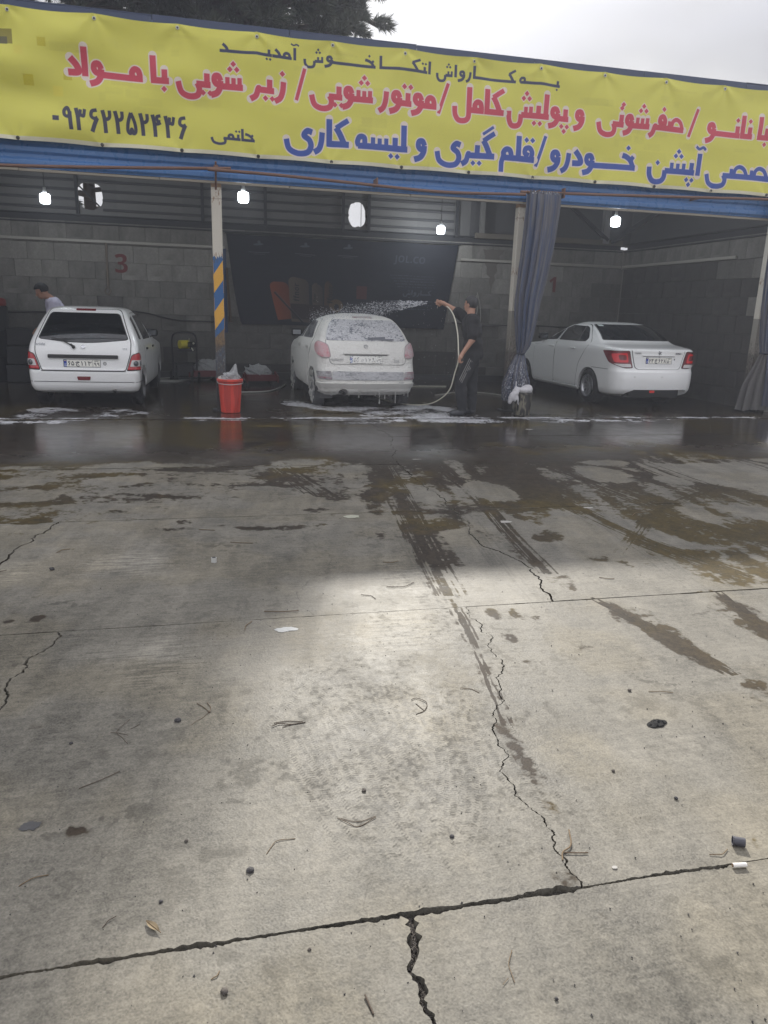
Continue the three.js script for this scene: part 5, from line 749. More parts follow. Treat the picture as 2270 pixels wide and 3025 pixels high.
  part('exhaust', new THREE.CylinderGeometry(.03, .03, .2, 14, 1, true).rotateX(Math.PI / 2).translate(-.52, .235, .74), std(.16, .16, .16, .4, { metalness: .8, side: THREE.DoubleSide }), car);
}
saloon();

// ================================================================ CURTAINS, POSTER, BUCKETS, HOSES, MACHINE
function pleated(levels, folds, seed, top = 1) { // level: [y, centre x, half width, centre z, half depth]; a gathered cloth as a closed pleated tube, open below
  const f = [1, 2, 3, 4].map((k) => curve1(levels.map((l) => l[0]), levels.map((l) => l[k]))), y0 = levels[0][0], y1 = levels[levels.length - 1][0], NY = 110, NA = folds * 12, pos = [], uv = [], idx = [];
  for (let j = 0; j <= NY; j++) { const y = lerp(y0, y1, j / NY), [cx, w, cz, d] = f.map((g) => g(y));
    for (let i = 0; i <= NA; i++) { const a = i / NA * 2 * Math.PI, k = (i % NA) / NA * folds, ph = 2.2 * vn(y * .9 + seed, Math.floor(k) * 3.1) - 1, cr = .5 + .5 * Math.cos((k - Math.floor(k)) * 2 * Math.PI + .4 * ph), am = .16 + .30 * vn(Math.floor(k) * 7.7 + seed, y * .5), q = 1 - am * Math.pow(cr, 1.4) + .04 * (fbm(k * 2, y * 4 + seed, 2) - .5);
      pos.push(cx + Math.cos(a) * w * q, y + .02 * (vn(k * 2, seed) - .5) * (j === 0 ? 2 : 0), cz + Math.sin(a) * d * q); uv.push(i / NA * 2, y / 3.3); if (i && j) { const n = NA + 1, p = j * n + i; idx.push(p - n - 1, p - 1, p - n, p - n, p - 1, p); } } }
  const g = new THREE.BufferGeometry(); g.setAttribute('position', new THREE.Float32BufferAttribute(pos, 3)); g.setAttribute('uv', new THREE.Float32BufferAttribute(uv, 2)); g.setIndex(idx); g.computeVertexNormals(); return g;
}
{
  const cloth = (foamy) => dataTex(512, 512, (i, j, o) => { // worn blue tarpaulin, greyed along the folds, spattered low down
    const y = j / 512 * 3.3, worn = ss(.40, .66, fbm(i / 11, j / 120, 4)), dirtShade = ss(.45, .7, fbm(i / 7 + 40, j / 40, 4)); let r = lerp(.036, .125, worn), g = lerp(.058, .127, worn), b = lerp(.118, .145, worn);
    r = lerp(r, .10, dirtShade * .5); g = lerp(g, .088, dirtShade * .5); b = lerp(b, .085, dirtShade * .5); const low = ss(1.0, .5, y); r *= 1 - .45 * low; g *= 1 - .45 * low; b *= 1 - .4 * low;
    const n = fbm(i / 2.6, j / 4.2, 3), f = foamy * ss(.60, .68, n + .16 * (fbm(i / 40, j / 30, 2) - .5)) * ss(.95, .7, y) * (i % 256 > 100 ? 1 : .5); r = lerp(r, .6, f); g = lerp(g, .61, f); b = lerp(b, .64, f); o[0] = s8(r); o[1] = s8(g); o[2] = s8(b); }, true);
  const mk = (foamy) => new THREE.MeshStandardMaterial({ map: cloth(foamy), roughness: .62, side: THREE.DoubleSide, bumpMap: grime, bumpScale: .006 });
  const cm = mk(1), tie = std(.03, .035, .05, .7);
  const c = thing('tied_curtain', 'worn blue tarpaulin curtain gathered and tied beside the middle column', 'curtain');
  part('upper_cloth', pleated([[.93, 4.82, .062, -11.27, .055], [1.12, 4.855, .13, -11.27, .09], [1.63, 4.86, .205, -11.26, .12], [2.2, 4.92, .25, -11.25, .12], [2.85, 4.975, .275, -11.24, .10], [3.27, 4.985, .285, -11.22, .065], [3.335, 4.985, .285, -11.22, .055]], 11, 3), cm, c);
  part('lower_cloth', pleated([[.20, 4.80, .245, -11.28, .13], [.43, 4.79, .24, -11.28, .13], [.70, 4.79, .16, -11.27, .10], [.87, 4.81, .10, -11.27, .075], [.965, 4.82, .058, -11.27, .05]], 8, 9), cm, c);
  part('tie', new THREE.TorusGeometry(.058, .014, 8, 20).rotateX(Math.PI / 2).translate(4.82, .95, -11.27), tie, c);
  for (let i = 0; i < 12; i++) part('curtain_ring', new THREE.TorusGeometry(.027, .005, 6, 14).rotateY(Math.PI / 2 + .3 * (i % 3 - 1)).translate(4.71 + i * .05, 3.325, -11.22), std(.2, .15, .12, .5, { metalness: .6 }), c);
  const c2 = thing('tied_curtain', 'blue tarpaulin curtain tied low at the right end of the sheds by the side wall', 'curtain');
  const cm2 = mk(0);
  part('upper_cloth', pleated([[1.02, 9.33, .10, -11.27, .07], [1.3, 9.32, .15, -11.27, .09], [2.2, 9.28, .20, -11.26, .10], [3.3, 9.30, .26, -11.23, .09], [3.5, 9.30, .27, -11.22, .06]], 10, 21), cm2, c2);
  part('lower_cloth', pleated([[.06, 9.27, .37, -11.3, .14], [.46, 9.27, .30, -11.29, .13], [.85, 9.31, .15, -11.28, .09], [1.06, 9.33, .09, -11.27, .06]], 9, 27), std(.085, .082, .08, .7, { side: THREE.DoubleSide, bumpMap: grime, bumpScale: .006 }), c2, 'grey lower half of the curtain');
  part('lower_cloth', pleated([[.14, 9.46, .13, -11.17, .05], [.6, 9.44, .12, -11.17, .05], [1.0, 9.38, .07, -11.2, .04]], 5, 31), cm2, c2); part('tie', new THREE.TorusGeometry(.088, .016, 8, 20).rotateX(Math.PI / 2).translate(9.33, 1.03, -11.27), tie, c2);
}
{ // dark printed poster on the back wall
  const t = canvas(1024, 400, (g, w, h) => {
    const q = rng(31); g.fillStyle = '#1b1e29'; g.fillRect(0, 0, w, h); for (let i = 0; i < 500; i++) { g.fillStyle = `rgba(${q() < .5 ? '40,44,58' : '14,15,22'},${.05 + .1 * q()})`; g.fillRect(q() * w, q() * h, 20 + 120 * q(), 2 + 10 * q()); }
    const gr = (c0, c1, x, y, ww, hh, a) => { g.save(); g.translate(x, y); g.rotate(a); const l = g.createLinearGradient(0, 0, ww, 0); l.addColorStop(0, c0); l.addColorStop(1, c1); g.fillStyle = l; g.beginPath(); g.moveTo(0, hh); g.lineTo(0, 26); g.quadraticCurveTo(0, 0, 26, 0); g.lineTo(ww - 26, 6); g.quadraticCurveTo(ww, 10, ww, 36); g.lineTo(ww, hh); g.fill(); g.restore(); };
    gr('#7a3a1c', '#5c2a18', 160, 205, 85, 175, -.12); gr('#554a42', '#3d3734', 250, 178, 92, 205, .02); gr('#4b423b', '#332e2d', 355, 198, 50, 160, 0); gr('#463226', '#2a2324', 416, 186, 40, 140, .05);
    g.fillStyle = '#2a2224'; g.fillRect(250, 300, 230, 70); g.fillStyle = '#4a3a28'; g.beginPath(); g.ellipse(468, 300, 34, 30, 0, 0, 7); g.fill(); g.fillStyle = '#12131a'; g.beginPath(); g.ellipse(470, 306, 12, 14, 0, 0, 7); g.fill(); g.fillStyle = '#5b3020'; g.fillRect(445, 350, 26, 22); g.fillStyle = '#47282c'; g.fillRect(565, 205, 50, 60);
    g.strokeStyle = '#0e0f15'; g.lineWidth = 7; strokePath(g, [[180, 250], [240, 320], [300, 385]], 1); g.strokeStyle = '#4d5058'; g.lineWidth = 2; strokePath(g, [[185, 246], [245, 316], [305, 381]], 1);
    g.fillStyle = '#14151c'; g.font = 'bold 34px sans-serif'; for (const [x, y] of [[292, 290], [450, 292]]) { g.save(); g.translate(x, y); g.rotate(-1.52); g.fillText('ffnor', 0, 0); g.restore(); } g.font = 'bold 18px sans-serif'; g.save(); g.translate(372, 290); g.rotate(-1.55); g.fillText('ffnor', 0, 0); g.restore();
    g.fillStyle = '#4d525f'; for (const x of [130, 330, 520]) { g.beginPath(); g.ellipse(x, 38, 22, 5, -.1, 0, 7); g.fill(); g.beginPath(); g.arc(x + 4, 28, 7, 0, 7); g.fill(); g.fillRect(x - 45, 72, 90, 3); g.fillRect(x - 24, 80, 50, 2); }
    g.font = 'bold 44px sans-serif'; g.fillStyle = '#3c414d'; g.fillText('JOL.CO', 735, 92); for (let i = 0; i < 5; i++) { g.fillStyle = '#3a3f4c'; for (let x = 720 + 10 * i; x < 940; x += 5 + 9 * q()) g.fillRect(x, 150 + i * 13, 3 + 6 * q(), 3); } g.fillStyle = '#41464f'; g.font = 'bold 30px sans-serif'; word(g, 'ki _.8 af r w A shI', 790, 930, 240, 22, '#434853', null); for (let i = 0; i < 3; i++) for (let x = 700 + 14 * i; x < 940; x += 6 + 10 * q()) { g.fillStyle = '#414653'; g.fillRect(x, 268 + i * 19, 4 + 6 * q(), 4); }
  });
  const p = thing('poster', 'big dark printed poster with orange and grey bottles, hung on the back wall', 'poster');
  const nx = 80, ny = 30, pos = [], uv = [], idx = []; for (let j = 0; j <= ny; j++) for (let i = 0; i <= nx; i++) { const u = i / nx, v = j / ny, x = lerp(lerp(.70, .41, Math.pow(v, .7)), lerp(5.20, 5.46, v), u), y = lerp(1.16 + .015 * Math.sin(u * 9), 2.985 - .02 * Math.sin(u * Math.PI * 4) ** 2, v); pos.push(x, y, ZB + .045 + .02 * (fbm(u * 9, v * 3 + u * 4, 3) - .5)); uv.push(u, v); if (i && j) { const q = j * (nx + 1) + i; idx.push(q - nx - 2, q - nx - 1, q - 1, q - 1, q - nx - 1, q); } }
  const g = new THREE.BufferGeometry(); g.setAttribute('position', new THREE.Float32BufferAttribute(pos, 3)); g.setAttribute('uv', new THREE.Float32BufferAttribute(uv, 2)); g.setIndex(idx); g.computeVertexNormals();
  part('printed_sheet', g, phys(1, 1, 1, .7, { map: t }), p); part('hanging_bar', rod([.38, 2.99, ZB + .05], [5.5, 3.0, ZB + .05], .016), std(.05, .05, .05, .6), p);
  const bl = thing('blue_wall_strip', 'dark blue strip hanging on the back wall behind the striped column', 'strip'); part('strip', rbox(.20, 1.7, .02, .006, .30, 1.83, ZB + .02), std(.03, .05, .11, .6), bl);
  const bs = thing('brown_panel', 'thin brown panel leaning beside the left edge of the dark poster', 'panel'); part('board', bar([.47, 1.2, ZB + .05], [.41, 2.3, ZB + .03], .16, .012), std(.10, .065, .045, .7), bs);
}
{ // red bucket, in front of the striped column
  const b = thing('bucket', 'tall red plastic bucket standing before the striped column', 'bucket', [.285, .006, -11.33]);
  const red = new THREE.MeshPhysicalMaterial({ roughness: .38, map: dataTex(256, 128, (i, j, o) => { const d = ss(.46, .66, fbm(i / 16, j / 30, 4)) * .5 + ss(.5, .7, fbm(i / 5 + 9, j / 9, 3)) * .22 * (j < 90 ? 1 : .4); o[0] = s8(.62 * (1 - d * .55)); o[1] = s8(.065 * (1 - d * .6)); o[2] = s8(.045 * (1 - d * .5)); }, true) });
  const pr = [[0, .012], [.128, .0], [.141, .012], [.150, .15], [.162, .30], [.171, .452], [.180, .455], [.190, .463], [.190, .492], [.183, .50], [.172, .497], [.166, .46], [.152, .25], [.138, .03], [0, .022]].map((p) => new THREE.Vector2(...p));
  part('body', toCreasedNormals(new THREE.LatheGeometry(pr, 40), R(35)), red, b); part('handle', tube([[-.185, .47, .0], [-.17, .44, .12], [0, .425, .195], [.17, .44, .12], [.185, .47, 0]], .006, 24), std(.5, .5, .5, .4, { metalness: .8 }), b);
  const q = rng(5), bag = thing('plastic_bag', 'crumpled clear plastic bag stuffed into the red bucket', 'bag', [.295, .45, -11.33]);
  const g = new THREE.IcosahedronGeometry(1, 14), P = g.attributes.position, v = new THREE.Vector3(); for (let i = 0; i < P.count; i++) { v.fromBufferAttribute(P, i); const n = fbm(v.x * 2.4 + v.y * 3 + 20, v.z * 2.4 + v.y * 2 + 31, 4), rd = .75 + .5 * Math.abs(n - .5) * 2 + .12 * n; let x = v.x * .145 * rd, y = v.y * .10 * rd + .05, z = v.z * .13 * rd; const pk = Math.exp(-(((v.x - .42) / .34) ** 2)) * clamp(v.y); y += .155 * pk; x += .03 * pk * v.y; P.setXYZ(i, x, y, z); } const g2 = toCreasedNormals(mergeVertices(g), R(14));
  const film = phys(.62, .63, .64, .28, { transmission: .55, thickness: 0, side: THREE.DoubleSide, bumpMap: grime, bumpScale: .012 }); part('crumpled_film', g2, film, bag);
  const pap = thing('paper_scrap', 'white folded paper scrap at the left rim of the red bucket', 'paper', [.145, .49, -11.30]); part('sheet', merge([box(.05, .10, .003).rotateZ(.3).rotateY(.5), box(.04, .07, .003, .025, -.01, .01).rotateZ(-.6)]), std(.7, .69, .64, .8), pap);
  // clear bags and dark red tray on the floor behind, at the wall
  const tray = (name, label, x, z, w) => { const t = thing(name, label, 'tray', [x, .02, z], .15); part('tray', merge([box(w, .02, .34, 0, .08, 0), bar([-w / 2, .09, .17], [-w / 2, .20, .2], .02, .34), bar([w / 2, .09, .17], [w / 2, .22, .2], .02, .34), box(w, .12, .02, 0, .14, .17), box(w, .12, .02, 0, .14, -.17)]), std(.12, .02, .022, .5), t); part('foot', merge([-.4, .4].flatMap((a) => [-.12, .12].map((c) => box(.03, .08, .03, a * w, .03, c)))), CM.black, t); };
  tray('red_tray', 'dark red tray on the floor right behind the red bucket', .98, -15.5, .62); tray('red_tray', 'dark red tray at the back wall left of the striped column', -.10, -16.3, .72);
  const lump = (label, x, y, z, w, h, s) => { const b2 = thing('plastic_bag', label, 'bag', [x, y, z]); const g = new THREE.IcosahedronGeometry(1, 12), P = g.attributes.position, v = new THREE.Vector3(); for (let i = 0; i < P.count; i++) { v.fromBufferAttribute(P, i); const n = fbm(v.x * 3 + v.y * 4 + s, v.z * 3 + v.y * 2 + s, 4), rd = .7 + .9 * Math.abs(n - .5) + .2 * n; P.setXYZ(i, v.x * w * rd, Math.max(v.y * h * rd, -.03), v.z * .17 * rd); } part('crumpled_film', toCreasedNormals(mergeVertices(g), R(14)), film, b2); };
  lump('clear plastic bag heap lying in the dark red tray behind the bucket', .95, .22, -15.5, .30, .20, 7); lump('clear plastic bag heap in the tray left of the striped column', -.02, .24, -16.3, .34, .22, 17); lump('small grey plastic scrap beside the left tray', -.52, .06, -16.25, .14, .09, 23);
}
{ // dark bucket with towels under the tied curtain
  const b = thing('bucket', 'stained dark bucket under the tied blue curtain', 'bucket', [4.80, .006, -11.0]);
  const m = new THREE.MeshStandardMaterial({ roughness: .6, map: dataTex(256, 128, (i, j, o) => { const d = ss(.50, .62, fbm(i / 9, j / 9, 4)) * ss(118, 40, j); o[0] = s8(lerp(.028, .20, d)); o[1] = s8(lerp(.027, .185, d)); o[2] = s8(lerp(.026, .14, d)); }, true) });
  part('body', toCreasedNormals(new THREE.LatheGeometry([[0, .01], [.118, 0], [.122, .01], [.132, .20], [.139, .335], [.148, .34], [.148, .37], [.140, .372], [.132, .34], [.118, .05], [0, .03]].map((p) => new THREE.Vector2(...p)), 36), R(35)), m, b); part('handle', tube([[-.145, .35, 0], [-.17, .33, -.06], [0, .37, -.15], [.17, .37, -.05], [.20, .375, 0]], .005, 20), CM.black, b);
  const white = std(.50, .49, .51, .9, { bumpMap: fineBump, bumpScale: .004, side: THREE.DoubleSide });
  const sdfT = (blobs) => nets((x, y, z) => { let d = 9; for (const [a, c, ra, rb] of blobs) d = smin(d, cap(x, y, z, a, c, ra, rb), .03); return d + .018 * (fbm(x * 22 + z * 9, y * 22 + 7, 3) - .5); }, [-.34, .02, -.2], [.22, .60, .2], .010);
  const t1 = thing('towel', 'white towel hanging over the left rim of the dark bucket', 'towel', [4.80, .006, -11.0]); part('cloth', sdfT([[[-.10, .40, .03], [-.17, .39, .08], .05, .035], [[-.17, .38, .08], [-.24, .30, .11], .035, .04], [[-.22, .32, .10], [-.26, .22, .11], .05, .03], [[-.15, .36, .11], [-.13, .18, .14], .025, .008], [[-.19, .34, .12], [-.19, .24, .14], .03, .014], [[-.14, .42, .02], [-.13, .53, .0], .02, .006]]), white, t1);
  const t2 = thing('towel', 'white towel bundle heaped in the dark bucket', 'towel', [4.80, .006, -11.0]); part('cloth', sdfT([[[-.02, .38, .02], [.06, .39, 0], .07, .08], [[.02, .42, -.03], [.09, .43, .0], .04, .045], [[-.06, .40, .06], [.0, .39, .08], .04, .035]]), white, t2);
}
{ // hoses
  const wht = phys(.62, .60, .50, .4), pale = std(.34, .34, .32, .5), blk = std(.02, .02, .022, .4);
  const hose = (label, pts, r, m, seg = 60) => { const t = thing('hose', label, 'hose'); part('line', tube(pts, r, seg, 8), m, t); return t; };
  hose('pale thin hose from the nozzle past the left hand to the floor', [[3.47, 1.655, -11.42], [3.53, 1.66, -11.41], [3.60, 1.62, -11.35], [3.635, 1.5, -11.15], [3.645, 1.25, -10.95], [3.63, 1.0, -10.82], [3.625, .86, -10.78], [3.60, .66, -10.85], [3.575, .42, -10.95], [3.50, .20, -11.3], [3.38, .05, -11.9], [3.1, .022, -12.4], [2.95, .022, -13.4], [3.3, .022, -14.6], [4.0, .022, -15.2], [4.9, .022, -15.3]], .0095, wht, 140);
  hose('pale hose winding over the floor at the back wall, left bay', [[-1.2, .03, -15.7], [-.89, .022, -15.78], [-.64, .022, -15.85], [-.45, .022, -16.2], [-.25, .022, -16.35], [-.07, .022, -16.3], [.05, .06, -16.45], [.14, .2, -16.6]], .014, pale);
  hose('second pale hose crossing the floor behind the hatchback', [[-1.5, .02, -16.2], [-.96, .02, -16.5], [-.67, .04, -16.45], [-.5, .02, -16.2], [-.81, .02, -16.05], [-1.2, .02, -16.1]], .012, pale);
  hose('thin hose on the wet floor left of the foamed car', [[.35, .022, -13.9], [.65, .022, -13.93], [.94, .022, -14.0], [1.25, .022, -14.5], [1.5, .022, -15.4]], .013, pale);
  hose('hose arc on the floor between worker and tied curtain', [[4.15, .022, -13.6], [4.4, .022, -13.8], [4.7, .022, -14.1], [5.2, .022, -14.1], [5.6, .022, -13.5]], .013, std(.25, .24, .21, .5));
  hose('looped pale cable hanging on the wall behind the worker', [[5.95, 2.0, ZB + .06], [6.02, 1.75, ZB + .08], [6.06, 1.4, ZB + .08], [5.98, 1.15, ZB + .08], [5.93, 1.3, ZB + .08], [5.97, 1.6, ZB + .08], [5.94, 1.95, ZB + .07]], .011, std(.3, .29, .27, .5), 50);
  // pressure washer against the wall
  const pw = thing('pressure_washer', 'dark tubular pump frame with a yellow motor at the back wall', 'machine', [-.50, .006, -16.2]); const dk = std(.018, .018, .02, .5);
  part('frame', merge([tube([[-.24, .05, 0], [-.24, .5, 0], [-.235, .88, 0], [-.18, .95, 0], [.18, .95, 0], [.235, .88, 0], [.24, .5, 0], [.24, .05, 0]], .02, 60), rod([-.24, .36, 0], [.24, .36, 0], .016), rod([-.24, .08, 0], [-.24, .08, .34], .016), rod([.24, .08, 0], [.24, .08, .34], .016), rod([-.24, .08, .34], [.24, .08, .34], .016)]), dk, pw);
  part('motor', new THREE.CylinderGeometry(.085, .085, .20, 24).rotateZ(Math.PI / 2).rotateY(.5).translate(.0, .74, .1), phys(.55, .47, .03, .4), pw); part('pump', merge([new THREE.CylinderGeometry(.05, .06, .14, 18).rotateZ(Math.PI / 2).rotateY(.5).translate(.15, .74, .15), box(.06, .14, .06, .14, .72, .14), box(.34, .03, .2, .04, .62, .1)]), dk, pw); part('valve', merge([new THREE.SphereGeometry(.022, 10, 8).translate(.19, .77, .21), rod([.10, .80, .16], [.11, .86, .18], .012), rod([.15, .68, .2], [.18, .62, .22], .012)]), std(.62, .60, .5, .3, { metalness: .6 }), pw); part('tank', rbox(.34, .26, .24, .03, 0, .22, .12), std(.025, .025, .027, .5), pw);
  for (const x of [-.28, .28]) part('wheel', new THREE.CylinderGeometry(.10, .10, .05, 20).rotateZ(Math.PI / 2).translate(x, .10, .04), CM.rubber, pw);
  // dark drum with a red lid, far left
  const dr = thing('storage_drum', 'tall dark drum with red lid at the left picture edge', 'drum', [-4.15, .006, -15.9]); part('body', toCreasedNormals(new THREE.LatheGeometry([[0, 0], [.40, 0], [.42, .02], [.42, .45], [.435, .47], [.42, .49], [.42, .92], [.435, .94], [.42, .96], [.42, 1.38], [.38, 1.42]].map((p) => new THREE.Vector2(...p)), 36), R(40)), std(.02, .02, .022, .6, { bumpMap: grime, bumpScale: .006 }), dr); part('lid', new THREE.LatheGeometry([[.40, 1.40], [.41, 1.44], [.40, 1.52], [.34, 1.55], [0, 1.56]].map((p) => new THREE.Vector2(...p)), 30), std(.16, .02, .015, .6), dr);
  const cr = thing('dark_crate_stack', 'dark stacked crates left of the white hatchback', 'crates', [-3.35, .006, -15.7]); for (let k = 0; k < 3; k++) part('crate', merge([rbox(.72, .32, .5, .02, .03 * (k - 1), .17 + k * .34, 0), box(.5, .05, .52, .03 * (k - 1), .24 + k * .34, 0)]), std(.02, .02, .022, .7), cr);
}

// ================================================================ PEOPLE
// Figures are built from joints; skin first, then clothes as looser shells over the same joints.
function figure(name, label, pos, P) {
  const f = thing(name, label, 'person', pos), { J, D, L } = P; // D: facing, L: the figure's left
  const add = (a, b, c = 1) => [a[0] + b[0] * c, a[1] + b[1] * c, a[2] + b[2] * c], mix = (a, b, t) => [lerp(a[0], b[0], t), lerp(a[1], b[1], t), lerp(a[2], b[2], t)];
  const sides = ['l', 'r'];
  const torso = (x, y, z, g) => { // pelvis, waist and chest as flattened forms
    let d = cap(x, y, z, add(J.pelvis, L, .07), add(J.pelvis, L, -.07), .105 + g, .105 + g);
    d = smin(d, cap(x, y, z, J.pelvis, J.waist, .115 + g, .105 + g), .06); d = smin(d, cap(x, y, z, add(J.waist, L, .05), add(J.waist, L, -.05), .10 + g, .10 + g), .05);
    d = smin(d, cap(x, y, z, add(J.chest, L, .08), add(J.chest, L, -.08), .112 + g, .112 + g), .08); d = smin(d, cap(x, y, z, mix(J.chest, J.neck, .55), J.chest, .10 + g, .12 + g), .06);
    for (const s of sides) d = smin(d, cap(x, y, z, mix(J.chest, J.neck, .6), J['sh' + s], .07 + g, .058 + g), .05); return d; };
  const arm = (x, y, z, s, g, t0 = 0, t1 = 1) => { let d = cap(x, y, z, J['sh' + s], J['el' + s], .058 + g, .046 + g); if (t1 > .5) d = smin(d, cap(x, y, z, J['el' + s], J['wr' + s], .043 + g, .029 + g), .02); return d; };
  const leg = (x, y, z, s, g) => smin(cap(x, y, z, J['hip' + s], J['kn' + s], .088 + g, .060 + g), smin(cap(x, y, z, J['kn' + s], mix(J['kn' + s], J['an' + s], .35), .058 + g, .062 + g), cap(x, y, z, mix(J['kn' + s], J['an' + s], .35), J['an' + s], .060 + g, .040 + g), .03), .03);
  const foot = (x, y, z, s, g) => cap(x, y, z, add(J['an' + s], [0, -.035, 0]), J['toe' + s], .042 + g, .034 + g);
  const H = J.head, up = P.headUp, Fd = P.look, Rt = [up[1] * Fd[2] - up[2] * Fd[1], up[2] * Fd[0] - up[0] * Fd[2], up[0] * Fd[1] - up[1] * Fd[0]];
  const hp = (a, b, c) => add(add(add(H, Fd, a), up, b), Rt, c); // forwards, up, sideways from the head centre
  const ell = (x, y, z, c, ra, rb, rc) => { const v = [x - c[0], y - c[1], z - c[2]], a = v[0] * Fd[0] + v[1] * Fd[1] + v[2] * Fd[2], b = v[0] * up[0] + v[1] * up[1] + v[2] * up[2], e = v[0] * Rt[0] + v[1] * Rt[1] + v[2] * Rt[2]; const k = Math.sqrt((a / ra) ** 2 + (b / rb) ** 2 + (e / rc) ** 2); return (k - 1) * Math.min(ra, rb, rc); };
  const skull = (x, y, z, g) => ell(x, y, z, hp(-.012, .025, 0), .098 + g, .095 + g, .077 + g);
  const head = (x, y, z) => { let d = skull(x, y, z, 0); d = smin(d, ell(x, y, z, hp(.03, -.06, 0), .062, .066, .055), .03); d = smin(d, cap(x, y, z, hp(.086, -.005, 0), hp(.106, -.035, 0), .009, .014), .012); d = smin(d, cap(x, y, z, hp(.080, -.072, -.018), hp(.080, -.072, .018), .011, .011), .01);
    for (const s of [-1, 1]) { d = smin(d, ell(x, y, z, hp(-.005, -.015, s * .078), .024, .034, .011), .008); d = Math.max(d, -cap(x, y, z, hp(.092, .008, s * .03), hp(.094, .008, s * .034), .013, .013)); d = smin(d, cap(x, y, z, hp(.080, .007, s * .031), hp(.081, .007, s * .033), .012, .012), .003); } return smin(d, cap(x, y, z, hp(-.02, -.06, 0), J.neck, .052, .058), .03); };
  const hand = (x, y, z, s) => { const h = P.hands[s], w = J['wr' + s]; let d = cap(x, y, z, w, add(w, h.dir, .03), .027, .028); const c = add(w, h.dir, .055); d = smin(d, cap(x, y, z, add(c, h.across, .022), add(c, h.across, -.022), .019, .019), .02); d = smin(d, cap(x, y, z, add(w, h.dir, .085), w, .024, .026), .02);
    [-.033, -.011, .011, .031].forEach((o, i) => { const k0 = add(add(w, h.dir, .092), h.across, o), k1 = add(add(k0, h.dir, [.03, .036, .033, .026][i]), h.curl, .014), k2 = add(add(k1, h.dir, -.004), h.curl, [.026, .030, .028, .022][i]), k3 = add(add(k2, h.dir, -.018), h.curl, .010); d = Math.min(d, Math.min(cap(x, y, z, k0, k1, .0095, .009), Math.min(cap(x, y, z, k1, k2, .009, .0085), cap(x, y, z, k2, k3, .0085, .0075)))); });
    const t0 = add(add(w, h.dir, .035), h.across, -.030), t1 = add(add(t0, h.dir, .025), add([0, 0, 0], h.across, -.02)), t2 = add(add(t1, h.dir, .02), h.curl, .028); return smin(d, smin(cap(x, y, z, t0, t1, .012, .0105), cap(x, y, z, t1, t2, .0105, .009), .004), .008); };
  const bounds = (pts, m) => [[0, 1, 2].map((k) => Math.min(...pts.map((p) => p[k])) - m), [0, 1, 2].map((k) => Math.max(...pts.map((p) => p[k])) + m)];
  const all = Object.values(J);
  const skin = P.skin, geos = []; { const [a, b] = bounds(all.filter((p) => p !== J.head), .16); a[1] = Math.max(a[1], 0); geos.push(nets((x, y, z) => { let d = torso(x, y, z, -.012); for (const s of sides) { d = smin(d, arm(x, y, z, s, 0), .02); d = smin(d, leg(x, y, z, s, -.012), .03); d = smin(d, foot(x, y, z, s, -.008), .02); } return smin(d, cap(x, y, z, J.neck, hp(-.02, -.06, 0), .058, .050), .03); }, a, b, .013)); }
  { const [a, b] = bounds([H, J.neck], .15); a[1] = J.neck[1] - .02; geos.push(nets(head, a, b, .0045)); } for (const s of sides) { const [a, b] = bounds([J['wr' + s], add(J['wr' + s], P.hands[s].dir, .1)], .085); geos.push(nets((x, y, z) => hand(x, y, z, s), a, b, .004)); }
  part('body', mergeGeometries(geos), skin, f);
  const wr = (x, y, z) => .026 * (fbm(x * 9 + z * 7 + 30, y * 15 + z * 5 + x * 6 + 3, 3) - .5);
  { const [a, b] = bounds([H], .14); part('hair', nets((x, y, z) => { const v = [x - H[0], y - H[1], z - H[2]], fw = v[0] * Fd[0] + v[1] * Fd[1] + v[2] * Fd[2], u = v[0] * up[0] + v[1] * up[1] + v[2] * up[2]; const line = fw > .02 ? .045 + (fw - .02) * .25 : P.nape + fw * .2; return Math.max(skull(x, y, z, P.hairThick + .004 * (fbm(x * 60, y * 60 + z * 50, 2) - .5)), (line - u) * .8); }, a, b, .006), P.hair, f); }
  { const [a, b] = bounds(all.filter((p) => p[1] > J.pelvis[1] - .2), .16); a[1] = P.hem - .02; part('shirt', nets((x, y, z) => { let d = torso(x, y, z, .028) + wr(x, y, z); d = smin(d, cap(x, y, z, J.pelvis, J.waist, .15, .14), .03); for (const s of sides) { const m = mix(J['sh' + s], J['el' + s], P.sleeve); d = smin(d, cap(x, y, z, J['sh' + s], m, .085, .082) + wr(x, y, z), .03); } d = Math.max(d, P.hem - y); d = Math.max(d, -cap(x, y, z, J.neck, add(J.neck, [0, .2, 0]), .066, .075)); return d; }, a, b, .011), P.shirt, f); }
  { const [a, b] = bounds([J.pelvis, J.hipl, J.hipr, J.knl, J.knr, J.anl, J.anr], .15); a[1] = .06; part('trousers', nets((x, y, z) => { let d = Math.max(torso(x, y, z, .006), y - P.hem - .06); for (const s of sides) d = smin(d, leg(x, y, z, s, .028) + wr(x, y, z), .035); return Math.max(d, .08 - y); }, a, b, .012), P.trousers, f); }
  for (const s of sides) { const A = J['an' + s], K = J['kn' + s], T = J['toe' + s], [a, b] = bounds([mix(A, K, P.bootTop + .1), A, T], .10); a[1] = -.004; part('boot', nets((x, y, z) => { let d = cap(x, y, z, add(A, [0, -.03, 0]), mix(A, K, P.bootTop), .058, .074); d = smin(d, foot(x, y, z, s, .014), .03); d = Math.max(d, -y + .002); return Math.max(d, y - mix(A, K, P.bootTop)[1]); }, a, b, .009), P.boots, f); }
  return { f, mix, add };
}
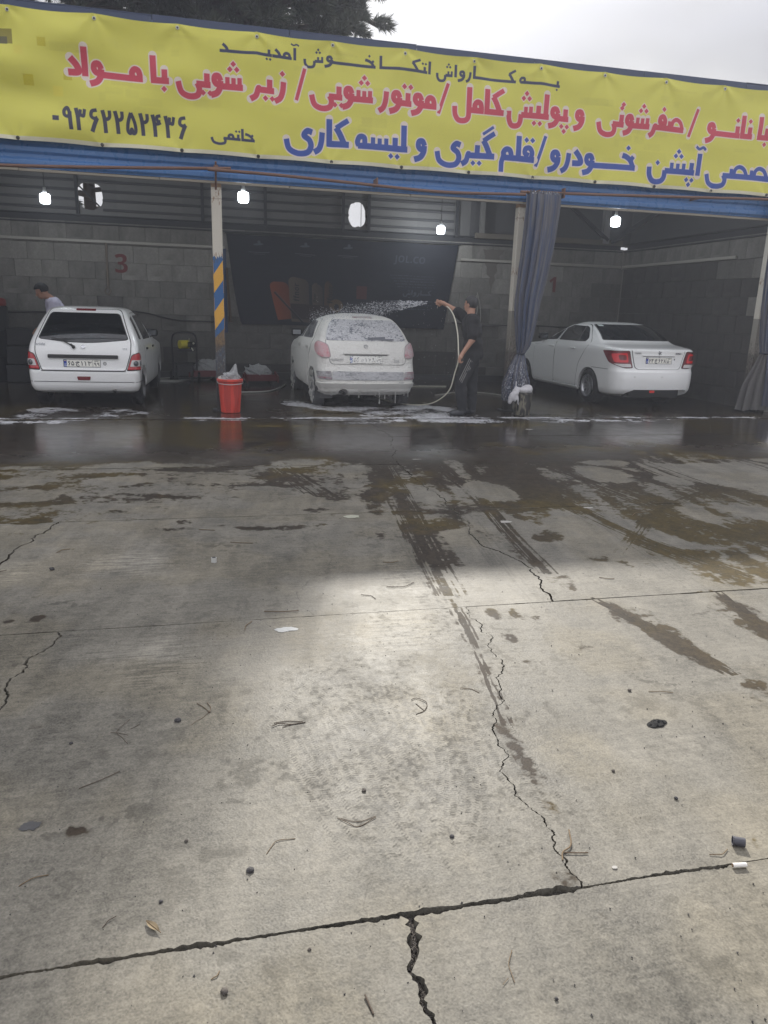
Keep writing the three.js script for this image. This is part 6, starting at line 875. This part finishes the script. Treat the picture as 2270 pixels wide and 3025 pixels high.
{
  const D = [-.92, 0, -.39], L = [-.39, 0, .92], X = 3.84, Z = -11.0, q = (x, y, z) => [x - X, y, z - Z];
  const J = { pelvis: q(3.935, .93, -11.02), waist: q(3.925, 1.08, -11.02), chest: q(3.90, 1.30, -11.03), neck: q(3.875, 1.505, -11.05), head: q(3.872, 1.668, -11.08),
    shl: q(3.845, 1.425, -10.86), ell: q(3.815, 1.155, -10.76), wrl: q(3.675, .945, -10.77), shr: q(3.90, 1.43, -11.22), elr: q(3.715, 1.575, -11.36), wrr: q(3.545, 1.672, -11.40),
    hipl: q(3.89, .90, -10.92), knl: q(3.72, .52, -10.90), anl: q(3.775, .09, -10.93), toel: q(3.635, .032, -10.97), hipr: q(3.955, .90, -11.11), knr: q(3.965, .50, -11.10), anr: q(3.985, .09, -11.07), toer: q(3.86, .032, -11.13) };
  const blackCloth = std(.016, .016, .019, .85, { bumpMap: fineBump, bumpScale: .003 });
  const n3 = (v) => { const l = Math.hypot(...v); return v.map((a) => a / l); };
  const r = figure('person', 'person in black t-shirt and rubber boots spraying water at the foamed car', [X, .006, Z], { J, D, L, look: n3([-.62, -.03, -.78]), headUp: [0, 1, 0], skin: std(.42, .235, .165, .55), hair: std(.055, .055, .058, .9, { bumpMap: fineBump, bumpScale: .004 }), hairThick: .009, nape: -.045, shirt: blackCloth, hem: .86, sleeve: .80, trousers: std(.013, .014, .018, .8, { bumpMap: fineBump, bumpScale: .003 }), boots: phys(.016, .019, .024, .3, { clearcoat: .4 }), bootTop: .80,
    hands: { l: { dir: n3([-.45, -.88, .05]), across: n3([.2, -.1, .97]), curl: n3([.75, -.38, .1]) }, r: { dir: n3([-.94, .16, -.2]), across: n3([0, 1, .2]), curl: n3([.12, -.25, .96]) } } });
  const f = r.f; // four pale stripes down the front thigh
  const stripe = (k) => { const pts = []; for (let t = 0; t <= 1.001; t += .1) { const a = r.mix(J.hipl, J.knl, .15 + .85 * t), b = t > .8 ? 0 : 0; pts.push([a[0] - .028 - .019 * k + .022, a[1] + .02 * k - .01, a[2] + .113 - .020 * t - .006 * Math.abs(k - 1)]); } return tube(pts, .0042, 16, 5); };
  for (let k = 0; k < 4; k++) part('stripe', stripe(k - .6), std(.36, .35, .34, .8), f);
  // spray nozzle and the jet of drops
  const noz = thing('spray_nozzle', 'small hose nozzle held in the raised right hand', 'nozzle', [3.455, 1.685, -11.425]); part('tip', merge([rod([.06, -.03, .0], [-.01, 0, -.005], .014, 12), rod([-.01, 0, -.005], [-.045, .004, -.01], .009, 12), tube([[.03, -.02, .0], [.0, -.05, .015], [-.01, -.085, .02]], .006, 12)]), std(.30, .28, .24, .4, { metalness: .5 }), noz);
  const g = new THREE.SphereGeometry(1, 6, 5), N = 3300, im = new THREE.InstancedMesh(g, phys(.80, .82, .86, .18, { transmission: .25, thickness: 0 }), N), m = new THREE.Matrix4(), qq = new THREE.Quaternion(), s = rng(61); let c = 0;
  const from = new THREE.Vector3(3.41, 1.69, -11.44), fwd = new THREE.Vector3();
  for (let i = 0; i < N; i++) { const t = Math.pow(s(), .62), L1 = .10 + 1.75 * t, a = (s() - .5) * 2, b = (s() - .5) * 2, w = .012 + .25 * L1 * (.55 + .45 * s()); const dn = -.10 * L1 - .07 * L1 * L1; const p = new THREE.Vector3(from.x - L1 * .97, from.y + dn + a * w * .62 - Math.max(0, L1 - .8) * .10 * s(), from.z - .55 * L1 + b * w); fwd.set(-.97, -.075 - .11 * L1 + a * .25, -.5 + b * .2).normalize(); qq.setFromUnitVectors(new THREE.Vector3(1, 0, 0), fwd); const r0 = (.0013 + .0026 * s() * s()) * (L1 < .5 ? 1.5 : 1.1), st = L1 < .5 ? 4.5 : 1.2 + 2.6 * s(); if (p.y < 1.33 && p.x < 3.05) continue; m.compose(p, qq, new THREE.Vector3(r0 * st, r0, r0)); im.setMatrixAt(c++, m); }
  for (let i = 0; i < 220 && c < N; i++) { const p = new THREE.Vector3(1.6 + 2.2 * s(), .25 + 1.5 * s(), -11.2 - 1.2 * s()); m.compose(p, qq, new THREE.Vector3(.003, .004, .003).multiplyScalar(.6 + .8 * s())); im.setMatrixAt(c++, m); }
  im.count = c; im.name = 'water_spray'; tag(im, 'white jet of water drops from the nozzle to the foamed car roof', 'spray', null, 'stuff'); scene.add(im);
}
{ // second person behind the left hatchback, head bowed
  const D = [-.9, 0, .3], L = [.3, 0, .9], X = -2.62, Z = -14.1, q = (x, y, z) => [x - X, y, z - Z];
  const n3 = (v) => { const l = Math.hypot(...v); return v.map((a) => a / l); };
  const J = { pelvis: q(-2.50, .95, -14.1), waist: q(-2.50, 1.10, -14.1), chest: q(-2.53, 1.36, -14.1), neck: q(-2.60, 1.555, -14.09), head: q(-2.735, 1.675, -14.06), shl: q(-2.52, 1.47, -13.93), ell: q(-2.60, 1.2, -13.85), wrl: q(-2.78, 1.06, -13.9), shr: q(-2.56, 1.47, -14.28), elr: q(-2.66, 1.2, -14.32), wrr: q(-2.84, 1.06, -14.25),
    hipl: q(-2.5, .92, -14.0), knl: q(-2.53, .5, -13.99), anl: q(-2.5, .09, -13.98), toel: q(-2.64, .032, -13.95), hipr: q(-2.52, .92, -14.2), knr: q(-2.56, .5, -14.2), anr: q(-2.52, .09, -14.2), toer: q(-2.66, .032, -14.18) };
  figure('person', 'person with dark hair and white shirt bowing behind the left hatchback', [X, .006, Z], { J, D, L, look: n3([-.86, -.42, .28]), headUp: n3([-.40, .90, .12]), skin: std(.34, .18, .12, .55), hair: std(.012, .012, .014, .8), hairThick: .018, nape: -.02, shirt: std(.55, .53, .66, .8, { bumpMap: fineBump, bumpScale: .003 }), hem: .9, sleeve: .9, trousers: std(.03, .035, .05, .8), boots: std(.02, .02, .02, .5), bootTop: .2,
    hands: { l: { dir: n3([-.8, -.4, 0]), across: [0, 0, 1], curl: n3([0, -1, 0]) }, r: { dir: n3([-.8, -.4, 0]), across: [0, 0, -1], curl: n3([0, -1, 0]) } } });
}

// ================================================================ PINES BEHIND THE SHED
{
  const bark = std(.055, .042, .033, .95, { bumpMap: grime, bumpScale: .02 });
  const needle = [[.062, .078, .05], [.048, .062, .042], [.080, .092, .058]].map((c) => phys(...c, .8, { side: THREE.DoubleSide, transmission: .3, thickness: 0 }));
  const pine = (label, x, z, h, rad, low, seed, n, gaps = .5) => {
    const r = rng(seed), t = thing('pine_tree', label, 'tree', [x, -.1, z]), wood = [], crown = [[], [], []];
    const trunk = []; for (let k = 0; k <= 8; k++) trunk.push([.25 * (vn(k * .7, seed) - .5), h * k / 8, .25 * (vn(k * .7, seed + 9) - .5)]);
    for (let k = 0; k < 8; k++) { const a = V(trunk[k]), b = V(trunk[k + 1]), g = new THREE.CylinderGeometry(.19 * (1 - (k + 1) / 9.5), .19 * (1 - k / 9.5), a.distanceTo(b) * 1.03, 9); g.applyQuaternion(new THREE.Quaternion().setFromUnitVectors(new THREE.Vector3(0, 1, 0), b.clone().sub(a).normalize())); g.translate((a.x + b.x) / 2, (a.y + b.y) / 2, (a.z + b.z) / 2); wood.push(g); }
    part('trunk', merge(wood), bark, t);
    const limbs = [], tuft = (p, d, s) => { const A = crown[(r() * 3) | 0], m = 16 + (r() * 8 | 0); for (let i = 0; i < m; i++) { const v = new THREE.Vector3(d.x + (r() - .5) * 1.7, d.y + (r() - .5) * 1.7, d.z + (r() - .5) * 1.7).normalize().multiplyScalar(s * (.6 + .6 * r())), w = new THREE.Vector3(r() - .5, r() - .5, r() - .5).cross(v).normalize().multiplyScalar(.019); A.push(p.x - w.x, p.y - w.y, p.z - w.z, p.x + w.x, p.y + w.y, p.z + w.z, p.x + v.x, p.y + v.y, p.z + v.z); } };
    for (let i = 0; i < n; i++) {
      const f = Math.pow(i / n, .85), y = lerp(low, h * .98, f), az = i * 2.4 + r(), len = rad * (.55 + .45 * Math.sin(Math.PI * clamp(.25 + .72 * f)) + .25 * (r() - .5)) * (f > .8 ? 1.3 - f : 1) * 1.15, c = new THREE.Vector3(Math.cos(az), .22 - .15 * r(), Math.sin(az));
      const pts = []; for (let k = 0; k <= 5; k++) { const s = k / 5; pts.push(new THREE.Vector3(c.x * len * s, y + c.y * len * s - .28 * len * s * s * (1 - f) + .1 * (r() - .5), c.z * len * s)); }
      const cv = new THREE.CatmullRomCurve3(pts); limbs.push(new THREE.TubeGeometry(cv, 6, .035 + .03 * (1 - f), 5));
      if (vn(i * .37, seed) < gaps * .35) continue;
      for (let k = 0; k < 20; k++) { const s = .2 + .8 * Math.sqrt(r()), p = cv.getPoint(s), tw = new THREE.Vector3(c.x * .6 + (r() - .5) * 1.8, (r() - .42) * 1.0, c.z * .6 + (r() - .5) * 1.8).normalize(), TL = .30 + .6 * r() * (1.2 - s * .6); const e = p.clone().addScaledVector(tw, TL); limbs.push(rod(p.toArray(), e.toArray(), .009, 4)); for (let q = 0; q < 7; q++) tuft(p.clone().lerp(e, .25 + .75 * q / 8), tw, .20 + .12 * r()); }
    }
    const cr = part('limb', merge(limbs), bark, t);
    crown.forEach((a, k) => { const g = new THREE.BufferGeometry(); g.setAttribute('position', new THREE.Float32BufferAttribute(a, 3)); g.computeVertexNormals(); part('crown', g, needle[k], t); });
  };
  pine('tall dense pine behind the shed, rightmost of the row of pines', 1.3, -22.6, 20, 2.7, 6.2, 101, 270, 0);
  pine('dark pine behind the shed with its trunk seen through the wall hole', -2.86, -22.2, 19, 2.9, 3.6, 202, 140, .35);
  pine('pine at the far left behind the yellow banner', -6.8, -21.4, 18, 3.0, 6.0, 303, 100, .4);
  pine('slim pine standing between the two larger pines behind the shed', -.9, -25, 20, 2.4, 6.5, 404, 110, .4);
}

// ================================================================ LITTER ON THE SLABS
{
  const r = rng(77), wood = [std(.10, .066, .04, .85), std(.075, .055, .04, .85), std(.15, .105, .06, .85)];
  const twig = (pts, w, label, group, k = 0) => { const t = thing('twig', label, 'twig', [pts[0][0], 0, pts[0][1]], 0, group); const P = pts.map((p, i) => [p[0] - pts[0][0], w * .5 + .003 * vn(i * 3, k) + (p[2] ?? 0), p[1] - pts[0][1]]); part('stem', tube(P, w * .5, 10 + pts.length * 2, 5), wood[k % 3], t); return t; };
  const bent = (x0, z0, x1, z1, b) => { const mx = (x0 + x1) / 2 + (z1 - z0) * b, mz = (z0 + z1) / 2 - (x1 - x0) * b; return [[x0, z0], [lerp(x0, mx, .55), lerp(z0, mz, .6)], [mx, mz], [x1, z1]]; };
  const fork = (t, pts, w, k) => part('side_shoot', tube(pts.map((p) => [p[0] - t.position.x, w * .5 + .001, p[1] - t.position.z]), w * .5, 10, 5), wood[k % 3], t);
  // the ones that can be told apart
  let t = twig(bent(-.33, -2.52, -.34, -2.69, .25), .0022, 'forked bent twig lying on the shaded slab at the left', null, 1); fork(t, [[-.335, -2.58], [-.37, -2.60], [-.40, -2.61]], .002, 1); fork(t, [[-.33, -2.62], [-.30, -2.65]], .002, 1);
  t = twig(bent(-.05, -2.77, -.04, -2.69, .1), .003, 'small v-shaped twig at the edge of the tree shade', null, 0); fork(t, [[-.04, -2.69], [-.06, -2.73], [-.09, -2.77]], .0028, 0);
  twig(bent(-.46, -2.28, -.34, -2.35, -.04), .003, 'long straight twig on the shaded left slab', null, 1); twig(bent(-.55, -1.86, -.48, -1.89, .12), .0028, 'short angled twig near the left picture edge', null, 2);
  t = twig([[.97, -1.67], [.985, -1.70], [1.02, -1.72], [1.05, -1.79]], .005, 'thick broken twig standing up beside the long crack', null, 2); fork(t, [[.985, -1.70], [1.03, -1.69], [1.06, -1.685]], .004, 0);
  twig([[.32, -1.295], [.315, -1.32], [.31, -1.345]], .0045, 'dark stubby twig left of the bottom crack', null, 1); t = twig([[.76, -2.54], [.80, -2.56], [.825, -2.62], [.79, -2.66], [.77, -2.65]], .003, 'curled dark twig on the sunlit slab centre', null, 1); fork(t, [[.80, -2.56], [.78, -2.62]], .0025, 1);
  t = twig(bent(.67, -1.31, .70, -1.40, .12), .002, 'thin wavy twig with a rusty tip below the wide joint', null, 2); fork(t, [[.66, -1.325], [.64, -1.31]], .0016, 2); t = twig(bent(.35, -1.98, .47, -1.96, -.35), .0022, 'looped twig in the middle of the tyre marks', null, 0); fork(t, [[.36, -1.975], [.41, -1.95], [.47, -1.965]], .002, 0);
  t = twig([[.32, -2.555], [.26, -2.55], [.22, -2.56], [.19, -2.545]], .004, 'dark frayed twig bundle left of the bright patch', null, 1); fork(t, [[.31, -2.56], [.25, -2.575], [.20, -2.57]], .0032, 1); fork(t, [[.27, -2.55], [.23, -2.535]], .003, 1);
  twig(bent(1.80, -2.55, 1.90, -2.52, .02), .003, 'straight paired twig near the dark hole in the slab', null, 2); twig(bent(1.42, -1.61, 1.49, -1.62, -.18), .003, 'curved straw-coloured twig beside the black pipe piece', null, 2);
  t = twig(bent(.12, -1.86, .21, -1.91, .25), .0022, 'arched twig with a small cone end in the lower middle', null, 2);
  // the ones nothing tells apart
  const G = 'scattered thin twigs on the concrete';
  const many = [[-.11,-2.61,-.04,-2.70],[-.31,-1.67,-.28,-1.70],[-.04,-1.46,-.02,-1.48],[-.05,-1.99,-.11,-1.89],[.05,-2.29,.12,-2.24],[1.0,-2.71,1.07,-2.66],[.96,-3.93,1.14,-3.98],[-.98,-4.82,-.91,-4.88],[-.73,-4.23,-.66,-4.34],[-.40,-4.19,-.29,-4.08],[-.11,-5.23,0,-5.19],[2.52,-3.28,2.65,-3.31],[1.04,-4.36,1.14,-4.37],[2.45,-4.57,2.52,-4.66],[-.24,-5.19,-.21,-5.25],[.24,-3.67,.42,-3.65],[.79,-3.83,.86,-3.76],[.17,-3.55,.13,-3.45],[2.7,-3.0,2.8,-2.9],[1.45,-2.6,1.5,-2.7],[2.3,-3.9,2.38,-3.86],[-1.3,-4.5,-1.2,-4.52],[3.3,-5.2,3.5,-5.3],[.54,-1.33,.58,-1.31],[1.9,-2.2,1.95,-2.17],[.1,-4.9,.25,-4.86]];
  many.filter((m, i) => i % 5 < 3).forEach(([a, b, c, d], i) => { const far = b < -3.5; twig(bent(a, b, c, d, (r() - .5) * .5), (far ? .0045 : .0022) * (.8 + .5 * r()), 'thin dry twig lying on the concrete slabs', G, i); });
  // pebbles and crumbs of dark grit
  const peb = [0, 1, 2].map((k) => { const g = new THREE.IcosahedronGeometry(1, 2), P = g.attributes.position; for (let i = 0; i < P.count; i++) { const q = .75 + .5 * vn(P.getX(i) * 1.7 + k * 5 + 9, P.getY(i) * 1.7 + P.getZ(i) * 1.3 + 9); P.setXYZ(i, P.getX(i) * q, P.getY(i) * q * .7, P.getZ(i) * q); } return toCreasedNormals(mergeVertices(g, 1e-3), R(30)); }), dark = [std(.035, .033, .035, .8), std(.07, .06, .052, .85)];
  const stone = (x, z, s, label, group, k = 0) => { const o = part('pebble', peb[k % 3], dark[k % 2], scene); o.position.set(x, s * .35, z); o.scale.setScalar(s); o.rotation.y = k * 1.3; return tag(o, label, 'pebble', group); };
  stone(.07, -1.80, .0105, 'black angular pebble on the lower middle slab', null, 0); stone(-.01, -1.42, .0095, 'round dark pebble below the wide joint', null, 1); stone(.68, -1.83, .007, 'small black pebble right of the tyre marks', null, 0);
  [[-.16,-2.65,.012],[-.13,-1.92,.006],[-.11,-1.96,.006],[-.17,-1.73,.006],[-.36,-1.70,.007],[.46,-2.10,.008],[1.48,-1.87,.007],[1.51,-1.79,.008],[1.72,-2.57,.009],[-.95,-4.5,.015],[.9,-2.75,.006],[.2,-1.5,.005],[.75,-1.25,.005],[1.2,-2.3,.007],[1.35,-2.05,.006],[-.53,-2.56,.007],[2.0,-2.9,.01],[.44,-1.22,.006]].filter((m, i) => i % 3 !== 1).forEach(([x, z, s], i) => stone(x, z, s, 'tiny dark pebble on the concrete slabs', 'tiny pebbles on the slabs', i));
  { const g = [], pr = rng(9); for (let i = 0; i < 900; i++) { const z = -1.1 - 3.4 * pr() ** 1.5, x = lerp(-1.0, 2.6, pr()), s = .0012 + .0028 * pr() ** 2; g.push(new THREE.TetrahedronGeometry(s, 0).rotateX(pr() * 6).rotateY(pr() * 6).translate(x, s * .3, z)); } const m = part('grit', merge(g), dark[0], scene); tag(m, 'fine dark grit scattered over the slabs', 'grit', null, 'stuff'); }
  { const g = [], pr = rng(19); for (let i = 0; i < 700; i++) { const x = lerp(-.6, 1.7, pr()), big = Math.exp(-(((x + .31) / .06) ** 2)) + Math.exp(-(((x - .44) / .1) ** 2)) + .25, s = (.002 + .004 * pr()) * (.5 + big * .6); g.push(new THREE.TetrahedronGeometry(s, 0).rotateX(pr() * 6).rotateY(pr() * 6).translate(x, -.018 + s * .5, -1.565 + .014 * (pr() - .5) * (1 + big))); } for (let i = 0; i < 260; i++) { const t = pr() * (CR.bottom.length - 5), k = Math.floor(t), a = CR.bottom[k], b = CR.bottom[k + 1], s = .002 + .005 * pr(); g.push(new THREE.TetrahedronGeometry(s, 0).rotateX(pr() * 6).translate(lerp(a[0], b[0], t - k) + .012 * (pr() - .5), -.016, lerp(a[1], b[1], t - k))); } const m = part('joint_gravel', merge(g), dark[1], scene); tag(m, 'loose gravel lying in the wide slab joint', 'gravel', null, 'stuff'); }
  // leaf, foil, cap, roll, hole
  const leaf = thing('leaf', 'folded dry yellow leaf on the lower left slab', 'leaf', [-.185, .003, -1.645], .7); { const g = new THREE.PlaneGeometry(.020, .055, 4, 8), P = g.attributes.position; for (let i = 0; i < P.count; i++) { const x = P.getX(i), y = P.getY(i), w = Math.cos(y / .055 * Math.PI) * .9 + .05; P.setXYZ(i, x * w, y, Math.abs(x) * .45 + .002 * Math.cos(y * 40)); } g.rotateX(-Math.PI / 2); g.computeVertexNormals(); part('blade', g, std(.22, .17, .10, .8, { side: THREE.DoubleSide }), leaf); part('vein', rod([0, .004, -.027], [0, .004, .034], .0012, 5), wood[2], leaf); }
  const cap = thing('pipe_piece', 'short black plastic pipe piece lying near the right edge', 'pipe', [1.535, .0, -1.63], -.5); part('tube', new THREE.CylinderGeometry(.013, .014, .034, 20, 1, true).rotateZ(Math.PI / 2).translate(0, .014, 0), std(.05, .05, .062, .45, { side: THREE.DoubleSide }), cap); part('rim', new THREE.TorusGeometry(.0135, .0016, 6, 20).rotateY(Math.PI / 2).translate(-.017, .014, 0), std(.07, .07, .085, .5), cap);
  const roll = thing('paper_roll', 'white rolled paper stub lying across the wide joint', 'paper', [1.475, .0, -1.548], -.12); part('roll', new THREE.CylinderGeometry(.0065, .0065, .042, 14).rotateZ(Math.PI / 2).translate(0, .0075, 0), std(.72, .70, .66, .8), roll); part('end', new THREE.CylinderGeometry(.0052, .0052, .001, 12).rotateZ(Math.PI / 2).translate(-.0216, .0075, 0), std(.25, .17, .1, .9), roll);
  const hole = thing('tar_lump', 'flat black crumbled lump on the right slab', 'lump', [1.69, .0, -2.31], .3); { const g = new THREE.IcosahedronGeometry(1, 4), P = g.attributes.position; for (let i = 0; i < P.count; i++) { const x = P.getX(i), y = P.getY(i), z = P.getZ(i), q = .7 + .6 * fbm(x * 2 + 9, z * 2 + 9, 4); P.setXYZ(i, x * .044 * q, Math.max(0, y) * .009 * (.4 + 1.2 * vn(x * 5 + 9, z * 5 + 9)), z * .026 * q); } g.computeVertexNormals(); part('crumbs', g, std(.014, .014, .015, .9, { bumpMap: fineBump, bumpScale: .01 }), hole); }
  const flat = (name, label, cat, x, z, sx, sz, m, turn = 0) => { const t2 = thing(name, label, cat, [x, .002, z], turn); const g = new THREE.IcosahedronGeometry(1, 5), P = g.attributes.position; for (let i = 0; i < P.count; i++) { const a = P.getX(i), y = P.getY(i), z2 = P.getZ(i), q = .45 + 1.1 * fbm(a * 2.4 + x * 9 + 30, z2 * 2.4 + 30, 4); P.setXYZ(i, a * sx * q, Math.max(0, y) * sx * .02 * (.3 + 1.4 * vn(a * 6 + 20, z2 * 6 + 20)), z2 * sz * q); } g.computeVertexNormals(); part('scrap', g, m, t2); };
  const sud = std(.34, .35, .35, .6), paper = std(.34, .33, .31, .85);
  flat('foam_blob', 'white dried foam blob just below the second joint', 'foam', .33, -3.43, .05, .028, sud); flat('paper_scrap', 'crumpled white wrapper on the sunlit slab at right', 'paper', 2.19, -5.16, .04, .03, paper); flat('paper_scrap', 'white paper scrap near the joint at right middle', 'paper', 3.07, -5.49, .04, .02, paper); flat('paper_scrap', 'small white scrap on the wet floor edge, right', 'paper', 4.33, -9.62, .05, .03, paper); flat('paper_scrap', 'small white paper strip on the wet slab centre', 'paper', 2.15, -7.63, .05, .015, paper); flat('foil_scrap', 'crumpled pale wrapper on the slab joint in the middle', 'foil', 1.04, -5.44, .055, .04, std(.36, .36, .29, .5, { metalness: .2 })); 
  const bc = thing('bottle_cap', 'tiny white bottle cap standing on the shaded slab', 'cap', [-.01, 0, -4.51]); part('cap', new THREE.CylinderGeometry(.016, .017, .03, 16).translate(0, .015, 0), std(.5, .5, .48, .5), bc); part('inside', new THREE.CylinderGeometry(.0125, .0125, .002, 14).translate(0, .0305, 0), dark[0], bc);
  flat('dark_scrap', 'flat grey rag scrap on the left slab', 'scrap', -.575, -2.115, .028, .022, std(.055, .055, .058, .9)); flat('white_chip', 'tiny white chip near the wide joint at right', 'chip', 1.11, -1.615, .008, .006, paper); 
}

renderer.render(scene, camera);
